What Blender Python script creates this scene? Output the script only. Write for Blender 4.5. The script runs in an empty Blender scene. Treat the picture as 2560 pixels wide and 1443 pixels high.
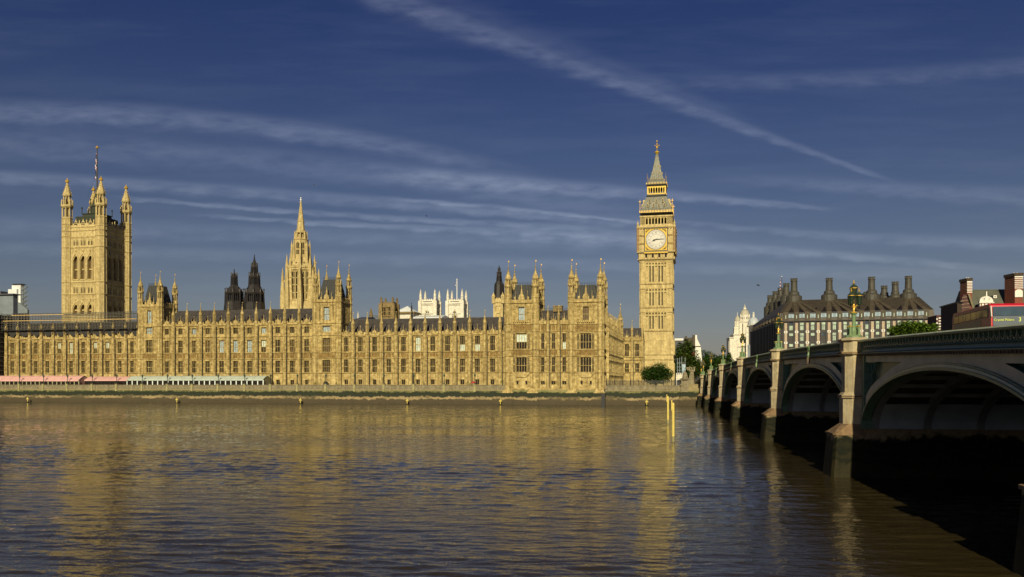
import bpy, math, random
from math import sin, cos, tan, pi, radians as R, sqrt, atan2
random.seed(7)
SC = bpy.context.scene
COL = SC.collection

# ---------------------------------------------------------------- camera, sky, sun, exposure
F, H, HZ = 2200.0, 6.75, 957.0          # focal length in photo pixels, eye height, horizon row
cam_d = bpy.data.cameras.new('camera')
cam = bpy.data.objects.new('camera', cam_d); COL.objects.link(cam); SC.camera = cam
cam.location = (0, 0, H); cam.rotation_euler = (R(90), 0, 0)
cam_d.sensor_width = 36; cam_d.lens = 36*F/2560
cam_d.shift_y = (HZ-721.5)/2560
cam_d.clip_start = .5; cam_d.clip_end = 30000

SUN_AZ, SUN_EL = 7.0, 27.0             # degrees left of straight behind the camera, height
sd = bpy.data.lights.new('sun', 'SUN'); so = bpy.data.objects.new('sun', sd); COL.objects.link(so)
sd.energy = 5.0; sd.angle = R(.5); sd.color = (1, .88, .60)
so.rotation_euler = (R(90-SUN_EL), 0, R(-SUN_AZ))
SC.view_settings.view_transform = 'Standard'; SC.view_settings.look = 'None'
SC.view_settings.exposure = 0; SC.view_settings.gamma = 1

def build_world():
    w = bpy.data.worlds.new('World'); SC.world = w; w.use_nodes = True
    nt = w.node_tree; N = nt.nodes; L = nt.links; N.clear()
    def n(t, **k):
        a = N.new(t)
        for q, v in k.items(): setattr(a, q, v)
        return a
    def M(op, a, b=None, c=None, clamp=False):
        m = n('ShaderNodeMath', operation=op, use_clamp=clamp)
        for i, v in enumerate((a, b, c)):
            if v is None: continue
            if isinstance(v, (int, float)): m.inputs[i].default_value = v
            else: L.new(v, m.inputs[i])
        return m.outputs[0]
    out = n('ShaderNodeOutputWorld'); bg = n('ShaderNodeBackground'); L.new(bg.outputs[0], out.inputs[0])
    bg.inputs[1].default_value = .05
    sky = n('ShaderNodeTexSky', sky_type='NISHITA', sun_disc=False)
    sky.sun_elevation = R(SUN_EL); sky.sun_rotation = R(180+SUN_AZ)
    sky.altitude = 0; sky.air_density = 1.0; sky.dust_density = .6; sky.ozone_density = 3
    tc = n('ShaderNodeTexCoord'); sp = n('ShaderNodeSeparateXYZ'); L.new(tc.outputs['Generated'], sp.inputs[0])
    x, y, z = sp.outputs
    yy = M('MAXIMUM', y, .02)
    U = M('MULTIPLY', M('DIVIDE', x, yy), 2.2); V = M('MULTIPLY', M('DIVIDE', z, yy), 2.2)
    # wobble + streaky breakup of the ice clouds
    cb = n('ShaderNodeCombineXYZ'); L.new(U, cb.inputs[0]); L.new(V, cb.inputs[1])
    mp = n('ShaderNodeMapping'); L.new(cb.outputs[0], mp.inputs[0]); mp.inputs['Rotation'].default_value = (0, 0, R(4)); mp.inputs['Scale'].default_value = (1.5, 12, 1)
    nz = n('ShaderNodeTexNoise'); L.new(mp.outputs[0], nz.inputs['Vector']); nz.inputs['Scale'].default_value = 1.3; nz.inputs['Detail'].default_value = 7; nz.inputs['Roughness'].default_value = .6
    mp2 = n('ShaderNodeMapping'); L.new(cb.outputs[0], mp2.inputs[0]); mp2.inputs['Scale'].default_value = (6, 20, 1)
    nz2 = n('ShaderNodeTexNoise'); L.new(mp2.outputs[0], nz2.inputs['Vector']); nz2.inputs['Scale'].default_value = 2.2; nz2.inputs['Detail'].default_value = 6
    wob = M('MULTIPLY', M('SUBTRACT', nz2.outputs[0], .5), .018)
    Vw = M('ADD', V, wob)
    brk = M('MAXIMUM', M('MULTIPLY_ADD', nz2.outputs[0], 2.6, -.3), .1)
    tot = None
    def streak(pts, w0, w1, u0, u1, amp, soft=.15):
        # pts: three pixels -> quadratic centre line
        P = [((p[0]-1280)/1000, (HZ-p[1])/1000) for p in pts]
        (a0, b0), (a1, b1), (a2, b2) = P
        c2 = ((b2-b0)/(a2-a0)-(b1-b0)/(a1-a0))/(a2-a1)
        c1 = (b1-b0)/(a1-a0)-c2*(a0+a1); c0 = b0-c1*a0-c2*a0*a0
        cen = M('MULTIPLY_ADD', M('MULTIPLY_ADD', U, c2, c1), U, c0)
        u0 = (u0-1280)/1000; u1 = (u1-1280)/1000; w0 /= 1000; w1 /= 1000
        k = (w1-w0)/(u1-u0)
        wd = M('MAXIMUM', M('MULTIPLY_ADD', U, k, w0-k*u0), .002)
        q = M('DIVIDE', M('SUBTRACT', Vw, cen), wd)
        aq = M('ABSOLUTE', q); g = M('EXPONENT', M('MULTIPLY', M('MULTIPLY', M('MULTIPLY', q, q), aq), -1))
        def ss(e0, e1):
            m = n('ShaderNodeMapRange', interpolation_type='SMOOTHSTEP'); L.new(U, m.inputs[0])
            m.inputs[1].default_value = e0; m.inputs[2].default_value = e1
            return m.outputs[0]
        g = M('MULTIPLY', g, M('MULTIPLY', ss(u0-soft, u0+soft), M('SUBTRACT', 1, ss(u1-soft, u1+soft))))
        return M('MULTIPLY', M('MULTIPLY', g, brk), amp*(1.25 if w0 > .0 and amp != .72 else 1))
    S = [([(1000, 12), (1560, 213), (2190, 438)], 36, 6, 900, 2200, .72, .08),
         ([(1000, -15), (1560, 190), (1900, 320)], 60, 20, 800, 1850, .28, .1),
         ([(0, 282), (640, 316), (1280, 428)], 34, 22, -400, 1180, .75, .3),
         ([(0, 360), (640, 400), (1280, 480)], 42, 30, -400, 1600, .45, .3),
         ([(0, 442), (640, 482), (1600, 562)], 18, 12, -400, 1600, .75, .3),
         ([(330, 497), (900, 541), (1500, 572)], 5, 8, 330, 1500, .9, .08),
         ([(510, 540), (1000, 568), (1700, 590)], 4, 14, 520, 1750, .9, .08),
         ([(0, 565), (900, 592), (1900, 625)], 24, 18, -400, 2000, .4, .3),
         ([(900, 430), (1680, 490), (2060, 521)], 24, 7, 1000, 2030, .95, .1),
         ([(1000, 498), (1300, 525), (1600, 556)], 5, 4, 1000, 1600, .8, .08),
         ([(1280, 590), (1700, 612), (2400, 664)], 14, 8, 1300, 2450, .7, .15),
         ([(1700, 556), (2100, 590), (2600, 610)], 5, 22, 1650, 2800, .5, .15),
         ([(1700, 205), (2200, 192), (2560, 165)], 20, 26, 1600, 2900, .38, .3),
         ([(1900, 450), (2300, 478), (2560, 492)], 14, 30, 1900, 3000, .5, .2),
         ([(0, 620), (1280, 658), (2560, 690)], 16, 16, -500, 3000, .35, .2)]
    for s in S:
        o = streak(*s); tot = o if tot is None else M('ADD', tot, o)
    haze = M('MULTIPLY', M('MAXIMUM', M('SUBTRACT', nz.outputs[0], .45), 0), 1.0)
    tot = M('ADD', tot, haze)
    tot = M('MULTIPLY', tot, M('GREATER_THAN', y, .02))
    # photo's blue: tint of the physical sky
    mix = n('ShaderNodeMix', data_type='RGBA', blend_type='MULTIPLY'); mix.inputs[0].default_value = 1
    L.new(sky.outputs[0], mix.inputs['A'])
    mr = n('ShaderNodeMapRange', interpolation_type='SMOOTHSTEP'); L.new(z, mr.inputs[0]); mr.inputs[1].default_value = 0; mr.inputs[2].default_value = .5
    tint = n('ShaderNodeMix', data_type='RGBA'); L.new(mr.outputs[0], tint.inputs[0])
    tint.inputs['A'].default_value = TINT_LOW; tint.inputs['B'].default_value = TINT_HIGH
    L.new(tint.outputs['Result'], mix.inputs['B'])
    add = n('ShaderNodeMix', data_type='RGBA', blend_type='ADD'); add.clamp_factor = False
    L.new(tot, add.inputs[0]); L.new(mix.outputs['Result'], add.inputs['A']); add.inputs['B'].default_value = CLOUD
    L.new(add.outputs['Result'], bg.inputs[0])
TINT_LOW = (.74, .63, .64, 1); TINT_HIGH = (.245, .315, .62, 1); CLOUD = (1.05, 1.10, 1.25, 1)
build_world()

# ---------------------------------------------------------------- materials
MATS = {}
def nodes_mat(name):
    m = bpy.data.materials.new(name); m.use_nodes = True
    nt = m.node_tree; b = nt.nodes['Principled BSDF']
    MATS[name] = m
    return m, nt, b
def ramp(nt, fac, stops):
    r = nt.nodes.new('ShaderNodeValToRGB'); nt.links.new(fac, r.inputs[0])
    e = r.color_ramp.elements
    while len(e) < len(stops): e.new(.5)
    for i, (p, c) in enumerate(stops):
        e[i].position = p; e[i].color = (*c, 1)
    return r.outputs[0]
def noise(nt, scale, vec=None, detail=4, rough=.55, sc=None):
    n = nt.nodes.new('ShaderNodeTexNoise'); n.inputs['Scale'].default_value = scale
    n.inputs['Detail'].default_value = detail; n.inputs['Roughness'].default_value = rough
    if vec is None:
        g = nt.nodes.new('ShaderNodeNewGeometry'); vec = g.outputs['Position']
    if sc:
        mp = nt.nodes.new('ShaderNodeMapping'); mp.inputs['Scale'].default_value = sc
        nt.links.new(vec, mp.inputs[0]); vec = mp.outputs[0]
    nt.links.new(vec, n.inputs['Vector'])
    return n.outputs[0]
def mixc(nt, fac, a, b, mode='MIX'):
    m = nt.nodes.new('ShaderNodeMix'); m.data_type = 'RGBA'; m.blend_type = mode
    for k, v in ((0, fac), ('A', a), ('B', b)):
        if isinstance(v, (int, float)): m.inputs[k].default_value = v
        elif isinstance(v, tuple): m.inputs[k].default_value = (*v, 1)
        else: nt.links.new(v, m.inputs[k])
    return m.outputs['Result']
def bump(nt, b, h, strength=.4, dist=.05):
    n = nt.nodes.new('ShaderNodeBump'); n.inputs['Strength'].default_value = strength; n.inputs['Distance'].default_value = dist
    nt.links.new(h, n.inputs['Height']); nt.links.new(n.outputs[0], b.inputs['Normal'])
def plain(name, c, rough=.6, metal=0, var=.25, scale=1.5, emit=None):
    m, nt, b = nodes_mat(name)
    d = tuple(v*(1-var) for v in c); l = tuple(min(1, v*(1+var)) for v in c)
    nt.links.new(ramp(nt, noise(nt, scale), [(.3, d), (.7, l)]), b.inputs['Base Color'])
    b.inputs['Roughness'].default_value = rough; b.inputs['Metallic'].default_value = metal
    return m
def stone(name, light, dark, dirt=.5, scale=1.0, blk=1.0):
    m, nt, b = nodes_mat(name)
    big = noise(nt, .09*scale, detail=3)
    c1 = ramp(nt, big, [(.35, tuple(.86*v for v in light)), (.65, light)])
    patch = noise(nt, 1.1*scale, detail=5, rough=.65)
    f = ramp(nt, patch, [(.40, (0, 0, 0)), (.70, (1, 1, 1))])
    c2 = mixc(nt, f, dark, c1)
    # single renewed, paler blocks
    vo = nt.nodes.new('ShaderNodeTexVoronoi'); vo.inputs['Scale'].default_value = 1.0
    g = nt.nodes.new('ShaderNodeNewGeometry'); mp = nt.nodes.new('ShaderNodeMapping'); mp.inputs['Scale'].default_value = (1.2, 1.2, 2.2)
    nt.links.new(g.outputs['Position'], mp.inputs[0]); nt.links.new(mp.outputs[0], vo.inputs['Vector'])
    bl = ramp(nt, vo.outputs['Color'], [(.0, (1-.16*blk,)*3), (.5, (1, 1, 1)), (1, (1+.22*blk, 1+.20*blk, 1+.15*blk))])
    c3 = mixc(nt, 1.0, c2, bl, 'MULTIPLY')
    st = noise(nt, 1.0, sc=(1.6*scale, 1.6*scale, .10*scale), detail=4)
    c4 = mixc(nt, ramp(nt, st, [(.48, (0, 0, 0)), (.72, (dirt, dirt, dirt))]), c3, tuple(.45*v for v in dark))
    nt.links.new(c4, b.inputs['Base Color']); b.inputs['Roughness'].default_value = .9
    b.inputs['Specular IOR Level'].default_value = .2
    bump(nt, b, noise(nt, 3.0, detail=6, rough=.7), .5, .12)
    return m
stone('honey_stone', (.66, .535, .24), (.31, .225, .085), .75)
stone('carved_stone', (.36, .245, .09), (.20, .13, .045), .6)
stone('tower_stone', (.67, .555, .27), (.44, .34, .15), .6, .8, .45)
stone('white_stone', (.78, .76, .66), (.62, .58, .47), .25)
stone('grey_stone', (.30, .26, .17), (.20, .17, .10), .5)
stone('sooty_stone', (.36, .27, .12), (.18, .13, .06), .6)
stone('pier_stone', (.52, .455, .30), (.42, .34, .20), .35, 2)
stone('cap_stone', (.30, .20, .11), (.20, .13, .07), .5, 2)
plain('lead_roof', (.035, .036, .032), .75, 0)
plain('spire_lead', (.15, .15, .115), .5, .2)
plain('slate', (.055, .048, .042), .7, 0, .3, .8)
plain('slate_blue', (.075, .08, .095), .6, 0, .25, .8)
plain('dark_iron', (.022, .024, .022), .5)
plain('iron_roof', (.028, .036, .02), .6, .1, .3, 1)
plain('gold', (.70, .44, .07), .4, .5, .2)
plain('gold_paint', (.52, .34, .02), .4, .15, .2, 3)
plain('opal_glass', (.56, .54, .47), .4, 0, .05, 2)
plain('black', (.01, .01, .012), .5)
plain('white_paint', (.72, .73, .70), .5, 0, .1)
plain('green_paint', (.10, .23, .11), .45, 0, .25, 4)
plain('green_dark', (.075, .14, .095), .45, 0, .3, 3)
plain('green_pale', (.46, .50, .33), .45, 0, .15, 1)
plain('bridge_buff', (.62, .54, .34), .6, 0, .18, .7)
plain('bridge_blue', (.26, .31, .34), .6, 0, .2, .5)
plain('asphalt', (.05, .05, .05), .9)
plain('pavement', (.22, .21, .19), .9)
plain('pink_canvas', (.66, .38, .34), .7, 0, .08, .5)
plain('green_canvas', (.46, .52, .44), .6, 0, .12, .5)
plain('tent_white', (.70, .78, .72), .5, 0, .08)
plain('tent_end', (.30, .29, .17), .7)
plain('plank', (.55, .38, .15), .7, 0, .3, 3)
plain('tube_steel', (.16, .15, .12), .5, .4)
plain('net', (.028, .027, .024), .8)
plain('yellow_paint', (.66, .52, .12), .5, 0, .12, 3)
plain('brick_red', (.20, .055, .03), .85, 0, .3, 3)
plain('brick_brown', (.055, .038, .024), .9, 0, .3, 3)
plain('render_white', (.72, .70, .62), .8, 0, .08)
plain('bus_red', (.50, .012, .03), .3, 0, .1)
plain('bus_side_red', (.42, .05, .035), .4, 0, .15)  # second red for the sides, their weak grazing light worked into the colour
plain('advert_brown', (.075, .045, .03), .4, 0, .3)
plain('rubber', (.02, .02, .02), .9)
plain('concrete_pink', (.42, .33, .23), .8, 0, .15, 1)
plain('bronze_dark', (.032, .028, .026), .5, .3, .25, 1)
plain('bronze_roof', (.066, .052, .032), .7, .1, .25, .6)
plain('louvre_brown', (.13, .08, .03), .6)
plain('bark', (.06, .045, .03), .9)
plain('sheet_white', (.66, .68, .66), .6, 0, .1, .4)
plain('sheet_grey', (.17, .20, .22), .6, 0, .15, .4)
plain('blind', (.50, .58, .50), .5, 0, .25, 1.5)
plain('sky_pale', (.30, .40, .46), .3, 0, .4, 2)  # sky reflection put into the pane colour; also the sign panel's own blue
plain('flag_blue', (.012, .018, .10), .7, 0, .1); plain('flag_red', (.50, .01, .02), .7, 0, .1); plain('flag_white', (.75, .75, .75), .7, 0, .05)
plain('sign_yellow', (.75, .85, .12), .5, 0, .02)
plain('lamp_glass', (.06, .09, .07), .15, 0, .2)
plain('flower_red', (.45, .03, .05), .8)
def leaf(name, c):
    m, nt, b = nodes_mat(name)
    g = nt.nodes.new('ShaderNodeNewGeometry')
    d = tuple(v*.55 for v in c); l = tuple(v*1.5 for v in c)
    n1 = noise(nt, .7, detail=3)
    c1 = ramp(nt, n1, [(.35, d), (.65, l)])
    c2 = mixc(nt, .35, c1, ramp(nt, g.outputs['Random Per Island'], [(0, d), (1, l)]))
    nt.links.new(c2, b.inputs['Base Color']); b.inputs['Roughness'].default_value = .6
    b.inputs['Specular IOR Level'].default_value = .2
leaf('leaf_dark', (.045, .095, .016)); leaf('leaf_mid', (.065, .105, .016)); leaf('leaf_bright', (.10, .17, .018))
def glass(name, c, rough=.12):
    m, nt, b = nodes_mat(name)
    nt.links.new(ramp(nt, noise(nt, .6, detail=2), [(.35, tuple(.5*v for v in c)), (.65, c)]), b.inputs['Base Color'])
    b.inputs['Roughness'].default_value = rough; b.inputs['Specular IOR Level'].default_value = .5
glass('pane_dark', (.022, .017, .012)); glass('pane_brown', (.09, .058, .025), .3); glass('bus_glass', (.06, .09, .12), .06); glass('office_glass', (.06, .09, .12), .1)
def algae_wall():
    m, nt, b = nodes_mat('river_wall_stone')
    g = nt.nodes.new('ShaderNodeNewGeometry'); s = nt.nodes.new('ShaderNodeSeparateXYZ'); nt.links.new(g.outputs['Position'], s.inputs[0])
    wob = noise(nt, .22, detail=9, rough=.7)
    wob2 = noise(nt, .9, detail=6, rough=.7)
    def M(op, a, b_, c=None):
        k = nt.nodes.new('ShaderNodeMath'); k.operation = op
        for i, v in enumerate((a, b_, c)):
            if v is None: continue
            if isinstance(v, (int, float)): k.inputs[i].default_value = v
            else: nt.links.new(v, k.inputs[i])
        return k.outputs[0]
    z = s.outputs[2]
    zz = M('ADD', z, M('MULTIPLY', M('SUBTRACT', wob, .5), 2.2))
    zz = M('ADD', zz, M('MULTIPLY', M('SUBTRACT', wob2, .5), 1.8))
    fac = M('DIVIDE', M('ADD', zz, .5), 7.0)
    up = (.32, .26, .12)
    c = ramp(nt, fac, [(0, (.05, .038, .016)), (.29, (.07, .052, .022)), (.32, (.36, .27, .13)), (.405, (.34, .25, .12)), (.42, (.010, .016, .003)), (.60, (.012, .02, .004)), (.65, (.18, .18, .055)), (.72, up), (1, (.34, .27, .13))])
    c = mixc(nt, ramp(nt, noise(nt, 1.3, detail=6), [(.35, (.7, .7, .7)), (.7, (0, 0, 0))]), c, mixc(nt, 1.0, c, (.55, .55, .5), 'MULTIPLY'))
    # the sandy tide line is broken: long stretches of it are plain wet stone
    dk = ramp(nt, fac, [(0, (.05, .038, .016)), (.38, (.065, .05, .02)), (.44, (.010, .016, .003)), (.60, (.012, .02, .004)), (.65, (.18, .18, .055)), (.72, up), (1, up)])
    c = mixc(nt, ramp(nt, noise(nt, .11, detail=6, rough=.7), [(.40, (.9, .9, .9)), (.52, (.12, .12, .12))]), c, dk)
    nt.links.new(c, b.inputs['Base Color']); b.inputs['Roughness'].default_value = .8
    bump(nt, b, wob2, .5, .15)
algae_wall()
def pier_wet():
    m, nt, b = nodes_mat('pier_base_stone')
    g = nt.nodes.new('ShaderNodeNewGeometry'); s = nt.nodes.new('ShaderNodeSeparateXYZ'); nt.links.new(g.outputs['Position'], s.inputs[0])
    wob = noise(nt, .8, detail=7, rough=.6)
    k = nt.nodes.new('ShaderNodeMath'); k.operation = 'MULTIPLY_ADD'; nt.links.new(wob, k.inputs[0]); k.inputs[1].default_value = 2.2; nt.links.new(s.outputs[2], k.inputs[2])
    k2 = nt.nodes.new('ShaderNodeMath'); k2.operation = 'DIVIDE'; nt.links.new(k.outputs[0], k2.inputs[0]); k2.inputs[1].default_value = 5.5
    c = ramp(nt, k2.outputs[0], [(0, (.034, .029, .011)), (.34, (.024, .020, .007)), (.38, (.006, .008, .002)), (.45, (.020, .018, .006)), (.50, (.004, .006, .0015)), (.60, (.016, .015, .005)), (.66, (.004, .006, .0015)), (.70, (.010, .013, .004)), (.745, (.24, .18, .10)), (1, (.30, .22, .13))])
    c = mixc(nt, ramp(nt, noise(nt, 3, detail=6), [(.35, (.6, .6, .6)), (.65, (0, 0, 0))]), c, mixc(nt, 1.0, c, (.5, .5, .45), 'MULTIPLY'))
    nt.links.new(c, b.inputs['Base Color']); b.inputs['Roughness'].default_value = .7; b.inputs['Specular IOR Level'].default_value = .15
    bump(nt, b, wob, .5, .1)
pier_wet()
def water_mat():
    m, nt, b = nodes_mat('river_water')
    b.inputs['IOR'].default_value = 1.33
    b.inputs['Roughness'].default_value = .02
    g = nt.nodes.new('ShaderNodeNewGeometry')
    nt.links.new(ramp(nt, noise(nt, .02, detail=3), [(.3, (.027, .020, .008)), (.7, (.040, .030, .012))]), b.inputs['Base Color'])
    hs = []
    for sc, det, amp, sxyz in WAVES:
        h = noise(nt, sc, detail=det, rough=.6, sc=sxyz)
        k = nt.nodes.new('ShaderNodeMath'); k.operation = 'MULTIPLY'; nt.links.new(h, k.inputs[0]); k.inputs[1].default_value = amp
        hs.append(k.outputs[0])
    patch = ramp(nt, noise(nt, .035, detail=3, sc=(.4, 1, 1)), [(.35, (.35, .35, .35)), (.65, (1.5, 1.5, 1.5))])
    t = hs[0]
    for h in hs[1:]:
        k = nt.nodes.new('ShaderNodeMath'); k.operation = 'ADD'; nt.links.new(t, k.inputs[0]); nt.links.new(h, k.inputs[1]); t = k.outputs[0]
    k = nt.nodes.new('ShaderNodeMath'); k.operation = 'MULTIPLY'; nt.links.new(t, k.inputs[0]); nt.links.new(patch, k.inputs[1])
    bp = nt.nodes.new('ShaderNodeBump'); bp.inputs['Strength'].default_value = 1; bp.inputs['Distance'].default_value = 1
    nt.links.new(k.outputs[0], bp.inputs['Height']); nt.links.new(bp.outputs[0], b.inputs['Normal'])
WAVES = [(1.1, 5, .07, (.4, 1, 1)), (.22, 3, .08, (.4, 1, 1)), (3.6, 3, .024, (.5, 1, 1))]
water_mat()

# ---------------------------------------------------------------- frames: a turned ground grid with pixel lookups
class Frame:
    def __init__(s, ox, oy, deg):
        s.ox, s.oy, s.a = ox, oy, R(deg)
        s.ex = (cos(s.a), -sin(s.a)); s.ey = (sin(s.a), cos(s.a))
    def w(s, x, y): return (s.ox+x*s.ex[0]+y*s.ey[0], s.oy+x*s.ex[1]+y*s.ey[1])
    def x(s, px, y):
        k = (px-1280)/F
        return (k*(s.oy+y*s.ey[1])-s.ox-y*s.ey[0])/(s.ex[0]-k*s.ex[1])
    def z(s, py, x, y): return H+(HZ-py)*s.w(x, y)[1]/F
PAL = Frame(0, 280, 12.5)
BRI = Frame(15.3, 0, math.degrees(math.atan(348/2200)))
WLD = Frame(0, 0, 0)

class Thing:
    """A top-level object: an Empty at the thing's base; geometry is given in its frame's own coordinates."""
    def __init__(s, name, label, cat, fr, x, y, z=0, group=None, rz=0):
        s.o = bpy.data.objects.new(name, None); COL.objects.link(s.o)
        s.fr, s.b = fr, (x, y, z)
        wx, wy = fr.w(x, y); s.o.location = (wx, wy, z); s.o.rotation_euler = (0, 0, -fr.a+rz)
        s.o.empty_display_size = .5
        s.o['label'] = label; s.o['category'] = cat
        if group: s.o['group'] = group

class MB:
    def __init__(s): s.v = []; s.f = []; s.m = []
    def face(s, pts, m=0):
        i = len(s.v); s.v += [tuple(p) for p in pts]; s.f.append(tuple(range(i, i+len(pts)))); s.m.append(m); return s
    def box(s, x0, x1, y0, y1, z0, z1, m=0):
        if x0 > x1: x0, x1 = x1, x0
        if y0 > y1: y0, y1 = y1, y0
        i = len(s.v)
        s.v += [(x0, y0, z0), (x1, y0, z0), (x1, y1, z0), (x0, y1, z0), (x0, y0, z1), (x1, y0, z1), (x1, y1, z1), (x0, y1, z1)]
        for q in ((0, 3, 2, 1), (4, 5, 6, 7), (0, 1, 5, 4), (1, 2, 6, 5), (2, 3, 7, 6), (3, 0, 4, 7)):
            s.f.append(tuple(i+k for k in q)); s.m.append(m)
        return s
    def lathe(s, cx, cy, prof, n=8, rot=None, m=0, sx=1, sy=1):
        rot = pi/n if rot is None else rot
        rows = []
        for r, z in prof:
            i = len(s.v)
            if r <= 1e-6: s.v.append((cx, cy, z)); rows.append([i]*n)
            else:
                for k in range(n):
                    a = rot+2*pi*k/n; s.v.append((cx+r*cos(a)*sx, cy+r*sin(a)*sy, z))
                rows.append(list(range(i, i+n)))
        for a, b in zip(rows, rows[1:]):
            for k in range(n):
                q = [a[k], a[(k+1) % n], b[(k+1) % n], b[k]]
                q2 = []
                for t in q:
                    if t not in q2: q2.append(t)
                if len(q2) > 2: s.f.append(tuple(q2)); s.m.append(m)
        for row, fl in ((rows[0], 1), (rows[-1], 0)):
            if row[0] != row[1]: s.f.append(tuple(reversed(row)) if fl else tuple(row)); s.m.append(m)
        return s
    def sq(s, cx, cy, prof, m=0):          # square tower profile, half-width given
        return s.lathe(cx, cy, [(r*sqrt(2), z) for r, z in prof], 4, pi/4, m)
    def ext(s, poly, y0, y1, m=0):         # poly in (x,z), extruded along y
        n = len(poly); i = len(s.v)
        s.v += [(x, y0, z) for x, z in poly]+[(x, y1, z) for x, z in poly]
        s.f.append(tuple(range(i, i+n))); s.m.append(m)
        s.f.append(tuple(reversed(range(i+n, i+2*n)))); s.m.append(m)
        for k in range(n):
            j = (k+1) % n
            s.f.append((i+k, i+n+k, i+n+j, i+j)); s.m.append(m)
        return s
    def extx(s, poly, x0, x1, m=0):        # poly in (y,z), extruded along x
        n = len(poly); i = len(s.v)
        s.v += [(x0, y, z) for y, z in poly]+[(x1, y, z) for y, z in poly]
        s.f.append(tuple(range(i, i+n))); s.m.append(m)
        s.f.append(tuple(reversed(range(i+n, i+2*n)))); s.m.append(m)
        for k in range(n):
            j = (k+1) % n
            s.f.append((i+k, i+n+k, i+n+j, i+j)); s.m.append(m)
        return s
    def extz(s, poly, z0, z1, m=0, top=None):  # poly in (x,y); top polygon optional
        n = len(poly); i = len(s.v); top = top or poly
        s.v += [(x, y, z0) for x, y in poly]+[(x, y, z1) for x, y in top]
        s.f.append(tuple(reversed(range(i, i+n)))); s.m.append(m)
        s.f.append(tuple(range(i+n, i+2*n))); s.m.append(m)
        for k in range(n):
            j = (k+1) % n
            s.f.append((i+k, i+j, i+n+j, i+n+k)); s.m.append(m)
        return s
    def bar(s, a, b, r=.05, n=5, m=0, r2=None):
        ax = [b[i]-a[i] for i in range(3)]; l = sqrt(sum(c*c for c in ax)) or 1; ax = [c/l for c in ax]
        t = (0, 0, 1) if abs(ax[2]) < .9 else (1, 0, 0)
        u = [ax[1]*t[2]-ax[2]*t[1], ax[2]*t[0]-ax[0]*t[2], ax[0]*t[1]-ax[1]*t[0]]
        q = sqrt(sum(c*c for c in u)); u = [c/q for c in u]
        w = [ax[1]*u[2]-ax[2]*u[1], ax[2]*u[0]-ax[0]*u[2], ax[0]*u[1]-ax[1]*u[0]]
        i = len(s.v)
        for p, rr in ((a, r), (b, r if r2 is None else r2)):
            for k in range(n):
                c, d = cos(2*pi*k/n)*rr, sin(2*pi*k/n)*rr
                s.v.append(tuple(p[j]+c*u[j]+d*w[j] for j in range(3)))
        for k in range(n):
            j = (k+1) % n; s.f.append((i+k, i+j, i+n+j, i+n+k)); s.m.append(m)
        s.f.append(tuple(reversed(range(i, i+n)))); s.m.append(m); s.f.append(tuple(range(i+n, i+2*n))); s.m.append(m)
        return s
    def ball(s, c, r, m=0, n=6, k=4):
        return s.lathe(c[0], c[1], [(0 if i in (0, k) else r*sin(pi*i/k), c[2]-r*cos(pi*i/k)) for i in range(k+1)], n, 0, m)
    def add(s, o, dx=0, dy=0, dz=0, rz=0):
        i = len(s.v); c, q = cos(rz), sin(rz)
        s.v += [(x*c-y*q+dx, x*q+y*c+dy, z+dz) for x, y, z in o.v]
        s.f += [tuple(i+k for k in f) for f in o.f]; s.m += o.m
        return s
    def wall(s, x0, x1, y, z0, z1, ops, rev=.45, m=0):   # front skin facing -y with real openings
        xs = sorted({x0, x1, *[o[0] for o in ops], *[o[1] for o in ops]}); zs = sorted({z0, z1, *[o[2] for o in ops], *[o[3] for o in ops]})
        for a, b in zip(xs, xs[1:]):
            for c, d in zip(zs, zs[1:]):
                mx, mz = (a+b)/2, (c+d)/2
                if any(o[0] < mx < o[1] and o[2] < mz < o[3] for o in ops): continue
                s.face([(a, y, c), (b, y, c), (b, y, d), (a, y, d)], m)
        for a, b, c, d in ops:
            s.face([(a, y, c), (a, y+rev, c), (b, y+rev, c), (b, y, c)], m); s.face([(a, y, d), (b, y, d), (b, y+rev, d), (a, y+rev, d)], m)
            s.face([(a, y, c), (a, y, d), (a, y+rev, d), (a, y+rev, c)], m); s.face([(b, y, c), (b, y+rev, c), (b, y+rev, d), (b, y, d)], m)
        return s
    def mesh(s, name, mats, off=(0, 0, 0)):
        me = bpy.data.meshes.new(name)
        ox, oy, oz = off
        me.from_pydata([(x-ox, y-oy, z-oz) for x, y, z in s.v], [], s.f)
        for t in (mats if isinstance(mats, (list, tuple)) else [mats]): me.materials.append(MATS[t])
        if any(s.m): me.polygons.foreach_set('material_index', s.m)
        me.update()
        return me
    def part(s, name, mats, T, parent=None, label=None):
        o = bpy.data.objects.new(name, s.mesh(name, mats, T.b)); COL.objects.link(o)
        o.parent = parent or T.o
        if label: o['label'] = label
        return o
def inst(name, me, T, x, y, z, parent=None, rz=0, label=None):
    o = bpy.data.objects.new(name, me); COL.objects.link(o); o.parent = parent or T.o
    o.location = (x-T.b[0], y-T.b[1], z-T.b[2]) if parent is None else (x, y, z)
    o.rotation_euler = (0, 0, rz)
    if label: o['label'] = label
    return o
def single(name, label, cat, mb, mats, fr, x, y, z=0, group=None, kind=None):
    """A thing that is one mesh."""
    o = bpy.data.objects.new(name, mb.mesh(name, mats, (x, y, z))); COL.objects.link(o)
    wx, wy = fr.w(x, y); o.location = (wx, wy, z); o.rotation_euler = (0, 0, -fr.a)
    if kind: o['kind'] = kind
    if label: o['label'] = label
    if cat: o['category'] = cat
    if group: o['group'] = group
    return o
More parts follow.
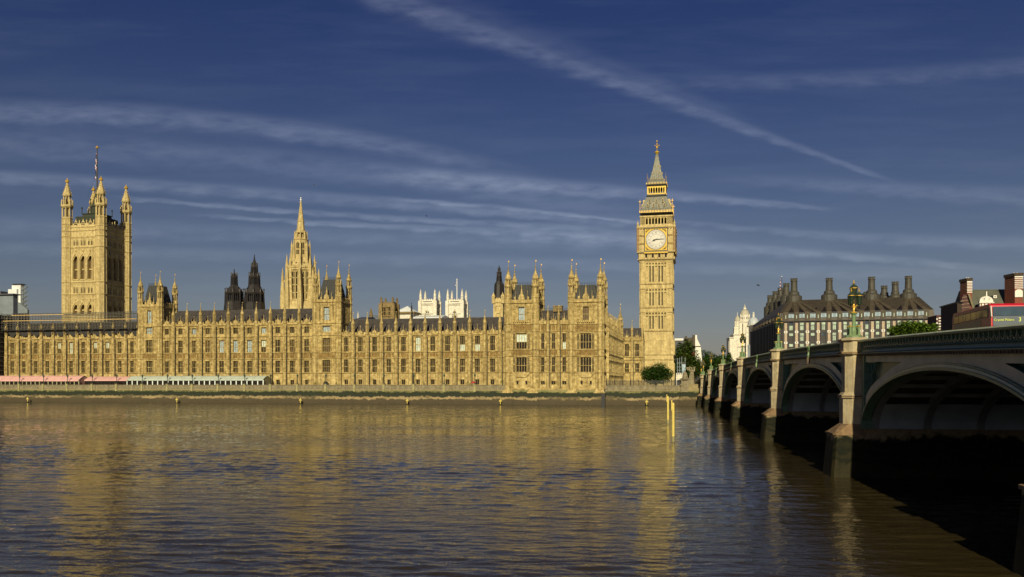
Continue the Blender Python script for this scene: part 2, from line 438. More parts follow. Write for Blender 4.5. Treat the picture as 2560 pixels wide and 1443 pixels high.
def text_mb(s, size, depth=.02):
    cu = bpy.data.curves.new('t', 'FONT'); cu.body = s; cu.size = size; cu.align_x = 'CENTER'; cu.align_y = 'CENTER'; cu.extrude = depth; cu.resolution_u = 2
    o = bpy.data.objects.new('t', cu); COL.objects.link(o)
    dg = bpy.context.evaluated_depsgraph_get(); me = o.evaluated_get(dg).to_mesh()
    mb = MB(); mb.v = [tuple(v.co) for v in me.vertices]; mb.f = [tuple(p.vertices) for p in me.polygons]; mb.m = [0]*len(mb.f)
    o.evaluated_get(dg).to_mesh_clear(); bpy.data.objects.remove(o); bpy.data.curves.remove(cu)
    return mb
ORD = ['first', 'second', 'third', 'fourth', 'fifth', 'sixth', 'seventh', 'eighth', 'ninth', 'tenth', 'eleventh', 'twelfth', 'thirteenth', 'fourteenth', 'fifteenth', 'sixteenth', 'seventeenth', 'eighteenth', 'nineteenth', 'twentieth']

# ---------------------------------------------------------------- gothic pieces
_wc = {}
def window_mesh(w, h, lights, arch, kind):
    """frame mesh (mullions, transom, heads) and pane mesh of a mullioned window, origin at its lower centre, front at y=0"""
    key = (round(w, 2), round(h, 2), lights, arch, kind)
    if key in _wc: return _wc[key]
    f = MB(); t = min(.12, w*.055)
    for i in range(lights+1):
        x = -w/2+w*i/lights; x0 = max(-w/2, x-t/2); x1 = min(w/2, x+t/2)
        if x1-x0 < .5*t: x0, x1 = (x0, x0+t*.7) if i == 0 else (x1-t*.7, x1)
        f.box(x0, x1, 0, .16, 0, h)
    if h > 2.2: f.box(-w/2, w/2, .02, .14, h*.45-.07, h*.45+.07)
    lw = w/lights; hh = min(lw*.55, h*.2)
    for i in range(lights):                      # little pointed heads, solid spandrels
        a = -w/2+i*lw; top = h
        if arch: top = h - .35*hh*abs(i-(lights-1)/2)*2/max(1, lights-1)
        f.ext([(a, h), (a, top-hh), (a+lw*.25, top-hh*.35), (a+lw*.5, top-.02), (a+lw*.75, top-hh*.35), (a+lw, top-hh), (a+lw, h)], .03, .13)
    f.box(-w/2-.14, w/2+.14, -.12, .1, -.16, 0)  # sill
    p = MB()
    if kind in ('dark', 'brown', 'blind', 'sky'): p.face([(-w/2, .2, 0), (w/2, .2, 0), (w/2, .2, h), (-w/2, .2, h)], 0)
    else:
        p.face([(-w/2, .2, 0), (w/2, .2, 0), (w/2, .2, h*.45), (-w/2, .2, h*.45)], 0 if kind == 'upper_blind' else 1)
        p.face([(-w/2, .2, h*.45), (w/2, .2, h*.45), (w/2, .2, h), (-w/2, .2, h)], 1 if kind == 'upper_blind' else 0)
    m0 = {'dark': 'pane_dark', 'brown': 'pane_brown', 'blind': 'blind', 'sky': 'sky_pale'}.get(kind, 'pane_dark')
    r = (f.mesh('window', 'honey_stone'), p.mesh('pane', [m0, 'blind']))
    _wc[key] = r
    return r
def put_window(T, xc, y, z0, w, h, lights=3, arch=False, kind='dark', rz=0):
    f, p = window_mesh(w, h, lights, arch, kind)
    o = inst('window', f, T, xc, y, z0, rz=rz)
    inst('pane', p, T, 0, 0, 0, parent=o)
    return o
def ribs(mb, x0, x1, y, z0, z1, step=.5, d=.09, w=.1, caps=True):
    n = max(1, int(round((x1-x0)/step)))
    for i in range(n+1):
        x = x0+(x1-x0)*i/n
        mb.box(max(x0, x-w/2), min(x1, x+w/2), y-d, y, z0, z1)
    if caps:
        mb.box(x0, x1, y-d*.8, y, z1-.28, z1-.16)
def carving(mb, x0, x1, y, z0, z1, cell=.42, d=.22):
    nx = max(1, int((x1-x0)/cell)); nz = max(1, int((z1-z0)/cell))
    cx = (x1-x0)/nx; cz = (z1-z0)/nz
    for i in range(nx):
        for k in range(nz):
            if random.random() < .7:
                a = x0+i*cx+cx*random.uniform(.05, .3); b = z0+k*cz+cz*random.uniform(.05, .3)
                mb.box(a, a+cx*random.uniform(.4, .62), y-random.uniform(.05, d), y, b, b+cz*random.uniform(.4, .62))
def string_course(mb, x0, x1, y, z, d=.3, h=.28):
    mb.extx([(y, z-h*.9), (y-d*.4, z-h*.6), (y-d, z-h*.15), (y-d, z+h*.15), (y, z+h*.45)], x0, x1)
def battlement(mb, x0, x1, y, z0, z1, n=None, gable=True, fins=True, th=.35):
    """pierced parapet with merlons and a central gablet"""
    h = z1-z0; L = x1-x0
    mb.box(x0, x1, y, y+th, z0, z0+h*.5)
    n = n or max(3, int(round(L/.75)))
    if n % 2 == 0: n += 1
    c = L/n
    for i in range(n):
        if i % 2 == 0: mb.box(x0+i*c+.06, x0+(i+1)*c-.06, y+.01, y+th-.01, z0+h*.5, z1)
    if gable:
        xm = (x0+x1)/2; g = min(.9, L*.2)
        mb.ext([(xm-g, z0+h*.5), (xm+g, z0+h*.5), (xm+g*.8, z1+h*.25), (xm+g*.3, z1+h*.45), (xm, z1+h*.95), (xm-g*.3, z1+h*.45), (xm-g*.8, z1+h*.25)], y-.08, y+th-.08)
        mb.lathe(xm, y+.1, [(.1, z1+h*.8), (.07, z1+h*1.6), (.16, z1+h*1.65), (0, z1+h*2.0)], 5)
    if fins:
        for q in (.26, .74):
            xm = x0+L*q
            mb.lathe(xm, y+.1, [(.13, z0+h*.5), (.1, z1+h*.25), (.05, z1+h*.75), (.12, z1+h*.8), (0, z1+h*1.0)], 5)
def open_stage(mb, cx, cy, r, z0, z1, n=8, core=.55):
    mb.lathe(cx, cy, [(r*core, z0), (r*core, z1)], n)
    for k in range(n):
        a = pi/n+2*pi*k/n
        px, py = cx+r*.93*cos(a), cy+r*.93*sin(a); t = r*.13
        mb.lathe(px, py, [(t, z0), (t, z1)], 4, a)
def turret_mb(cx, cy, r, z0, z1, zt, n=8):
    """octagonal turret: panelled shaft, two open stages, crocketed ogee cap. returns (shaft, spire) builders"""
    h = z1-z0; s = MB()
    s.lathe(cx, cy, [(r, z0-.2), (r, z0+h*.18), (r*1.12, z0+h*.2), (r*1.12, z0+h*.22), (r*.95, z0+h*.25), (r*.95, z0+h*.36), (r*.5, z0+h*.36)], n)
    for k in range(n):
        a = pi/n+2*pi*k/n; s.bar((cx+r*cos(a), cy+r*sin(a), z0), (cx+r*.97*cos(a), cy+r*.97*sin(a), z0+h*.36), r*.09, 4)
    open_stage(s, cx, cy, r*.95, z0+h*.36, z0+h*.62)
    s.lathe(cx, cy, [(r*.95, z0+h*.62), (r*1.14, z0+h*.66), (r*1.14, z0+h*.69), (r*.8, z0+h*.72), (r*.5, z0+h*.74)], n)
    open_stage(s, cx, cy, r*.74, z0+h*.72, z0+h*.92, core=.5)
    for k in range(n):
        a = pi/n+2*pi*k/n; s.lathe(cx+r*.98*cos(a), cy+r*.98*sin(a), [(r*.09, z0+h*.7), (r*.07, z0+h*.84), (0, z0+h*.93)], 4)
    p = MB(); H2 = zt-z1+h*.08; zb = z0+h*.92
    pr = [(r*.74, zb), (r*.92, zb+H2*.06), (r*.92, zb+H2*.10), (r*.66, zb+H2*.25), (r*.36, zb+H2*.45), (r*.18, zb+H2*.66), (r*.09, zb+H2*.82), (r*.24, zb+H2*.85), (r*.24, zb+H2*.9), (r*.07, zb+H2*.92), (0, zb+H2)]
    p.lathe(cx, cy, pr, n)
    for k in range(n):
        a = pi/n+2*pi*k/n
        for q, rr in ((.14, .86), (.26, .68), (.38, .50), (.5, .36), (.62, .26)):
            p.ball((cx+r*rr*cos(a), cy+r*rr*sin(a), zb+H2*q), r*.11, n=4, k=2)
    return s, p
def vane_mb(cx, cy, z, h):
    v = MB(); v.bar((cx, cy, z), (cx, cy, z+h), .05, 4); v.ball((cx, cy, z+h*.2), .1, n=6, k=4)
    v.box(cx-.02, cx+.28, cy-.02, cy+.02, z+h*.68, z+h*.88); v.ball((cx, cy, z+h), .07, n=4, k=2)
    return v
def put_turret(T, cx, cy, r, z0, z1, zt, mat='honey_stone', vane=0):
    s, p = turret_mb(cx, cy, r, z0, z1, zt)
    o = s.part('turret', mat, T); c = p.part('spire', mat, T, parent=o)
    if vane: vane_mb(cx, cy, zt-.1, vane).part('weather_vane', 'gold', T, parent=o)
    return o
def shaft_bands(mb, cx, cy, r, zs, d=.16, h=.3, n=8):
    for z in zs: mb.lathe(cx, cy, [(r, z-h*.8), (r+d*.5, z-h*.5), (r+d, z-h*.1), (r+d, z+h*.15), (r, z+h*.4)], n)
def buttress_meshes(z0, zp, zt, r, zs):
    """octagonal buttress from z0 to zp, pinnacle to zt, with a rainwater pipe"""
    b = MB(); b.lathe(0, 0, [(r*1.25, z0), (r*1.25, z0+1), (r*1.05, z0+1.2), (r*1.05, zs[0]), (r, zs[0]+.2), (r, zp)], 8)
    shaft_bands(b, 0, 0, r, zs); shaft_bands(b, 0, 0, r, [zp-.1])
    for a, c in zip(zs, zs[1:]):
        m = (a+c)/2
        for sx in (-.42, 0, .42): b.box(sx*r-.05, sx*r+.05, -r*.93-.09, -r*.9, a+.4, c-.5)
    b.bar((r*1.3, -.12, z0), (r*1.3, -.12, zp-1.0), .1, 5, 1)
    p = MB(); h = zt-zp; q = r*.82
    p.lathe(0, 0, [(q, zp), (q, zp+h*.12), (q*.6, zp+h*.12)], 8); open_stage(p, 0, 0, q, zp+h*.12, zp+h*.42, core=.6)
    p.lathe(0, 0, [(q, zp+h*.42), (q*1.15, zp+h*.45), (q*1.15, zp+h*.48), (q*.7, zp+h*.56), (q*.3, zp+h*.74), (q*.12, zp+h*.84), (q*.3, zp+h*.86), (q*.1, zp+h*.89), (0, zp+h*.93)], 8)
    for k in range(8):
        a = pi/8+2*pi*k/8
        for t, rr in ((.53, .95), (.6, .68), (.68, .5)): p.ball((q*rr*cos(a), q*rr*sin(a), zp+h*t), q*.14, n=4, k=2)
    p.bar((0, 0, zp+h*.9), (0, 0, zt), .04, 4); p.box(0, .3, -.02, .02, zt-h*.06, zt-h*.02)
    return b.mesh('buttress', ['honey_stone', 'dark_iron']), p.mesh('pinnacle', 'honey_stone')

def facade(T, xa, xb, y, nb, zs, wins, z0, zpar, zpin, r=.62, ground=True, carve=None, kinds=None, roof=None, first=True, last=True, gw=None):
    """A run of gothic bays. zs: string levels; wins: list of (zlo, zhi, width fraction, lights, arched); carve: (zlo, zhi)"""
    bw = (xb-xa)/nb; wall = MB(); trim = MB(); carved = MB(); par = MB()
    bm, pm = buttress_meshes(z0, zpar+.5, zpin, r, zs)
    for i in range(nb+1):
        if (i == 0 and not first) or (i == nb and not last): continue
        o = inst('buttress', bm, T, xa+i*bw, y-.25, 0); inst('pinnacle', pm, T, 0, 0, 0, parent=o)
    for i in range(nb):
        x0 = xa+i*bw; x1 = x0+bw; xm = (x0+x1)/2; ops = []
        for j, (c, d, wf, lt, ar) in enumerate(wins):
            w = bw*wf; ops.append((xm-w/2, xm+w/2, c, d))
            k = kinds(i, j) if kinds else 'dark'
            put_window(T, xm, y+.28, c, w, d-c, lt, ar, k)
        if ground:
            g0, g1 = gw
            ops.append((xm-.62, xm+.62, g0, g1)); put_window(T, xm, y+.28, g0, 1.24, g1-g0, 2, False, 'dark')
            trim.box(xm-.85, xm+.85, y-.14, y, g1+.02, g1+.2); trim.box(xm-.85, xm-.68, y-.12, y, g1-.5, g1+.02); trim.box(xm+.68, xm+.85, y-.12, y, g1-.5, g1+.02)
        wall.wall(x0, x1, y, z0, zpar, ops, .5)
        for j, (c, d, wf, lt, ar) in enumerate(wins):
            w = bw*wf; lo = max([s for s in zs if s < c]+[z0])+.3; hi = min([s for s in zs+[zpar] if s > d-.01])-.35
            e = r+.15
            ribs(wall, x0+e, xm-w/2-.12, y, lo, hi, .42, .13, .1); ribs(wall, xm+w/2+.12, x1-e, y, lo, hi, .42, .13, .1)
            mid = (lo+hi)/2
            for a, b in ((x0+e, xm-w/2-.12), (xm+w/2+.12, x1-e)):
                wall.box(a, b, y-.1, y, mid-.1, mid+.1)
                carved.box((a+b)/2-.16, (a+b)/2+.16, y-.2, y-.1, mid+.5, mid+1.0)
            wall.box(xm-w/2-.16, xm-w/2, y-.16, y, c-.1, d+.1); wall.box(xm+w/2, xm+w/2+.16, y-.16, y, c-.1, d+.1)
            trim.box(xm-w/2-.3, xm+w/2+.3, y-.24, y, d+.08, d+.26)
            if hi-d > .5: ribs(wall, xm-w/2, xm+w/2, y, d+.3, hi, w/lt/2, .1, .08, False)
        if carve:
            for c0, c1 in carve:
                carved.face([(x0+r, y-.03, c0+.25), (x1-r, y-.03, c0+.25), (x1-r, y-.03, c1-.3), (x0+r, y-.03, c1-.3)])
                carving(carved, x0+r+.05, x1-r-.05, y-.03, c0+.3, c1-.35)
                for q in (.3, .7): wall.box(x0+bw*q-.1, x0+bw*q+.1, y-.22, y, c0+.2, c1-.3)
        battlement(par, x0+r*.9, x1-r*.9, y-.1, zpar, zpar+1.15)
    for s in zs: string_course(trim, xa, xb, y, s, .32, .34)
    string_course(trim, xa, xb, y, zpar, .4, .45)
    wall.face([(xa, y+1.2, z0), (xb, y+1.2, z0), (xb, y+1.2, zpar), (xa, y+1.2, zpar)])
    wall.face([(xa, y, zpar), (xb, y, zpar), (xb, y+1.4, zpar), (xa, y+1.4, zpar)])
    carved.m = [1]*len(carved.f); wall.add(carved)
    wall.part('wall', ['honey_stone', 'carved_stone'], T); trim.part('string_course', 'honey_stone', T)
    par.part('parapet', 'honey_stone', T)
    if roof:
        zr, dep = roof; rf = MB()
        rf.extx([(y+.9, zpar-.2), (y+1.0, zpar+.1), (y+dep/2, zr), (y+dep-1, zpar+.1), (y+dep, zpar-.2)], xa, xb)
        rf.box(xa, xb, y+dep/2-.12, y+dep/2+.12, zr-.05, zr+.15)
        n = int((xb-xa)/(bw/2))
        for i in range(n): rf.box(xa+(i+.5)*bw/2-.04, xa+(i+.5)*bw/2+.04, y+1.3, y+1.4, zpar, zpar+.4)
        for i in range(nb):           # lead rolls down the slope
            for q in (.25, .5, .75):
                x = xa+(i+q)*bw; rf.bar((x, y+1.05, zpar+.25), (x, y+dep/2, zr+.03), .05, 4)
        rf.part('roof', 'slate', T)
        bk = MB(); bk.face([(xa, y+dep, z0), (xb, y+dep, z0), (xb, y+dep, zpar), (xa, y+dep, zpar)]); bk.part('rear_wall', 'honey_stone', T)

def tower_block(T, x0, x1, y0, dep, z0, zs, zc, zpar, ztur, ztip, rt=1.05, wins=(), carve=(), vane=0, proof=None, slots=(), mat='honey_stone', niches=True, corners=(0, 1, 2, 3)):
    """square pavilion tower: wins = (zlo, zhi, width, lights, arched, kind); turrets at its corners"""
    wall = MB(); trim = MB(); carved = MB(); par = MB(); xm = (x0+x1)/2; y1 = y0+dep
    ops = [(xm-w/2, xm+w/2, a, b) for a, b, w, l, ar, k in wins]+[(xs-.3, xs+.3, a, b) for xs, a, b in slots]
    wall.wall(x0, x1, y0, z0, zc, ops, .5)
    wall.face([(x1, y0, z0), (x1, y1, z0), (x1, y1, zc), (x1, y0, zc)]); wall.face([(x0, y1, z0), (x0, y0, z0), (x0, y0, zc), (x0, y1, zc)]); wall.face([(x1, y1, z0), (x0, y1, z0), (x0, y1, zc), (x1, y1, zc)])
    wall.face([(x0, y0, zc), (x1, y0, zc), (x1, y1, zc), (x0, y1, zc)])
    for a, b, w, l, ar, k in wins:
        put_window(T, xm, y0+.28, a, w, b-a, l, ar, k)
        for sx in (-1, 1):
            xx = xm+sx*(w/2+.12); wall.box(xx-.12, xx+.12, y0-.22, y0, a-.2, b+.2)
            if niches: ribs(wall, min(xx+sx*.3, xx+sx*1.5), max(xx+sx*.3, xx+sx*1.5), y0, a, b+.1, .5, .14, .1)
        trim.box(xm-w/2-.35, xm+w/2+.35, y0-.32, y0, b+.1, b+.3)
    for xs, a, b in slots:
        put_window(T, xs, y0+.28, a, .6, b-a, 1, False, 'dark'); trim.box(xs-.55, xs+.55, y0-.18, y0, b+.02, b+.2); trim.box(xs-.55, xs-.36, y0-.15, y0, b-.5, b+.02); trim.box(xs+.36, xs+.55, y0-.15, y0, b-.5, b+.02)
    lv = [z0]+list(zs)+[zc]
    for a, b in zip(lv, lv[1:]):
        if b-a < 1.2: continue
        for u0, u1 in ((x0+rt*1.1, xm-2.4), (xm+2.4, x1-rt*1.1)):
            if u1-u0 > .6 and a > z0+1: ribs(wall, u0, u1, y0, a+.35, b-.4, .5, .12, .1)
        # side walls (seen from the right)
        n = int(dep/.8)
        for i in range(1, n):
            yy = y0+dep*i/n
            wall.box(x1, x1+.12, yy-.05, yy+.05, a+.35, b-.4); wall.box(x0-.12, x0, yy-.05, yy+.05, a+.35, b-.4)
    for c0, c1 in carve:
        carved.face([(x0+rt, y0-.03, c0+.2), (x1-rt, y0-.03, c0+.2), (x1-rt, y0-.03, c1-.25), (x0+rt, y0-.03, c1-.25)])
        carving(carved, x0+rt, x1-rt, y0-.03, c0+.25, c1-.3)
    for z in list(zs)+[zc]:
        d = .4 if z == zc else .3
        string_course(trim, x0, x1, y0, z, d, .36)
        trim.box(x1, x1+d*.8, y0, y1, z-.15, z+.12); trim.box(x0-d*.8, x0, y0, y1, z-.15, z+.12)
    if zc-lv[-2] > 4:      # row of small brackets below the cornice
        nn = int((x1-x0)/.55)
        for i in range(nn): trim.box(x0+(i+.25)*(x1-x0)/nn, x0+(i+.75)*(x1-x0)/nn, y0-.3, y0, zc-1.0, zc-.5)
        trim.box(x0, x1, y0-.18, y0-.01, zc-1.25, zc-1.03)
    hp = zpar-zc
    battlement(par, x0+rt, x1-rt, y0-.1, zc, zpar, gable=True)
    for s in (0, 1):
        X = x1-.25 if s else x0-.1
        n = int(dep/.8) | 1
        par.box(X, X+.35, y0+rt, y1-rt, zc, zc+hp*.5)
        for i in range(0, n, 2): par.box(X+.01, X+.34, y0+rt+(dep-2*rt)*i/n, y0+rt+(dep-2*rt)*(i+1)/n, zc+hp*.5, zpar)
    battlement(par, x0+rt, x1-rt, y1-.3, zc, zpar, gable=False, fins=False)
    bands = list(zs)+[zc]
    cs = [(x0+rt*.55, y0+rt*.4), (x1-rt*.55, y0+rt*.4), (x0+rt*.55, y1-rt*.4), (x1-rt*.55, y1-rt*.4)]
    for i in corners:
        cx, cy = cs[i]; q = MB(); q.lathe(cx, cy, [(rt, z0), (rt, zc)], 8); shaft_bands(q, cx, cy, rt, bands, .2, .36)
        for k in range(8):
            a = pi/8+2*pi*k/8; q.bar((cx+rt*cos(a), cy+rt*sin(a), z0), (cx+rt*cos(a), cy+rt*sin(a), zc), .09, 4)
        wall.add(q)
        put_turret(T, cx, cy, rt, zc, ztur, ztip, mat, vane)
    carved.m = [1]*len(carved.f); wall.add(carved)
    wall.add(trim); wall.part('wall', [mat, 'carved_stone'], T); par.part('parapet', mat, T)
    if proof:
        zr, ins = proof; rf = MB(); ym = (y0+y1)/2; a = (x1-x0)/2-rt*1.0; b = dep/2-rt*1.0
        P0 = [(xm-a, ym-b), (xm+a, ym-b), (xm+a, ym+b), (xm-a, ym+b)]; P1 = [(xm-a*ins, ym-b*ins), (xm+a*ins, ym-b*ins), (xm+a*ins, ym+b*ins), (xm-a*ins, ym+b*ins)]
        rf.extz(P0, zc+.1, zr, 0, P1)
        for i in range(7):
            t = -1+2*i/6; rf.bar((xm+a*t, ym-b, zc+.1), (xm+a*ins*t, ym-b*ins, zr), .06, 4); rf.bar((xm+a, ym+b*t, zc+.1), (xm+a*ins, ym+b*ins*t, zr), .06, 4)
        for i in range(10):
            t = -1+2*i/9; rf.box(xm+a*ins*t-.04, xm+a*ins*t+.04, ym-b*ins-.04, ym-b*ins+.04, zr, zr+.9)
        rf.box(xm-a*ins, xm+a*ins, ym-b*ins-.03, ym-b*ins+.03, zr+.45, zr+.52)
        rf.part('roof', 'lead_roof', T)
        # tall central parapet pinnacle
        pn = MB(); pn.lathe(xm, y0+.2, [(.35, zc), (.35, zpar+.6), (.42, zpar+.7), (.3, zpar+1.6), (.12, zpar+2.6), (.2, zpar+2.7), (0, zpar+3.3)], 6); pn.part('pinnacle', mat, T)

# ---------------------------------------------------------------- the river palace
def X(px, y=0): return PAL.x(px, y)
def ZZ(py, px, y=0): return PAL.z(py, PAL.x(px, y), y)
KR = random.Random(3)
# north wing (right of the middle): 11 bays
xa, xb = X(848), X(1250.4); rp = 1100
zs = [ZZ(v, rp) for v in (931.5, 894, 879.6)]; zp = ZZ(837, rp)
T = Thing('palace_wing', 'golden gothic river wing of eleven two-storey bays right of the middle block', 'palace wing', PAL, (xa+xb)/2, 0, 4.3)
def kn(i, j):
    if j == 1: return ['dark', 'dark', 'dark', 'brown', 'dark', 'blind', 'dark', 'dark', 'lower_blind', 'lower_blind', 'dark'][i]
    return 'dark'
facade(T, xa, xb, 0, 11, zs, [(ZZ(930, rp), ZZ(898, rp), .335, 3, False), (ZZ(877.5, rp), ZZ(841.5, rp), .335, 3, True)], 4.3, zp, ZZ(776, rp), carve=[(zs[1], zs[2])], kinds=kn, roof=(ZZ(796, rp, 8), 17), gw=(ZZ(961.5, rp), ZZ(949, rp)), r=.66)
q = MB(); q.wall(xb, X(1266), 0, 4.3, zp, []); ribs(q, xb+.7, X(1266), 0, zs[0]+.3, zs[1]-.3); ribs(q, xb+.7, X(1266), 0, zs[2]+.3, zp-.3); string_course(q, xb, X(1266), 0, zs[0]); string_course(q, xb, X(1266), 0, zs[1]); string_course(q, xb, X(1266), 0, zs[2]); string_course(q, xb, X(1266), 0, zp, .4, .45)
battlement(q, xb+.7, X(1266), -.1, zp, zp+1.15, gable=False); q.part('end_wall', 'honey_stone', T)
q = MB(); q.extx([(.9, zp-.2), (8.5, ZZ(796, rp, 8)), (16, zp-.2)], xb, X(1268)); q.part('roof', 'slate', T)
# south wing (far left)
xa, xb = X(17), X(346); rp = 180
zs = [ZZ(v, rp) for v in (933.5, 898.5, 885.5)]; zp = ZZ(847, rp)
T = Thing('palace_wing', 'golden gothic river wing under scaffolding, leftmost part of the river front', 'palace wing', PAL, (xa+xb)/2, 0, 4.3)
def ks(i, j):
    if j == 1: return ['dark', 'dark', 'brown', 'dark', 'upper_blind', 'blind', 'dark', 'upper_blind', 'upper_blind', 'dark', 'dark'][i]
    return 'dark'
facade(T, xa, xb, 0, 11, zs, [(ZZ(932, rp), ZZ(903, rp), .34, 3, False), (ZZ(884, rp), ZZ(856, rp), .34, 3, True)], 4.3, zp, ZZ(792, rp), carve=[(zs[1], zs[2])], kinds=ks, roof=(ZZ(808, rp, 8), 17), gw=(5.0, 6.6), r=.62)
# middle block
xa, xb = X(401), X(785); rp = 600
zs = [ZZ(v, rp) for v in (933, 898, 882.5, 842)]; zp = ZZ(812.7, rp)
T = Thing('palace_block', 'tall three-storey golden gothic middle block of eleven bays between two towers', 'palace block', PAL, (xa+xb)/2, 0, 4.3)
def kc(i, j):
    if j == 1: return ['brown', 'dark', 'brown', 'brown', 'sky', 'sky', 'sky', 'upper_blind', 'dark', 'brown', 'dark'][i]
    if j == 2: return 'sky' if i in (2, 7) else 'dark'
    return 'dark'
facade(T, xa, xb, 0, 11, zs, [(ZZ(931.5, rp), ZZ(903, rp), .35, 3, False), (ZZ(881, rp), ZZ(851, rp), .35, 3, True), (ZZ(834.5, rp), ZZ(820, rp), .33, 3, False)], 4.3, zp, ZZ(755, rp), carve=[(zs[1], zs[2])], kinds=kc, roof=(ZZ(775.5, rp, 8), 17), gw=(ZZ(961.5, rp), ZZ(950, rp)), r=.62, first=False, last=False)
# the middle block's two towers
def mid_tower(label, p0, p1, pr, yc, ypar, ytur, ytip, zsy, wy, wmid, w):
    x0, x1 = X(p0, -.8), X(p1, -.8)
    z = [ZZ(v, pr, -.8) for v in zsy]
    T = Thing('palace_tower', label, 'tower', PAL, (x0+x1)/2, -.8, 4.3, group='towers of the middle block')
    g = lambda v: ZZ(v, pr, -.8)
    wins = [(g(wy[0][0]), g(wy[0][1]), w, 4, False, 'dark'), (g(wy[1][0]), g(wy[1][1]), w, 4, True, wmid), (g(wy[2][0]), g(wy[2][1]), w*.95, 4, False, 'sky'), (g(wy[3][0]), g(wy[3][1]), w*.7, 3, True, 'sky')]
    tower_block(T, x0, x1, -.8, 9.5, 4.3, z, g(yc), g(ypar), g(ytur), g(ytip), rt=1.0, wins=wins, carve=[(z[1], z[2])], vane=1.6, proof=(g(ypar)+6.0, .6))
    return T
mid_tower('square gothic tower with four spired turrets at the left end of middle block', 346, 402, 372, 767, 755, 712, 688, (933, 898, 884, 844, 816), ((931.5, 903), (881.5, 851), (835, 819), (808, 777)), 'dark', 2.7)
T = mid_tower('square gothic tower with four spired turrets at the right end of middle block', 784, 849, 816, 755, 742, 692, 664, (932, 896, 881, 838, 808), ((930, 901), (880, 846), (829, 815), (800, 768)), 'brown', 2.8)
# arched doorway at this tower's foot
g = lambda v: ZZ(v, 815, -.8); xm = X(815, -1)
q = MB(); q.ext([(xm-1.0, 4.6), (xm+1.0, 4.6), (xm+1.0, 6.2), (xm+.6, 6.95), (xm, 7.2), (xm-.6, 6.95), (xm-1.0, 6.2)], -.95, -.82, 0); q.part('door', 'black', T)
q = MB()
for i in range(9):
    a = pi*i/8; b = pi*(i+1)/8
    if i < 8: q.bar((xm+1.15*cos(a), -.98, 6.1+1.2*sin(a)), (xm+1.15*cos(b), -.98, 6.1+1.2*sin(b)), .12, 4)
q.box(xm-1.27, xm-1.03, -1.1, -.82, 4.5, 6.1).box(xm+1.03, xm+1.27, -1.1, -.82, 4.5, 6.1); q.part('door_arch', 'honey_stone', T)

# north pavilion: two towers and the range between, standing straight in the river wall
YP = -8.5
def pav_tower(label, p0, p1, yc, ypar, ytur, ytip, kinds):
    x0, x1 = X(p0, YP), X(p1, YP); pr = (p0+p1)/2; g = lambda v: ZZ(v, pr, YP)
    z = [g(v) for v in (931, 890, 874, 828.5, 810)]
    T = Thing('palace_tower', label, 'tower', PAL, (x0+x1)/2, YP, 0, group='towers of the right-hand pavilion')
    xm = (x0+x1)/2
    wins = [(g(930), g(894), 3.3, 4, False, kinds[0]), (g(872), g(834), 3.3, 4, True, kinds[1]), (g(800), g(767), 1.9, 3, True, kinds[2])]
    tower_block(T, x0, x1, YP, 10.0, 4.6, z, g(yc), g(ypar), g(ytur), g(ytip), rt=1.12, wins=wins, carve=[(z[1], z[2]), (z[3], z[4])], vane=1.9, proof=(g(710), .62), slots=[(xm-1.3, g(961.5), g(952.5)), (xm+1.5, g(961.5), g(952.5))])
    q = MB()               # canted bay lights beside the main windows
    for a, b in ((930, 894), (872, 834)):
        for sx in (-1, 1):
            xx = xm+sx*2.25; q.box(xx-.3, xx+.3, YP+.05-.2, YP-.02, g(a), g(b), 1)
            for k in (-.34, .0, .34): q.box(xx+k-.06, xx+k+.06, YP-.3, YP-.151, g(a)-.1, g(b)+.1, 0)
            q.box(xx-.4, xx+.4, YP-.3, YP-.151, g((a+b)/2+1), g((a+b)/2-1), 0)
    q.part('bay_side_light', ['honey_stone', 'pane_dark'], T)
    # corbel under the oriel, and statue niches by the top window
    q = MB(); q.ext([(xm-3.0, g(931)), (xm-1.4, g(944)), (xm+1.4, g(944)), (xm+3.0, g(931))], YP-.3, YP-.001)
    for sx in (-1.9, -2.3, 1.9, 2.3):
        for k in range(4): q.box(xm+sx-.1, xm+sx+.1, YP-.3, YP, g(798-k*8), g(793-k*8))
    for k in range(9): q.box(xm-2.4+k*.6-.18, xm-2.4+k*.6+.18, YP-.55, YP, g(806), g(801))
    q.part('corbel', 'honey_stone', T)
    return T
pav_tower('left tower of the river pavilion, four spired turrets with gilt vanes', 1265, 1343, 757.5, 742, 694, 664, ('dark', 'upper_blind', 'sky'))
pav_tower('right tower of the river pavilion, tall turrets at the building corner', 1423.5, 1506, 755, 740, 690, 660, ('dark', 'dark', 'brown'))
x0, x1 = X(1343, YP), X(1423.5, YP); g = lambda v: ZZ(v, 1383, YP)
T = Thing('palace_block', 'three-bay golden gothic range with dark roof between the two pavilion towers', 'palace block', PAL, (x0+x1)/2, YP, 0)
facade(T, x0, x1, YP+.4, 3, [g(931), g(890), g(874), g(828.5)], [(g(930), g(894), .3, 2, False), (g(872), g(834), .3, 2, True)], 4.6, g(810), g(763), carve=[(g(828.5), g(811)), (g(890), g(874))], kinds=lambda i, j: 'lower_blind' if (i, j) == (2, 1) else 'dark', roof=(g(772), 14), gw=(g(961.5), g(953)), r=.45, first=False, last=False)
q = MB(); xc = X(1394, YP+6); q.box(xc-1.4, xc+1.4, YP+6, YP+7.6, g(775), g(762)); q.box(xc-1.6, xc+1.6, YP+5.85, YP+7.75, g(762), g(760)); q.part('chimney', 'sooty_stone', T)
q = MB()
n = 30
for i in range(n+1):
    xx = x0+(x1-x0)*i/n; q.box(xx-.03, xx+.03, YP+7.38, YP+7.44, g(772), g(764))
q.box(x0, x1, YP+7.38, YP+7.44, g(767), g(766.4)); q.part('roof_cresting', 'dark_iron', T)
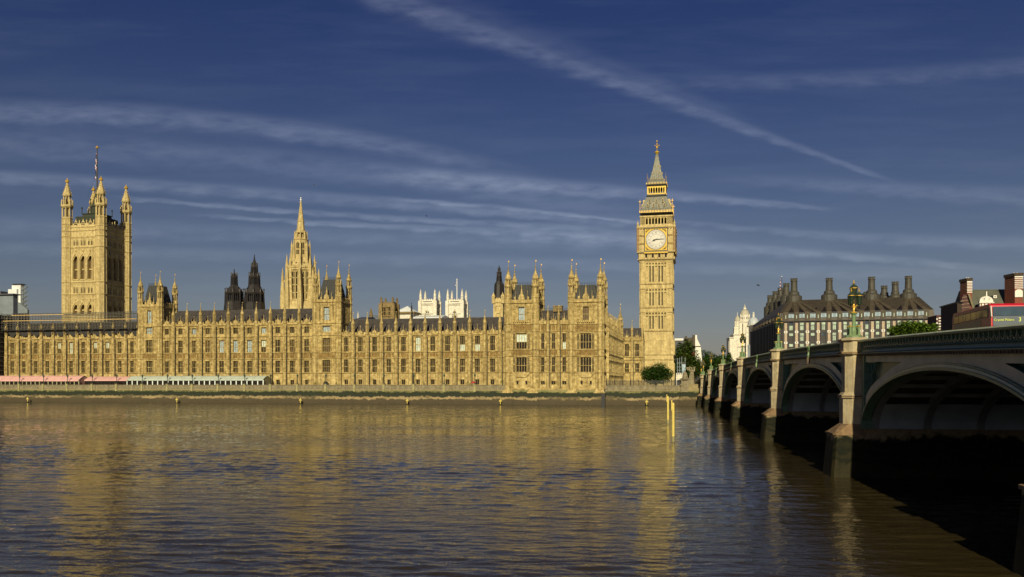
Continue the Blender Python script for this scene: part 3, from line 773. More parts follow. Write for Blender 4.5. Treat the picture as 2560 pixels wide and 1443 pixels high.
# north return front, seen almost edge on: its deep buttresses catch the sun
xr = X(1505.5, YP)+.1
z = [ZZ(v, 1530, 15) for v in (931, 895, 880, 833)]
T = Thing('palace_wing', 'side range receding from the pavilion corner, seen edge on with many buttresses', 'palace wing', PAL, xr, YP+10, 0)
ya, yb = YP+9.6, 49.0; nb = 13; st = (yb-ya)/nb
w = MB(); w.box(xr-14, xr-.6, ya, yb, 4.3, z[3]); b_ = MB(); tr = MB(); pr = MB(); wn = MB()
for i in range(nb+1):
    yy = ya+i*st; m = MB(); m.box(xr-.65, xr+1.0, yy-.6, yy+.6, 4.3, z[3]+.6)
    for zz in z: m.box(xr-.65, xr+1.2, yy-.75, yy+.75, zz-.2, zz+.15)
    o = m.part('buttress', 'honey_stone', T); p_ = MB(); p_.lathe(xr+.1, yy, [(.55, z[3]+.6), (.5, z[3]+2.6), (.62, z[3]+2.8), (.3, z[3]+4.2), (.1, z[3]+5.4), (.2, z[3]+5.5), (0, z[3]+6.4)], 8)
    p_.part('pinnacle', 'honey_stone', T, parent=o)
for zz in z: tr.box(xr-.6, xr-.2, ya, yb, zz-.16, zz+.12)
tr.part('string_course', 'honey_stone', T)
for i in range(nb):
    a, b = ya+i*st+.7, ya+(i+1)*st-.7
    for c, d in ((z[0]+.5, z[1]-.6), (z[2]+.5, z[3]-.8)): wn.box(xr-.62, xr-.55, a+.6, b-.6, c, d)
    n = 5
    for k in range(0, n, 1): pr.box(xr-.5, xr-.15, a+(b-a)*k/n, a+(b-a)*(k+.6)/n, z[3], z[3]+1.0)
w.part('wall', 'honey_stone', T); wn.part('window_row', 'pane_dark', T); pr.part('parapet', 'honey_stone', T)
q = MB(); q.ext([(xr-13.5, z[3]), (xr-1.0, z[3]), (xr-7, z[3]+4.5)], ya, yb); q.part('roof', 'slate', T)
put_turret(T, xr-.2, yb, 1.1, z[3], z[3]+7.0, z[3]+11.5, vane=1.3)
# link range facing the river beside the clock tower
YL = 50.0
x0, x1 = X(1556, YL), X(1606, YL); g = lambda v: ZZ(v, 1578, YL)
T = Thing('palace_wing', 'short golden range with tall windows joining the clock tower to the palace', 'palace wing', PAL, (x0+x1)/2, YL, 4.3)
facade(T, x0-4, x1, YL, 3, [g(931), g(900), g(893), g(852)], [(g(932), g(909), .4, 3, False), (g(891), g(861), .4, 3, True)], 4.3, g(850), g(800), carve=None, roof=(g(819), 12), gw=(5, 7), r=.5, ground=False)
# flat-roofed yard building filling the block behind the river front
q = MB(); q.box(X(420), X(1240), 20, 60, 4.3, 22); q.box(X(1290), X(1500, 10), 10, 45, 4.3, 22)
single('rear_range', 'plain inner ranges of the palace hidden behind the river front', 'building', q, 'sooty_stone', PAL, X(900), 20, 4.3)

# ---------------------------------------------------------------- clock tower
def clock_tower():
    y0 = 66.0; cw = 1643.5
    # centre line from the spire; front face plane at y0
    hw = 6.15; yc = y0+hw
    xc = PAL.x(1642.5, yc); g = lambda py, y=y0: PAL.z(py, xc, y)
    gc = lambda py: PAL.z(py, xc, yc)
    T = Thing('clock_tower', 'tall clock tower with white dial, gilded belfry and grey iron spire', 'clock tower', PAL, xc, yc, 4.3)
    st = 'tower_stone'
    w = MB(); hwb = hw+.35
    w.sq(xc, yc, [(hwb, 4.3), (hwb, g(849)), (hw, g(847))])
    w.sq(xc, yc, [(hw-.55, g(847)), (hw-.55, g(652))])
    # corner piers and recessed panelled middle
    rot_sides = [(0, 0), (pi/2, 0), (-pi/2, 0), (pi, 0)]
    def side(builder, a): w.add(shift(builder, -xc, -yc), xc, yc, 0, a)
    def shift(b, dx, dy):
        o = MB(); o.v = [(x+dx, y+dy, z) for x, y, z in b.v]; o.f = list(b.f); o.m = list(b.m); return o
    s = MB(); Y = yc-hw
    lv = [g(849), g(827.5), g(781), g(769), g(722), g(710), g(652)]
    for sx in (-1, 1):
        x0, x1 = sorted((xc+sx*hw, xc+sx*(hw-2.05)))
        s.box(x0, x1, Y, Y+.34, lv[0], g(652))
        for a, b in ((lv[1], lv[2]), (lv[3], lv[4]), (lv[5], lv[6])):
            ribs(s, x0+.25, x1-.25, Y, a+.4, b-.5, .5, .2, .14)
            for k in range(1, 6): s.box(x0+.2, x1-.2, Y-.08, Y, a+(b-a)*k/6-.08, a+(b-a)*k/6+.08)
    n = 7; a0, a1 = xc-(hw-2.15), xc+(hw-2.15)
    for a, b in ((g(887), g(850)), (lv[1], lv[2]), (lv[3], lv[4]), (lv[5], g(656))):
        yy = Y if a > lv[0] else yc-hwb
        for i in range(n+1):
            x = a0+(a1-a0)*i/n; s.box(x-.2, x+.2, yy-.3, yy+.36, a+.2, b-.1)
        for i in range(n):
            x = a0+(a1-a0)*(i+.5)/n
            if i in (1, 2, 4, 5): s.box(x-.2, x+.2, Y+.2, Y+.50, a+.5, b-1.1, 2)
            s.box(x-.4, x+.4, yy+.05, yy+.36, b-1.4, b-1.0)
            s.ball((x, yy, b-.9), .2, n=4, k=2)
            s.box(x-.4, x+.4, yy+.1, yy+.36, a+.2, a+.8)
        c = (a1-a0)/n
        for i in range(n):       # arched heads
            x = a0+c*i; s.ext([(x, b), (x, b-.9), (x+c*.25, b-.35), (x+c*.5, b-.1), (x+c*.75, b-.35), (x+c, b-.9), (x+c, b)], yy-.1, yy+.3)
    for a, b in ((lv[0], lv[1]), (lv[2], lv[3]), (lv[4], lv[5])):   # carved belts
        s.box(xc-hw, xc+hw, Y+.1, Y+.34, a, b)
        for i in range(15):
            x = xc-hw+.3+(2*hw-.6)*i/14; s.box(x-.16, x+.16, Y-.1, Y+.1, a+.3, b-.3)
        for z in (a, b): string_course(s, xc-hw-.1, xc+hw+.1, Y+.1, z, .42, .4)
    string_course(s, xc-hwb, xc+hwb, yc-hwb, g(887), .3, .35); string_course(s, xc-hwb, xc+hwb, yc-hwb, g(899), .3, .35)
    ribs(s, xc-hwb+.2, xc-hwb+2, yc-hwb, 6, g(900), .5); ribs(s, xc+hwb-2, xc+hwb-.2, yc-hwb, 6, g(900), .5); ribs(s, a0, a1, yc-hwb, 8, g(901), .7)
    ribs(s, xc-hwb+.2, xc-hwb+2, yc-hwb, g(886), g(850), .5); ribs(s, xc+hwb-2, xc+hwb-.2, yc-hwb, g(886), g(850), .5)
    for a in (0, pi/2, pi, -pi/2): side(s, a)
    # corbelling and clock stage
    h3 = 7.05
    w.sq(xc, yc, [(hw, g(656)), (h3-.5, g(649)), (h3-.45, g(631)), (h3, g(629)), (h3, g(572)), (h3+.15, g(571)), (h3+.15, g(568)), (h3-.4, g(566)), (h3-.4, g(563.5))])
    s = MB(); Yf = yc-h3
    for sx in (-1, 1):
        x0, x1 = sorted((xc+sx*(h3-.35), xc+sx*4.45)); ribs(s, x0, x1, Yf, g(627), g(576), .55, .12, .1)
        for v in (590, 610): s.box(x0, x1, Yf-.1, Yf, g(v)-.35, g(v)+.35, 1)
    c = 8.6/7
    for i in range(7):          # blind arcade under the dial
        x = xc-4.3+c*i; Ya = yc-h3+.45
        s.ext([(x, g(631)), (x, g(637)), (x+c*.25, g(634)), (x+c*.5, g(632.5)), (x+c*.75, g(634)), (x+c, g(637)), (x+c, g(631))], Ya-.4, Ya+.05)
        s.box(x-.12, x+.12, Ya-.4, Ya+.05, g(645), g(631))
        if i % 2 == 0: s.box(x+.25, x+c-.25, Ya-.05, Ya+.04, g(644), g(634), 2)
    string_course(s, xc-h3+.3, xc+h3-.3, Yf+.5, g(648), .5, .5); string_course(s, xc-h3, xc+h3, Yf, g(630), .25, .4); string_course(s, xc-h3, xc+h3, Yf, g(569), .35, .4)
    for i in range(14):
        x = xc-h3+.4+(2*h3-.8)*i/13; s.box(x-.22, x+.22, Yf-.3, Yf, g(574), g(571.5), 1)
    for a in (0, pi/2, pi, -pi/2): side(s, a)
    # belfry
    h4 = 6.0
    w.sq(xc, yc, [(h4, g(564)), (h4, g(560))]); w.sq(xc, yc, [(h4, g(543.5)), (h4+.25, g(542)), (h4+.25, g(539)), (h4, g(538))])
    w.sq(xc, yc, [(2.2, g(562)), (2.2, g(543))], 2)
    s = MB(); Yb = yc-h4; n = 7; p0, p1 = xc-4.1, xc+4.1
    for sx in (-1, 1):
        x0, x1 = sorted((xc+sx*h4, xc+sx*4.1)); s.box(x0, x1, Yb, Yb+1.9, g(560), g(543.5)); ribs(s, x0+.2, x1-.2, Yb, g(559), g(545), .5)
    for i in range(n+1):
        x = p0+(p1-p0)*i/n; s.box(x-.2, x+.2, Yb, Yb+.9, g(560), g(543.5))
    c = (p1-p0)/n
    for i in range(n):
        x = p0+c*i; s.ext([(x, g(543)), (x, g(548)), (x+c*.25, g(545.5)), (x+c*.5, g(544)), (x+c*.75, g(545.5)), (x+c, g(548)), (x+c, g(543))], Yb+.05, Yb+.6)
    for a in (0, pi/2, pi, -pi/2): side(s, a)
    w.part('wall', [st, 'carved_stone', 'pane_dark'], T)
    # corner pinnacles of the clock stage, black and gilt edge shafts
    for sx in (-1, 1):
        for sy in (-1, 1):
            cx, cy = xc+sx*(h3-.2), yc+sy*(h3-.2)
            p = MB(); p.lathe(cx, cy, [(.42, g(632)), (.5, g(629)), (.5, g(570)), (.7, g(569)), (.4, g(566)), (.4, g(562)), (.55, g(561)), (.2, g(557)), (.08, g(552)), (0, g(548))], 8)
            for k in range(18): z = g(629)+(g(570)-g(629))*(k+.5)/18; p.lathe(cx, cy, [(.5, z-.12), (.62, z), (.5, z+.12)], 8, m=1)
            p.part('pinnacle', [st, 'brick_red'], T)
    # dial
    dz = g(600); dr = 3.72; Yd = yc-h3
    for a in (0, pi/2):
        fr = MB(); q = 4.15
        fr.box(xc-q, xc+q, Yd-.12, Yd-.02, dz-q, dz+q, 0)                    # gilt square
        for sgn in (-1, 1):
            fr.box(xc+sgn*(q+.02), xc+sgn*(q+.32), Yd-.3, Yd-.02, dz-q-.35, dz+q+.35, 1)
            fr.box(xc-q-.02, xc+q+.02, Yd-.29, Yd-.02, dz+sgn*(q+.02), dz+sgn*(q+.34), 1)
            fr.box(xc-q, xc+q, Yd-.16, Yd-.121, dz+sgn*(q-.02), dz+sgn*(q-.28), 0)
            fr.box(xc+sgn*(q-.02), xc+sgn*(q-.28), Yd-.16, Yd-.121, dz-q+.3, dz+q-.3, 0)
        fr.box(xc-q-.3, xc+q+.3, Yd-.4, Yd-.02, dz-q-1.05, dz-q-.65, 0)
        for sx in (-1, 1):
            for sy in (-1, 1):
                x, z = xc+sx*3.3, dz+sy*3.3
                fr.ext([(x+sx*.55, z+sy*.1), (x+sx*.55, z-sy*1.0), (x+sx*.1, z-sy*.1), (x-sx*1.0, z+sy*.55), (x+sx*.1, z+sy*.55)], Yd-.15, Yd-.121, 1)
                fr.ball((x+sx*.1, Yd-.2, z+sy*.1), .32, 0, 8, 4)
        n = 48
        ring = lambda r0, r1, ya, m: [fr.face([(xc+r0*cos(2*pi*i/n), ya, dz+r0*sin(2*pi*i/n)), (xc+r1*cos(2*pi*i/n), ya, dz+r1*sin(2*pi*i/n)), (xc+r1*cos(2*pi*(i+1)/n), ya, dz+r1*sin(2*pi*(i+1)/n)), (xc+r0*cos(2*pi*(i+1)/n), ya, dz+r0*sin(2*pi*(i+1)/n))], m) for i in range(n)]
        ring(dr-.08, dr+.14, Yd-.23, 1); ring(dr+.14, dr+.3, Yd-.22, 0)
        face = MB(); face.lathe(0, 0, [(dr, 0), (dr, .05)], n)
        face.v = [(xc+x, Yd-.18-z, dz+y) for x, y, z in face.v]
        nm = MB()
        rom = ['XII', 'I', 'II', 'III', 'IV', 'V', 'VI', 'VII', 'VIII', 'IX', 'X', 'XI']
        for i, t in enumerate(rom):
            b = text_mb(t, .78, .008); an = -2*pi*i/12
            nm.add(type('o', (), {'v': [(xc+(x*cos(an)-(y+2.55)*sin(an)), Yd-.25-z, dz+(x*sin(an)+(y+2.55)*cos(an))) for x, y, z in b.v], 'f': b.f, 'm': b.m})())
        def rg(r0, r1):
            for i in range(n):
                p, q2 = 2*pi*i/n, 2*pi*(i+1)/n
                nm.face([(xc+r0*cos(p), Yd-.245, dz+r0*sin(p)), (xc+r1*cos(p), Yd-.245, dz+r1*sin(p)), (xc+r1*cos(q2), Yd-.245, dz+r1*sin(q2)), (xc+r0*cos(q2), Yd-.245, dz+r0*sin(q2))])
        rg(3.02, 3.08); rg(1.98, 2.04); rg(3.45, 3.49)
        for i in range(60):
            p = 2*pi*i/60; u = (cos(p), sin(p)); v = (-u[1]*.02, u[0]*.02)
            nm.face([(xc+3.08*u[0]+v[0], Yd-.246, dz+3.08*u[1]+v[1]), (xc+3.46*u[0]+v[0], Yd-.246, dz+3.46*u[1]+v[1]), (xc+3.46*u[0]-v[0], Yd-.246, dz+3.46*u[1]-v[1]), (xc+3.08*u[0]-v[0], Yd-.246, dz+3.08*u[1]-v[1])])
        hd = []
        for an, L, wd, tail in ((-2*pi*(8+14.5/60)/12, 1.75, .30, .55), (-2*pi*14.5/60, 3.5, .13, .8)):
            h = MB(); c, s_ = cos(an), sin(an)
            pl = [(-wd*.6, -tail), (wd*.6, -tail), (wd*.45, 0), (wd*1.2, L*.45 if L < 2 else L*.1), (wd*.4, L*.75), (0, L), (-wd*.4, L*.75), (-wd*1.2, L*.45 if L < 2 else L*.1), (-wd*.45, 0)]
            yb = Yd-.34 if L < 2 else Yd-.42
            h.ext([(xc+x*c-y*s_, dz+x*s_+y*c) for x, y in pl], yb-.05, yb); hd.append(h)
        def turn(b):
            if not a: return b
            o = MB(); o.v = [(xc-(y-yc), yc+(x-xc), z) for x, y, z in b.v]; o.f = b.f; o.m = b.m; return o
        F_ = turn(face).part('clock_face', 'opal_glass', T)
        turn(fr).part('dial_frame', ['gold_paint', 'black'], T)
        turn(nm).part('numerals', 'black', T, parent=F_); turn(hd[0]).part('hour_hand', 'black', T, parent=F_); turn(hd[1]).part('minute_hand', 'black', T, parent=F_)
    # lower iron roof
    r1, r2 = 5.85, 3.85
    rf = MB(); rf.sq(xc, yc, [(6.2, gc(538.5)), (6.2, gc(535)), (r1, gc(533)), (r1*.93, gc(527)), (r2*1.12, gc(505)), (r2, gc(497))])
    for sd in range(4):
        b = MB()
        for i in range(9):
            t = -1+2*i/8; b.bar((t*r1, -r1, gc(533)), (t*r2, -r2, gc(498)), .07, 4)
        for row, cnt, rr, v in ((0, 4, r1*.84, 524), (1, 3, r1*.76, 513)):
            for i in range(cnt):
                x = (i-(cnt-1)/2)*r1*(1.45 if row == 0 else 1.25)/cnt*1.0
                b.ext([(x-.36, gc(v)), (x+.36, gc(v)), (x+.36, gc(v)+1.0), (x, gc(v)+1.7), (x-.36, gc(v)+1.0)], -rr-.75, -rr+.6, 1)
                b.box(x-.22, x+.22, -rr-.78, -rr-.74, gc(v)+.15, gc(v)+1.2, 2)
        rf.add(b, xc, yc, 0, sd*pi/2)
    rf.part('lower_roof', ['spire_lead', 'tower_stone', 'black'], T)
    gl = MB()
    for sd in range(4):
        b = MB()
        for i in range(22):
            x = -6.1+12.2*i/21; b.box(x-.12, x+.12, -6.3, -6.1, gc(535), gc(533.2)); b.box(x-.14, x+.14, -6.32, -6.2, gc(538), gc(536.3))
        gl.add(b, xc, yc, 0, sd*pi/2)
    for sx in (-1, 1):
        for sy in (-1, 1):
            cx, cy = xc+sx*6.1, yc+sy*6.1
            gl.bar((cx, cy, gc(535)), (cx, cy, gc(506)), .07, 5); gl.ball((cx, cy, gc(513)), .32); gl.ball((cx, cy, gc(522)), .2); gl.box(cx-.5, cx+.5, cy-.04, cy+.04, gc(510.5), gc(510))
    gl.part('gilt_cresting', 'gold', T)
    # gilded lantern arcade
    la = MB(); hl = 3.45
    la.sq(xc, yc, [(hl+.35, gc(497)), (hl+.5, gc(495)), (hl+.35, gc(493)), (hl, gc(492.5)), (hl, gc(490))], 1)
    la.sq(xc, yc, [(hl, gc(470.5)), (hl+.2, gc(469)), (hl+.4, gc(466)), (hl+.4, gc(464))], 1)
    la.sq(xc, yc, [(1.2, gc(492)), (1.2, gc(469))], 2)
    for sd in range(4):
        b = MB()
        for i in range(8):
            x = -hl+.1+(2*hl-.2)*i/7; wd = .33 if i in (0, 7) else .16
            b.box(x-wd*.7, x+wd*.7, -hl, -hl+.4, gc(490), gc(470.5))
        for i in range(7):
            x = -hl+.1+(2*hl-.2)*i/7; c = (2*hl-.2)/7
            b.ext([(x, gc(470)), (x, gc(477)), (x+c*.5, gc(472.5)), (x+c, gc(477)), (x+c, gc(470))], -hl+.02, -hl+.3)
        b.box(-hl, hl, -hl-.02, -hl+.3, gc(490.4), gc(487.5))
        for i in range(14):
            x = -hl-.3+(2*hl+.6)*i/13; b.box(x-.1, x+.1, -hl-.5, -hl-.4, gc(465.5), gc(461.5))
        la.add(b, xc, yc, 0, sd*pi/2)
    la.part('lantern', ['gold_paint', 'dark_iron', 'black'], T)
    # upper spire
    sp = MB(); tip = 352
    rs = [(3.35, 463), (3.1, 458), (2.65, 452), (1.9, 436), (1.25, 418), (.75, 400), (.42, 386)]
    sp.sq(xc, yc, [(r, gc(v)) for r, v in rs])
    for sd in range(4):
        b = MB()
        for i in range(7):
            t = -1+2*i/6
            for (ra, va), (rb, vb) in zip(rs, rs[1:]): b.bar((t*ra, -ra, gc(va)), (t*rb, -rb, gc(vb)), .05, 4)
        for r, v, cnt in ((3.0, 452, 4), (2.1, 434, 3), (1.4, 417, 2)):
            for i in range(cnt): b.ball(((i-(cnt-1)/2)*r*1.6/cnt, -r*.95, gc(v)), .2, 1, 5, 3)
        for va, ra in ((446, 2.35), (436, 1.95), (426, 1.5), (416, 1.2), (406, .95), (396, .7)): b.ball((ra, -ra, gc(va)), .15, 1, 4, 2)
        sp.add(b, xc, yc, 0, sd*pi/2)
    for sx in (-1, 1):
        for sy in (-1, 1):
            cx, cy = xc+sx*3.5, yc+sy*3.5; sp.bar((cx, cy, gc(463)), (cx, cy, gc(438)), .05, 4, 1); sp.ball((cx, cy, gc(449)), .2, 1)
    sp.lathe(xc, yc, [(.42, gc(386)), (.6, gc(384)), (.9, gc(382)), (.9, gc(380)), (.4, gc(378))], 10, m=1)
    sp.part('spire', ['spire_lead', 'gold_paint'], T)
    fi = MB(); fi.bar((xc, yc, gc(380)), (xc, yc, gc(354)), .14, 6, r2=.06); fi.ball((xc, yc, gc(369)), .5); fi.ball((xc, yc, gc(353.5)), .36)
    for sx in (-1, 1):
        fi.bar((xc, yc, gc(367)), (xc+sx*.75, yc, gc(363)), .09, 4); fi.ball((xc+sx*.8, yc, gc(364)), .22)
    fi.ball((xc, yc, gc(361)), .32)
    fi.part('finial', 'gold', T)
clock_tower()

# ---------------------------------------------------------------- great square tower with flag (far left)
def square_tower():
    y0 = 82.0
    a, b = PAL.x(168, y0), PAL.x(252.5, y0); r = 2.35; D = b-a
    xm = (a+b)/2; ym = y0+D/2; g = lambda v: PAL.z(v, b, y0)
    T = Thing('square_tower', 'huge square gothic tower with four crowned turrets and a flagpole', 'tower', PAL, xm, ym, 4.3)
    Yf = y0-.6; x0, x1 = a, b; st = 'tower_stone'
    w = MB(); tr = MB()
    c = D/3-.9
    wx = [xm+k*D*.213 for k in (-1, 0, 1)]; ww = D*.15
    for sd in range(2):
        q = MB(); t_ = MB()
        # front drawn around origin: x in [-D/2, D/2], y = -D/2-.6
        Y = -D/2-.6
        ops = [(x-xm-ww/2, x-xm+ww/2, g(697), g(638)) for x in wx]+[(x-xm-ww/2, x-xm+ww/2, g(785), g(760)) for x in wx]
        small = []
        for x in wx:
            for k in (-.75, .75): small += [(x-xm+k-.5, x-xm+k+.5, g(732.5), g(717)), (x-xm+k-.5, x-xm+k+.5, g(612.5), g(599))]
        q.wall(-D/2, D/2, Y, 4.3, g(566), ops+small, 1.6)
        q.face([(-D/2, Y+1.6, 4.3), (D/2, Y+1.6, 4.3), (D/2, Y+1.6, g(566)), (-D/2, Y+1.6, g(566))], 2)
        for x0_, x1_, z0_, z1_ in ops:
            m = (x0_+x1_)/2; q.box(m-.14, m+.14, Y+1.0, Y+1.5, z0_, z1_); q.box(x0_, x1_, Y+1.05, Y+1.45, z0_+(z1_-z0_)*.42-.3, z0_+(z1_-z0_)*.42+.3)
            n = 6
            for i in range(n):   # pointed head filled at the corners
                pass
            hw_ = (x1_-x0_)/2
            q.ext([(x0_, z1_+.01), (x0_, z1_-2.4), (x0_+.25*hw_, z1_-1.2), (x0_+.6*hw_, z1_-.45), (m, z1_-.05), (m, z1_+.01)], Y-.02, Y+.8)
            q.ext([(x1_, z1_+.01), (m, z1_+.01), (m, z1_-.05), (x1_-.6*hw_, z1_-.45), (x1_-.25*hw_, z1_-1.2), (x1_, z1_-2.4)], Y-.02, Y+.8)
            # hood gable
            t_.ext([(x0_-.3, z1_-1.0), (x0_-.05, z1_-1.0), (m, z1_+.9), (x1_+.05, z1_-1.0), (x1_+.3, z1_-1.0), (m, z1_+1.8)], Y-.35, Y)
            t_.ball((m, Y-.2, z1_+2.2), .4, n=5, k=3)
            for xx in (x0_-.3, x1_+.3): t_.box(xx-.22, xx+.22, Y-.4, Y, z0_, z1_-1)
            t_.box(x0_-.4, x1_+.4, Y-.3, Y, z0_-.5, z0_-.1)
        for x0_, x1_, z0_, z1_ in small: q.box((x0_+x1_)/2-.1, (x0_+x1_)/2+.1, Y+.2, Y+.5, z0_, z1_); q.box(x0_, x1_, Y+.3, Y+1.4, z1_-.5, z1_, 0)
        for v in (575, 566, 591, 617, 632 if 0 else 704.5, 735): string_course(t_, -D/2, D/2, Y, g(v), .35, .5)
        for v0, v1 in ((630, 619), (714, 706), (745, 737), (597, 592)):
            ribs(q, -D/2+2.4, D/2-2.4, Y, g(v0), g(v1), .8, .14, .12)
            for i in range(12): q.ball((-D/2+2.6+(D-5.2)*i/11, Y, (g(v0)+g(v1))/2), .25, n=4, k=2)
        # carved ground above the lower windows
        carving(q, -D/2+2.3, D/2-2.3, Y, g(758), g(746), .7, .25)
        # pierced parapet with gablets
        t_.box(-D/2+2, D/2-2, Y-.05, Y+.4, g(566), g(561))
        for i in range(3):
            xx = wx[i]-xm; G = 1.7
            t_.ext([(xx-G, g(562)), (xx+G, g(562)), (xx+G, g(557)), (xx+.7, g(557)), (xx+.7, g(553)), (xx+.25, g(551)), (xx, g(545)), (xx-.25, g(551)), (xx-.7, g(553)), (xx-.7, g(557)), (xx-G, g(557))], Y-.1, Y+.35)
            t_.box(xx-.9, xx+.9, Y-.13, Y-.09, g(560.5), g(558), 2); t_.box(xx-.45, xx+.45, Y-.13, Y-.09, g(556.5), g(554), 2)
            t_.box(xx+G+.02, xx+G+.5, Y-.2, Y+.4, g(562), g(549))
        w.add(q, xm, ym, 0, sd*pi/2); tr.add(t_, xm, ym, 0, sd*pi/2)
        w.add(q, xm, ym, 0, sd*pi/2+pi)
        tr.add(t_, xm, ym, 0, sd*pi/2+pi)
    w.sq(xm, ym, [(D/2-1.2, 4.3), (D/2-1.2, g(566))])
    w.part('wall', [st, 'carved_stone', 'louvre_brown'], T); tr.part('string_course', [st, 'carved_stone', 'pane_dark'], T)
    # iron roof
    rf = MB(); rf.sq(xm, ym, [(D/2-2.3, g(566)), (D/2-2.6, g(536))])
    rf.sq(xm, ym, [(D/2-4.4, g(536)), (D/2-4.6, g(529)), (D/2-4.2, g(528)), (D/2-4.2, g(526.5))])
    for i in range(18):
        t = -1+2*i/17
        for (dx, dy) in ((t, -1), (1, t)): rf.bar((xm+dx*(D/2-2.3), ym+dy*(D/2-2.3), g(562)), (xm+dx*(D/2-2.6), ym+dy*(D/2-2.6), g(536)), .12, 4)
    for sx in (-1, 1):
        for sy in (-1, 1):
            cx, cy = xm+sx*(D/2-4.4), ym+sy*(D/2-4.4); rf.bar((cx, cy, g(528)), (cx, cy, g(514)), .2, 5); rf.ball((cx, cy, g(512.5)), .45)
    rf.part('roof', 'iron_roof', T)
    # corner turrets
    bands = [589, 575, 617, 704.5, 735, 614.9]
    for cx in (a, b):
        for cy in (y0, y0+D):
            s = MB(); s.lathe(cx, cy, [(r, 4.3), (r, g(588)), (r*.97, g(587)), (r*.97, g(540))], 8)
            shaft_bands(s, cx, cy, r, [g(v) for v in (575, 589.5, 617, 704.5, 735)], .35, .6); shaft_bands(s, cx, cy, r*.97, [g(v) for v in (565, 558.5, 543)], .25, .4)
            for k in range(8):
                an = pi/8+2*pi*k/8; s.bar((cx+r*cos(an), cy+r*sin(an), 4.3), (cx+r*.97*cos(an), cy+r*.97*sin(an), g(540)), .22, 4)
                an = 2*pi*k/8; s.bar((cx+r*.93*cos(an), cy+r*.93*sin(an), 4.3), (cx+r*.93*cos(an), cy+r*.93*sin(an), g(540)), .12, 4)
            for i in range(26):
                z = 8+(g(545)-8)*i/25; s.lathe(cx, cy, [(r*.99, z-.1), (r*1.03, z), (r*.99, z+.1)], 8)
            open_stage(s, cx, cy, r*.97, g(540), g(517))
            s.lathe(cx, cy, [(r*.97, g(517)), (r*1.2, g(514)), (r*1.2, g(510)), (r*.8, g(508)), (r*.6, g(507))], 8)
            open_stage(s, cx, cy, r*.72, g(508), g(488), core=.6)
            for k in range(8):
                an = pi/8+2*pi*k/8; s.lathe(cx+r*1.05*cos(an), cy+r*1.05*sin(an), [(r*.12, g(511)), (r*.1, g(500)), (0, g(494))], 4)
                s.bar((cx+r*1.0*cos(an), cy+r*1.0*sin(an), g(503)), (cx+r*.7*cos(an), cy+r*.7*sin(an), g(492)), .12, 4)
            o = s.part('turret', st, T)
            p = MB(); p.lathe(cx, cy, [(r*.72, g(488)), (r*.86, g(486)), (r*.86, g(482)), (r*.74, g(478)), (r*.45, g(468)), (r*.2, g(456)), (r*.16, g(452))], 8)
            for k in range(8):
                an = pi/8+2*pi*k/8
                for v, rr in ((484, .86), (477, .76), (471, .6), (465, .45), (459, .32)): p.ball((cx+r*rr*cos(an), cy+r*rr*sin(an), g(v)), .24, n=4, k=2)
            p.part('spire', st, T, parent=o)
            c = MB(); c.lathe(cx, cy, [(.3, g(453)), (.9, g(451)), (.95, g(448.5)), (.6, g(446)), (.25, g(444)), (.12, g(441)), (0, g(439))], 8); c.part('gilt_crown', 'gold', T, parent=o)
    # iron lantern under the mast, mast and flag
    ln = MB(); ln.lathe(xm, ym, [(2.6, g(528)), (2.6, g(508)), (3.0, g(507)), (2.2, g(500)), (.8, g(470)), (.6, g(462))], 8)
    for k in range(8):
        an = pi/8+2*pi*k/8; ln.bar((xm+3*cos(an), ym+3*sin(an), g(526)), (xm+3*cos(an), ym+3*sin(an), g(492)), .16, 4); ln.ball((xm+3*cos(an), ym+3*sin(an), g(489)), .35, 0, 5, 3)
        ln.bar((xm+2.9*cos(an), ym+2.9*sin(an), g(504)), (xm+.6*cos(an), ym+.6*sin(an), g(466)), .12, 4, 1 if k in (4, 5) else 0)
    ln.part('mast_lantern', ['iron_roof', 'gold'], T)
    ma = MB(); ma.bar((xm, ym, g(470)), (xm, ym, g(354)), .42, 8, r2=.2); ma.part('mast', 'black', T)
    tp = MB(); tp.lathe(xm, ym, [(.15, g(357)), (.7, g(355)), (.75, g(352.5)), (.3, g(351)), (.1, g(349)), (0, g(347.5))], 8); tp.part('mast_crown', 'gold', T)
    for sx in (-1, 1): ln = MB(); ln.bar((xm+sx*2.9, ym-2.9, g(490)), (xm, ym, g(400)), .05, 4); ln.part('stay', 'dark_iron', T)
    return T, xm, ym, g
T_sq, fx, fy, fg = square_tower()
def flag(fr, x, y, zt, zb, w, label, union=True):
    """limp flag hanging in folds down its pole"""
    n = 22; m = MB(); r = random.Random(5)
    def P(i, u):
        t = i/n; z = zt-(zt-zb)*t
        ww = w*(.45+.75*t)*(1-.25*abs(t-.9)); xx = x-.28-u*ww*(.55+.25*sin(7*t)); yy = y+.25*sin(9*t+6*u)*w*.3
        return (xx, yy, z-u*w*.9)
    k = 6
    for i in range(n):
        for j in range(k):
            a, b, c, d = P(i, j/k), P(i, (j+1)/k), P(i+1, (j+1)/k), P(i+1, j/k)
            if union:
                q = (i*1.0/n*9+j*.55) % 3.0
                mt = 2 if q < .5 else 1 if q < 1.0 else 2 if q < 1.35 else 0
            else: mt = 2 if (i+j) % 7 < 3 else 0
            m.face([a, b, c, d], mt)
    e = [(p[0], p[1]+.03, p[2]) for p in m.v]; o = len(m.v); m.v += e; m.f += [tuple(o+t for t in reversed(f)) for f in m.f]; m.m += list(m.m)
    single('flag', label, 'flag', m, ['flag_blue', 'flag_red', 'flag_white'], fr, x, y, zb)
flag(PAL, fx, fy, fg(364), fg(430), 1.9, 'red, white and blue flag hanging limp on the square tower mast')

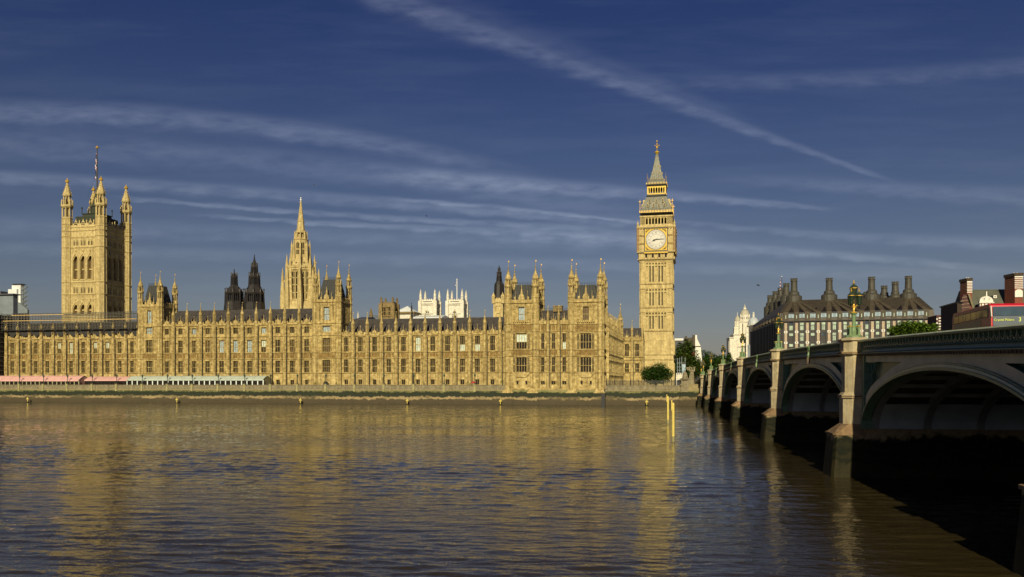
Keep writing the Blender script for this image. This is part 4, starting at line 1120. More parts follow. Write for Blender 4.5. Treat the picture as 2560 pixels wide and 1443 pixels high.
# ---------------------------------------------------------------- central octagonal spire
def octa_spire():
    yc = 100.0; xc = PAL.x(752, yc); g = lambda v: PAL.z(v, xc, yc); s_ = F/PAL.w(xc, yc)[1]; R_ = lambda px: px/s_/2
    T = Thing('spire_tower', 'pale octagonal stone tower rising to a slender spire behind the middle block', 'tower', PAL, xc, yc, 4.3)
    st = 'tower_stone'; r0 = R_(66)
    b = MB(); b.lathe(xc, yc, [(R_(86), 4.3), (R_(84), g(775)), (R_(72), g(756)), (r0, g(754)), (r0, g(752))], 8)
    b.lathe(xc, yc, [(r0*.86, g(753)), (r0*.86, g(675))], 8, m=1)
    b.lathe(xc, yc, [(r0, g(680)), (r0, g(674)), (r0*1.06, g(672)), (r0*1.06, g(668)), (r0*.9, g(668)), (r0*.86, g(664)), (R_(38), g(647))], 8)
    ap = r0*cos(pi/8); half = r0*sin(pi/8)
    for k in range(8):
        q = MB()
        wd = half*.62
        q.wall(-half, half, -ap, g(754), g(678), [(-half*.78, -half*.12, g(750), g(680)), (half*.12, half*.78, g(750), g(680))], .9)
        for cx in (-half*.45, half*.45):
            q.box(cx-.09, cx+.09, -ap+.2, -ap+.5, g(750), g(680))
            for v in (734, 715, 698): q.box(cx-half*.33, cx+half*.33, -ap+.2, -ap+.5, g(v)-.18, g(v)+.18)
            q.ext([(cx-half*.33, g(679)), (cx-half*.33, g(685)), (cx, g(680)), (cx+half*.33, g(685)), (cx+half*.33, g(679))], -ap+.05, -ap+.5)
        q.box(-half*.12, half*.12, -ap-.2, -ap, g(753), g(679)); string_course(q, -half, half, -ap, g(677), .35, .4)
        ribs(q, -half*.8, half*.8, -ap, g(772), g(756), .6)
        for i in range(5): x = -half*.8+i*half*.4; q.box(x-.14, x+.14, -ap-.5, -ap, g(671), g(666))
        q.ext([(-.7, g(664)), (.7, g(664)), (.7, g(659)), (0, g(655)), (-.7, g(659))], -R_(50), -R_(34), 0); q.box(-.35, .35, -R_(50)-.02, -R_(50)+.02, g(663.5), g(659), 1)
        b.add(q, xc, yc, 0, k*pi/4)
    b.part('wall', [st, 'pane_dark'], T)
    # corner buttresses with flying pinnacles
    for k in range(8):
        an = pi/8+k*pi/4; q = MB(); cx, cy = xc+r0*1.02*cos(an), yc+r0*1.02*sin(an)
        q.lathe(cx, cy, [(1.5, 4.3), (1.35, g(756)), (.95, g(720)), (.8, g(690)), (.75, g(668)), (.5, g(655)), (.12, g(640)), (0, g(634))], 6)
        q.lathe(cx, cy, [(.75, g(700)), (1.15, g(697)), (.7, g(690))], 6)
        cx, cy = xc+R_(88)*cos(an), yc+R_(88)*sin(an)
        q.lathe(cx, cy, [(1.3, 4.3), (1.2, g(750)), (.9, g(722)), (.6, g(700)), (.45, g(685)), (.1, g(672)), (0, g(669))], 6)
        q.bar((cx, cy, g(712)), (xc+r0*cos(an), yc+r0*sin(an), g(694)), .35, 4); q.bar((cx, cy, g(740)), (xc+r0*cos(an), yc+r0*sin(an), g(728)), .4, 4)
        q.part('buttress', st, T)
    u = MB(); r1 = R_(36)
    u.lathe(xc, yc, [(r1*.7, g(648)), (r1*.7, g(602))], 8, m=1)
    ap = r1*cos(pi/8); half = r1*sin(pi/8)
    for k in range(8):
        q = MB(); q.wall(-half, half, -ap, g(648), g(600), [(-half*.6, half*.6, g(638), g(607))], .7)
        q.box(-.1, .1, -ap+.1, -ap+.4, g(638), g(607)); q.box(-half*.6, half*.6, -ap+.1, -ap+.4, g(625)-.3, g(625)+.3)
        q.ext([(-half*.6, g(606)), (-half*.6, g(611)), (0, g(606.8)), (half*.6, g(611)), (half*.6, g(606))], -ap+.02, -ap+.4)
        string_course(q, -half, half, -ap, g(600), .3, .4); u.add(q, xc, yc, 0, k*pi/4)
        an = pi/8+k*pi/4; cx, cy = xc+R_(44)*cos(an), yc+R_(44)*sin(an)
        u.lathe(cx, cy, [(.8, g(668)), (.55, g(640)), (.42, g(615)), (.1, g(603)), (0, g(599))], 6); u.bar((cx, cy, g(622)), (xc+r1*cos(an), yc+r1*sin(an), g(612)), .22, 4)
    r2 = R_(27); u.lathe(xc, yc, [(r1*1.02, g(601)), (r1, g(599)), (r2, g(598)), (r2, g(595)), (r2*.6, g(595))], 8); open_stage(u, xc, yc, r2, g(596), g(584), core=.6); u.lathe(xc, yc, [(r2, g(584)), (r2*1.08, g(583)), (r2*1.08, g(580)), (r2*.8, g(578))], 8)
    for k in range(8):
        an = pi/8+k*pi/4; cx, cy = xc+r2*1.12*cos(an), yc+r2*1.12*sin(an); u.lathe(cx, cy, [(.4, g(602)), (.3, g(586)), (0, g(575))], 5)
    u.part('lantern', [st, 'pane_dark'], T)
    p = MB(); rb = R_(20)
    p.lathe(xc, yc, [(rb, g(580)), (rb*.83, g(556)), (rb*.93, g(555.5)), (rb*.93, g(554)), (rb*.78, g(553)), (rb*.5, g(533)), (rb*.58, g(532.5)), (rb*.58, g(531.5)), (rb*.46, g(531)), (rb*.18, g(508)), (rb*.32, g(507)), (rb*.32, g(505)), (.1, g(504))], 8)
    for k in range(8):
        an = pi/8+k*pi/4
        for i in range(14):
            t = (i+.5)/14; v = 578+(510-578)*t; rr = rb*(1-t*.82); p.ball((xc+rr*cos(an), yc+rr*sin(an), g(v)), .2, n=4, k=2)
    o = p.part('spire', st, T)
    q = MB(); q.bar((xc, yc, g(505)), (xc, yc, g(495)), .16, 5); q.ball((xc, yc, g(500)), .45); q.ball((xc, yc, g(495)), .35); q.part('finial', 'white_paint', T)
octa_spire()

# ---------------------------------------------------------------- dark ventilation turrets
def vent(px, w, yb, stages, label, base=None, y=85.0):
    xc = PAL.x(px, y); g = lambda v: PAL.z(v, xc, y); s_ = F/PAL.w(xc, y)[1]
    T = Thing('ventilation_turret', label, 'turret', PAL, xc, y, 4.3, group='dark metal-clad ventilation turrets')
    for i, (h0, h1, v0, v1, op) in enumerate(stages):
        b = MB(); a0, a1 = h0/s_/2, h1/s_/2
        if op:
            b.lathe(xc, y, [(a0*.62, g(v0)), (a1*.62, g(v1))], 8, m=1); b.lathe(xc, y, [(a0, g(v0)), (a0, g(v0)+(g(v1)-g(v0))*.14)], 8); b.lathe(xc, y, [(a1, g(v1)-(g(v1)-g(v0))*.14), (a1*1.05, g(v1)), (a1*.8, g(v1)+.3)], 8)
            for k in range(8):
                an = pi/8+k*pi/4; b.bar((xc+a0*.95*cos(an), y+a0*.95*sin(an), g(v0)), (xc+a1*.95*cos(an), y+a1*.95*sin(an), g(v1)), a0*.1, 4)
                for t in (-.13, .13): b.bar((xc+a0*.87*cos(an-pi/8+t), y+a0*.87*sin(an-pi/8+t), g(v0)), (xc+a1*.87*cos(an-pi/8+t), y+a1*.87*sin(an-pi/8+t), g(v1)), a0*.035, 4)
                b.lathe(xc+a1*1.0*cos(an), y+a1*1.0*sin(an), [(a0*.07, g(v1)), (a0*.06, g(v1-8)), (a0*.1, g(v1-9)), (0, g(v1-12))], 5)
        else:
            b.lathe(xc, y, [(a0, g(v0)), (a1, g(v1))], 8)
            for k in range(8):
                an = pi/8+k*pi/4; b.bar((xc+a0*cos(an), y+a0*sin(an), g(v0)), (xc+a1*cos(an), y+a1*sin(an), g(v1)), .12, 4)
        b.part('stage', ['bronze_dark', 'black'], T)
    if base: base(T, xc, y, g, s_)
    return T
def yb(T, xc, y, g, s_):
    b = MB(); b.lathe(xc, y, [(40/s_/2, 4.3), (40/s_/2, g(776)), (36/s_/2, g(775))], 8); b.part('base', 'honey_stone', T)
vent(585.5, 45, 775, [(50, 46, 776, 757, False), (46, 44, 757, 732, True), (44, 20, 732, 716, False), (18, 16, 716, 692, True), (17, 4, 691, 684, False), (3, 0, 684, 672, False)], 'smaller dark slatted ventilation turret, left of its taller twin', yb)
vent(636, 50, 775, [(52, 50, 780, 760, False), (49, 46, 760, 733, True), (46, 30, 733, 716, False), (29, 27, 716, 692, True), (27, 20, 692, 686, False), (19, 16, 686, 668, True), (17, 3, 668, 650, False), (3, 0, 650, 636, False)], 'taller dark slatted ventilation turret beside the octagonal spire')
def cream(T, xc, y, g, s_):
    h = 12.3/s_; b = MB(); q = MB()
    for sd in range(4):
        q = MB(); q.wall(-h, h, -h, 4.3, g(748), [(-h*.5, -h*.08, g(779), g(766)), (h*.08, h*.5, g(779), g(766)), (-h*.3, h*.3, g(796), g(784))], .7)
        string_course(q, -h, h, -h, g(757), .3, .4)
        for i in range(4): q.box(-h+i*h*.55, -h+i*h*.55+h*.3, -h, -h+.3, g(748), g(745.5))
        b.add(q, xc, y, 0, sd*pi/2)
    b.sq(xc, y, [(h*.8, 4.3), (h*.8, g(748))]); b.part('stone_base', 'tower_stone', T)
    for sx in (-1, 1):
        for sy in (-1, 1):
            p = MB(); p.lathe(xc+sx*h*.95, y+sy*h*.95, [(.75, g(760)), (.75, g(744)), (.9, g(743)), (.2, g(735)), (0, g(731))], 6); p.part('pinnacle', 'tower_stone', T)
vent(1248, 22, 748, [(26, 23, 748, 712, False), (23, 17, 712, 706, False), (15, 12, 706, 690, True), (11, 7, 690, 680, True), (6, 2, 680, 674, False), (2, 0, 674, 664, False)], 'cream stone tower topped with black slate turret beside the pavilion', cream, 60)

# ---------------------------------------------------------------- white abbey towers and others in the distance
def abbey(p0, p1, ptop, ptip, label, group, mat='white_stone', y=290.0, win='arch', base_v=800, rearshift=True):
    x0, x1 = PAL.x(p0, y), PAL.x(p1, y); w = x1-x0; xm = (x0+x1)/2; ym = y+w/2; h = w/2; g = lambda v: PAL.z(v, xm, y)
    T = Thing('church_tower', label, 'church tower', PAL, xm, ym, 4, group=group)
    b = MB(); tr = MB()
    for sd in range(4):
        q = MB()
        if win == 'arch': ops = [(-h*.34, h*.34, g(799), g(776))]
        else: ops = [(-h*.74, -h*.16, g(788), g(770)), (h*.16, h*.74, g(788), g(770))]
        q.wall(-h, h, -h, 4, g(ptop), ops, 1.0); q.face([(-h*.9, -h+1, 4), (h*.9, -h+1, 4), (h*.9, -h+1, g(ptop)), (-h*.9, -h+1, g(ptop))], 1)
        for a, b_, c, d in ops:
            m = (a+b_)/2
            if win == 'arch': q.ext([(a, d+.05), (a, d-3.2), (a+(m-a)*.4, d-1.2), (m, d-.1), (b_-(m-a)*.4, d-1.2), (b_, d-3.2), (b_, d+.05)], -h-.05, -h+.8)
            for k in ((-.33, 0, .33) if win == 'arch' else (-.25, .25)): q.box(m+k*(b_-a)-.18, m+k*(b_-a)+.18, -h+.2, -h+.8, c, d)
            q.box(a, b_, -h+.2, -h+.7, c+(d-c)*.45, c+(d-c)*.55)
            if win == 'arch': q.ext([(a-.6, d-3), (a, d-3), (m, d+.9), (b_, d-3), (b_+.6, d-3), (m, d+2.0)], -h-.45, -h+.1)
        if win == 'arch':
            string_course(q, -h, h, -h, g(784), .6, .7); string_course(q, -h, h, -h, g(759), .8, .9); string_course(q, -h, h, -h, g(763), .5, .5)
            for sx in (-.8, .8): ribs(q, h*sx-h*.15, h*sx+h*.15, -h, g(781), g(766), .8, .3, .3)
            q.box(-h*.6, h*.6, -h-.06, -h+.1, g(755), g(753.5), 1)
        else: string_course(q, -h, h, -h, g(791), .5, .6); string_course(q, -h, h, -h, g(768), .5, .6)
        for i in range(7): q.box(-h+2*h*i/7+.1, -h+2*h*i/7+h*.17, -h, -h+.6, g(ptop), g(ptop-2.5))
        for sx in (-1, 1): q.box(sx*h-1.1, sx*h+1.1, -h-.7, -h+1.1, 4, g(ptop+2))
        b.add(q, xm, ym, 0, sd*pi/2)
    b.part('wall', [mat, 'pane_dark'], T)
    for sx in (-1, 1):
        for sy in (-1, 1):
            r = w*.085; p = MB(); cx, cy = xm+sx*h*.94, ym+sy*h*.94; zt = g(ptip)
            zb = g(ptop+2); p.lathe(cx, cy, [(r, zb-1), (r, zb+(zt-zb)*.32), (r*1.25, zb+(zt-zb)*.34), (r*.95, zb+(zt-zb)*.4), (r*.1, zt-.8), (0, zt)], 8)
            for k in range(4):
                for t in (.5, .6, .7, .8): a_ = pi/4+k*pi/2; rr = r*.95*(1-(t-.4)/.6)+.1; p.ball((cx+rr*cos(a_), cy+rr*sin(a_), zb+(zt-zb)*t), .28, n=4, k=2)
            p.part('pinnacle', mat, T)
    return T, xm, ym, g
abbey(1050, 1088, 750, 721, 'white twin church tower without a flagpole, left one of the pair', 'white church towers')
T, ax, ay, ag = abbey(1118, 1156, 750, 720, 'white twin church tower carrying a white flagpole, right one', 'white church towers')
q = MB(); q.bar((ax, ay, ag(752)), (ax, ay, ag(697)), .4, 6, r2=.25); q.ball((ax, ay, ag(696.5)), .5); q.part('flagpole', 'white_paint', T)
flag(PAL, ax, ay, ag(701), ag(706.5), 2.2, 'small dark flag drooping on the white church tower pole', union=False)
abbey(952, 982.5, 757, 740, 'brown stone church tower with four thin pinnacles and louvred belfry', None, 'sooty_stone', 190.0, 'pair')
# pyramid-roofed white crossing, its nave roofs, dark spirelet and small spire
y = 270.0; xc = PAL.x(1019, y); g = lambda v: PAL.z(v, xc, y); s_ = F/PAL.w(xc, y)[1]
T = Thing('church_crossing', 'white building with low pyramid roof between the brown and white church towers', 'church', PAL, xc, y, 4)
b = MB(); b.sq(xc, y, [(22/s_, 4), (22/s_, g(786))]); b.part('wall', 'white_stone', T)
b = MB(); b.sq(xc, y, [(27/s_, g(786)), (27/s_, g(782.5)), (26/s_, g(781.5))]); b.part('eaves', 'sooty_stone', T)
b = MB(); b.sq(xc, y, [(25.5/s_, g(781.5)), (2/s_, g(767)), (1.5/s_, g(766))]); b.part('roof', 'sheet_white', T)
b = MB(); xl, xr_ = PAL.x(934, y), PAL.x(1003, y); b.extx([(y-12, g(802)), (y-12, g(799)), (y, g(787)), (y+12, g(799)), (y+12, g(802))], xl, xr_); b.part('nave_roof', 'sheet_grey', T)
b = MB(); xl, xr_ = PAL.x(1045, y), PAL.x(1118, y); b.extx([(y-12, 4), (y-12, g(798)), (y-3, g(791)), (y+12, g(798)), (y+12, 4)], xl, xr_); b.part('nave_roof', 'sheet_white', T)
def spirelet(px, v0, vt, w, mat, label, y):
    xc = PAL.x(px, y); g = lambda v: PAL.z(v, xc, y); s_ = F/PAL.w(xc, y)[1]; r = w/s_/2
    T = Thing('spirelet', label, 'spire', PAL, xc, y, 4)
    b = MB(); b.lathe(xc, y, [(r, 4), (r, g(v0)), (r*1.2, g(v0-1)), (r*.9, g(v0-2))], 8); b.part('base', mat, T)
    b = MB(); hh = g(vt)-g(v0-2); b.lathe(xc, y, [(r*.9, g(v0-2)), (r*.5, g(v0-2)+hh*.4), (r*.12, g(v0-2)+hh*.85), (r*.35, g(v0-2)+hh*.88), (0, g(vt))], 8)
    for k in range(8):
        for t in (.1, .2, .3, .4, .5, .6, .7): a_ = pi/8+k*pi/4; rr = r*(.9-.9*t)+.05; b.ball((xc+rr*cos(a_), y+rr*sin(a_), g(v0-2)+hh*t), .2, n=4, k=2)
    b.part('spire', mat, T)
spirelet(1029, 790, 756, 7, 'bronze_dark', 'thin dark crocketed spire in front of the white pyramid roof', 120)
spirelet(927.5, 790, 769, 9, 'sooty_stone', 'small pointed stone spire just left of the brown church tower', 120)
spirelet(895, 797, 778, 4, 'white_stone', 'tiny pale pointed pinnacle behind the roof right of middle block', 120)
q = MB(); q.extx([(60, 4), (60, ZZ(800, 905, 60)), (72, ZZ(787, 905, 60)), (84, ZZ(800, 905, 60)), (84, 4)], PAL.x(876, 60), PAL.x(932, 72))
single('hall_roof', 'dark pitched hall roof behind the wing, right of the middle block', 'building', q, 'slate_blue', PAL, PAL.x(900, 60), 60, 4)

# ---------------------------------------------------------------- river, land, river wall, terrace
YW = -9.0
import numpy as np
def river():
    rg = np.random.RandomState(4); rr = [9.0]
    while rr[-1] < 330: rr.append(rr[-1]+max(.11, rr[-1]*.0052))
    rr = np.array(rr); th = np.radians(np.linspace(-54, 54, 900)); Rr, Th = np.meshgrid(rr, th, indexing='ij')
    xx = Rr*np.sin(Th); yy = Rr*np.cos(Th); z = np.zeros_like(xx); sp = np.maximum(.11, Rr*.0052)
    for i in range(90):
        lam = .42*(4.5/.42)**rg.rand(); a = rg.normal(0, .55)+.25; k = 2*np.pi/lam; ph = rg.rand()*6.28
        s = np.sin(k*(xx*np.sin(a)*.7+yy*np.cos(a))+ph+.9*np.sin(xx*.11*rg.rand()+yy*.07+ph))
        amp = .0019*lam**.75*np.clip(lam/sp/2.4-.8, 0, 1); z += amp*(1-2*np.abs(s)**.8)
    # current patches: calmer and rougher water
    pt = sum(np.sin(xx*rg.uniform(.01, .09)+yy*rg.uniform(.02, .16)+rg.rand()*6.28) for _ in range(7))/2.6
    z *= .95+.55*np.clip(pt, -1, 1)
    n1, n2 = xx.shape; co = np.stack([xx, yy, z], -1).reshape(-1, 3)
    idx = np.arange(n1*n2).reshape(n1, n2); q = np.stack([idx[:-1, :-1], idx[:-1, 1:], idx[1:, 1:], idx[1:, :-1]], -1).reshape(-1, 4)
    far = [(0, 0, 0)]
    far = [(*PAL.w(a, b), -.13) for a, b in ((-2500, -900), (2500, -900), (2500, YW+1), (-2500, YW+1))]
    co = np.vstack([co, np.array(far)]); nq = len(q); q = np.vstack([q, [[n1*n2, n1*n2+1, n1*n2+2, n1*n2+3]]])
    me = bpy.data.meshes.new('river'); me.vertices.add(len(co)); me.vertices.foreach_set('co', co.ravel()); me.loops.add(q.size); me.loops.foreach_set('vertex_index', q.ravel().astype(np.int32))
    me.polygons.add(len(q)); me.polygons.foreach_set('loop_start', np.arange(0, q.size, 4, dtype=np.int32)); me.polygons.foreach_set('loop_total', np.full(len(q), 4, dtype=np.int32))
    me.polygons.foreach_set('use_smooth', np.ones(len(q), dtype=bool)); me.update(calc_edges=True); me.materials.append(MATS['river_water'])
    o = bpy.data.objects.new('river', me); COL.objects.link(o); o['kind'] = 'structure'
river()
m = MB(); m.face([(-4000, YW+.5, 4.4), (4000, YW+.5, 4.4), (4000, 9000, 4.4), (-4000, 9000, 4.4)])
single('ground', None, None, m, 'pavement', PAL, 0, 0, 0, kind='structure')
g0 = lambda v, p, y=YW: PAL.z(v, PAL.x(p, y), y)
def river_wall(name, label, xa, xb, ztop, yw, pil=(), step=0, flare=True):
    T = Thing(name, label, 'river wall', PAL, (xa+xb)/2, yw, 0)
    b = MB(); b.extx([(yw-.9, -1.5), (yw-.55, 1.2), (yw-.05, 3.2), (yw, 4.1), (yw, ztop-1.5), (yw+1.2, ztop-1.5), (yw+1.2, -1.5)], xa, xb); b.part('wall', 'river_wall_stone', T)
    b = MB(); b.box(xa, xb, yw-.15, yw+.9, 4.15, 4.3); b.part('ledge', 'grey_stone', T)
    b = MB(); b.box(xa, xb, yw, yw+.5, ztop-1.5, ztop-.18); b.box(xa, xb, yw-.12, yw+.62, ztop-.18, ztop)
    n = int((xb-xa)/1.3)
    for i in range(n):
        x = xa+(i+.5)*(xb-xa)/n; b.box(x-.42, x+.42, yw-.06, yw, ztop-1.2, ztop-.35)
    b.part('parapet', 'grey_stone', T)
    for x in pil:
        q = MB(); q.box(x-.34, x+.34, yw-.3, yw+.7, 3.9, ztop+.12); q.box(x-.42, x+.42, yw-.4, yw+.8, ztop+.12, ztop+.3); q.part('pilaster', 'algae_pilaster', T)
    return T
plain('algae_pilaster', (.30, .27, .12), .8, 0, .3, 1.2)
lamp_px = [-13, 48, 108, 168, 230, 291, 355, 418, 480, 545, 611, 676, 743, 814, 886, 959.5, 1034, 1110, 1187]
pil = [PAL.x(p, YW) for p in lamp_px]
ZT = g0(962.3, 700)
river_wall('river_wall', 'long stone river wall with green algae band below the palace terrace', PAL.x(-60, YW)-40, PAL.x(1262, YW), ZT, YW, pil)
# pavilion foot, flared masonry in the water
x0, x1 = PAL.x(1263, YP), PAL.x(1508, YP)
T = Thing('river_wall', 'stone foot of the pavilion standing in the river with splayed bases', 'river wall', PAL, (x0+x1)/2, YP, 0)
b = MB(); b.extx([(YP-1.9, -1.5), (YP-1.5, 1.0), (YP-.9, 3.0), (YP-.8, 3.4), (YP-.3, 3.9), (YP-.3, 4.6), (YP+1, 4.6), (YP+1, -1.5)], x0, x1+.3); b.part('wall', 'river_wall_stone', T)
for p in (1270, 1333, 1430, 1499):
    x = PAL.x(p, YP); b = MB()
    b.extz([(x-2.0, YP-2.2), (x+2.0, YP-2.2), (x+2.0, YP), (x-2.0, YP)], -1.5, 3.6, 0, [(x-1.8, YP-1.3), (x+1.8, YP-1.3), (x+1.8, YP), (x-1.8, YP)])
    b.part('splayed_base', 'river_wall_stone', T)
    b = MB(); b.extz([(x-1.8, YP-1.3), (x+1.8, YP-1.3), (x+1.8, YP), (x-1.8, YP)], 3.61, 4.9, 0, [(x-1.0, YP-.35), (x+1.0, YP-.35), (x+1.0, YP), (x-1.0, YP)]); b.part('splayed_cap', 'honey_stone', T)
b = MB(); b.box(x0, x1+.2, YP-.45, YP, 4.61, 5.0); b.part('plinth', 'honey_stone', T)
# garden wall north of the pavilion, down to the bridge
xa = PAL.x(1508.5, YW); xb = PAL.x(1758, YW)
T = river_wall('river_wall', 'low stone garden wall between the pavilion and the bridge', xa+.6, xb-5, ZT-.1, YW)
b = MB(); b.box(xa-.4, xa+.7, YW-2.2, YW+1.3, -1.5, 3.4); b.part('dark_slot', 'black', T)
xm = PAL.x(1712.5, YW)
b = MB(); b.box(xm-1.6, xb+12, YW-1.4, YW-.9, -1.5, 3.0); b.box(xm-1.2, xb+12, YW-1.1, YW-.2, 3.0, ZT+.05); b.box(xm-1.4, xb+12, YW-1.25, YW-.1, ZT+.05, ZT+.3); b.part('bastion', 'river_wall_stone', T)
b = MB(); b.box(xm-1.1, xm+1.1, YW-1.3, YW+.3, 4, ZT+1.6); b.lathe(xm, YW-.5, [(1.5, ZT+1.6), (1.5, ZT+1.9), (.9, ZT+2.1), (.7, ZT+3.2), (.3, ZT+3.8), (.1, ZT+4.4)], 8); b.part('gate_pier', 'grey_stone', T)

# terrace lamps on the river wall
def terrace_lamp_meshes():
    p = MB(); p.lathe(0, 0, [(.28, 0), (.28, .3), (.12, .45), (.09, 2.0), (.16, 2.1), (.2, 2.2)], 8)
    g = MB(); g.lathe(0, 0, [(.18, 2.2), (.34, 2.8), (.36, 2.85), (.15, 3.1), (.05, 3.15), (.09, 3.25), (0, 3.35)], 6)
    return p.mesh('post', 'dark_iron'), g.mesh('lantern', 'lamp_glass')
pm_, lm_ = terrace_lamp_meshes()
for i, x in enumerate(pil[1:]):
    T = Thing('terrace_lamp', 'small dark lamp post on the river wall, %s from the left' % ORD[i], 'lamp post', PAL, x, YW+.2, ZT+.32, group='lamp posts along the terrace wall')
    inst('post', pm_, T, x, YW+.2, ZT+.32); inst('lantern', lm_, T, x, YW+.2, ZT+.32)

# marquees on the terrace
def marquee(label, p0, p1, py_e, py_r, py_b, can, fr_mat, post, yfront=-7.6, dep=6.2, endm=None, bays=12, solid=False, cat='marquee'):
    x0, x1 = PAL.x(p0, yfront), PAL.x(p1, yfront); pm = (p0+p1)/2; g = lambda v: PAL.z(v, PAL.x(pm, yfront), yfront)
    T = Thing('marquee', label, cat, PAL, (x0+x1)/2, yfront, 4.4)
    ze, zr = g(py_e), PAL.z(py_r, PAL.x(pm, yfront+dep/2), yfront+dep/2); ym = yfront+dep/2
    c = MB(); t = .06
    for (ya, za), (yb_, zb) in (((yfront-.25, ze), (yfront+dep*.28, ze+(zr-ze)*.72)), ((yfront+dep*.28, ze+(zr-ze)*.72), (ym, zr)), ((ym, zr), (yfront+dep+.2, ze))):
        c.face([(x0, ya, za), (x1, ya, za), (x1, yb_, zb), (x0, yb_, zb)]); c.face([(x0, ya, za-t), (x0, yb_, zb-t), (x1, yb_, zb-t), (x1, ya, za-t)])
    c.face([(x0, yfront-.25, ze-.35), (x1, yfront-.25, ze-.35), (x1, yfront-.25, ze), (x0, yfront-.25, ze)])
    nb = bays
    for i in range(nb+1):
        x = x0+(x1-x0)*i/nb; c.bar((x, yfront-.27, ze+.02), (x, yfront+dep*.28, ze+(zr-ze)*.72+.03), .04, 4); c.bar((x, yfront+dep*.28, ze+(zr-ze)*.72+.03), (x, ym, zr+.03), .04, 4)
    o = c.part('canopy', can, T)
    e = MB(); e.face([(x1-.02, yfront, 4.4), (x1-.02, yfront+dep, 4.4), (x1-.02, yfront+dep, ze), (x1-.02, ym, zr), (x1-.02, yfront, ze)]); e.part('end_panel', endm or can, T)
    nf = nb*2
    for i in range(nf+1):
        x = x0+(x1-x0)*i/nf; f = MB(); f.box(x-(.17 if post else .06), x+(.17 if post else .06), yfront-.06, yfront+.06, 4.4, ze-.02); f.part('post', fr_mat, T)
    f = MB(); f.box(x0, x1, yfront+.1, yfront+.15, 4.9 if solid else 5.2, ze-.3); f.part('window_wall', 'pane_dark', T)
    if post: f = MB(); f.box(x0, x1, yfront-.03, yfront+.09, 4.4, 5.15); f.part('base_rail', fr_mat, T)
    return T
marquee('long pink-roofed marquee on the terrace at the far left', -60, 197, 951, 939.5, 960, 'pink_canvas', 'tent_end', True, bays=12)
marquee('lower open pink awning beside the long pink marquee', 212, 319, 950, 941.5, 960, 'pink_canvas', 'dark_iron', False, bays=5)
marquee('long pale green and white marquee in front of the middle block', 318, 658, 949, 940, 960, 'green_canvas', 'tent_white', True, endm='tent_end', bays=13)
# white windowed end of that marquee
# shrubs and pots on the terrace
def shrub(label, px, py0, py1, w, mat, y=-5.5, n=500, name='shrub', fr=PAL, zb=4.4):
    x = fr.x(px, y); z1 = fr.z(py1, x, y); zb = fr.z(py0, x, y) if zb is None else zb; s_ = F/fr.w(x, y)[1]; r = w/s_/2
    T = Thing(name, label, 'shrub', fr, x, y, zb)
    m = MB(); rr = random.Random(int(px)); h = z1-zb
    for i in range(n):
        a = rr.uniform(0, 2*pi); t = rr.random(); u = sqrt(rr.random()); q = sin(pi*min(1, .25+t*.75))
        cx, cy, cz = x+r*u*q*cos(a), y+r*.8*u*q*sin(a), zb+.15+(h-.2)*t; s = rr.uniform(.08, .2)*max(1, r/1.5)
        d = [rr.uniform(-1, 1) for _ in range(6)]
        m.face([(cx, cy, cz), (cx+s*d[0], cy+s*d[1], cz+s*.6*d[2]), (cx+s*d[3], cy+s*d[4], cz+s*.7*d[5])])
    m.part('foliage', mat, T)
    b = MB(); b.lathe(x, y, [(.18, zb), (.12, zb+h*.5)], 6); b.part('stem', 'bark', T)
shrub('reddish bush beside the arched door on the terrace', 841, 962, 955.5, 10, 'leaf_dark')
shrub('dark rounded bush on the terrace before the wing, left of a red umbrella', 1170, 962, 953, 22, 'leaf_dark')
shrub('twiggy brown bush at the foot of the left pavilion tower', 1256, 962, 949, 18, 'leaf_mid')
shrub('small dark bush on the terrace right of the long pale marquee', 700, 962, 957, 8, 'leaf_dark')
shrub('small bush on the terrace in the middle of the right wing', 1060, 962, 956.5, 8, 'leaf_dark')
shrub('small orange-flowered plant left of the arched door', 788, 962, 955, 14, 'leaf_bright')
x = PAL.x(1184, -6); z = PAL.z(958, x, -6); T = Thing('parasol', 'red parasol just showing above the terrace wall by the dark bush', 'parasol', PAL, x, -6, 4.4)
b = MB(); b.bar((x, -6, 4.4), (x, -6, z+.7), .04, 5); b.part('pole', 'dark_iron', T); b = MB(); b.lathe(x, -6, [(1.2, z), (0, z+.65)], 8); b.part('canopy', 'flower_red', T)

# yellow markers at the foot of the wall, and two tall mooring posts
def marker(i, px, py):
    y = YW-2.4; x = PAL.x(px, y)
    T = Thing('channel_marker', 'small yellow marker post at the waterline, %s from the left' % ORD[i], 'marker', PAL, x, y, 0, group='yellow markers along the river wall')
    b = MB(); b.bar((x, y, -.5), (x, y, 1.5), .12, 6); b.part('post', 'yellow_paint', T)
    b = MB(); b.bar((x-.42, y, 1.0), (x+.42, y, 1.25), .12, 5); b.bar((x-.42, y, 1.3), (x+.42, y, 1.05), .11, 5); b.bar((x, y, 1.2), (x, y, 1.85), .2, 6, r2=.05); b.part('topmark', 'yellow_paint', T)
    b = MB(); b.lathe(x, y, [(.55, -.3), (.6, .05), (.3, .15), (.13, .2)], 10); b.part('float', 'black', T)
for i, (px, py) in enumerate([(69, 1000), (442, 1002), (751, 1003), (1018, 1005), (1251, 1007), (1617, 1010)]): marker(i, px, py)
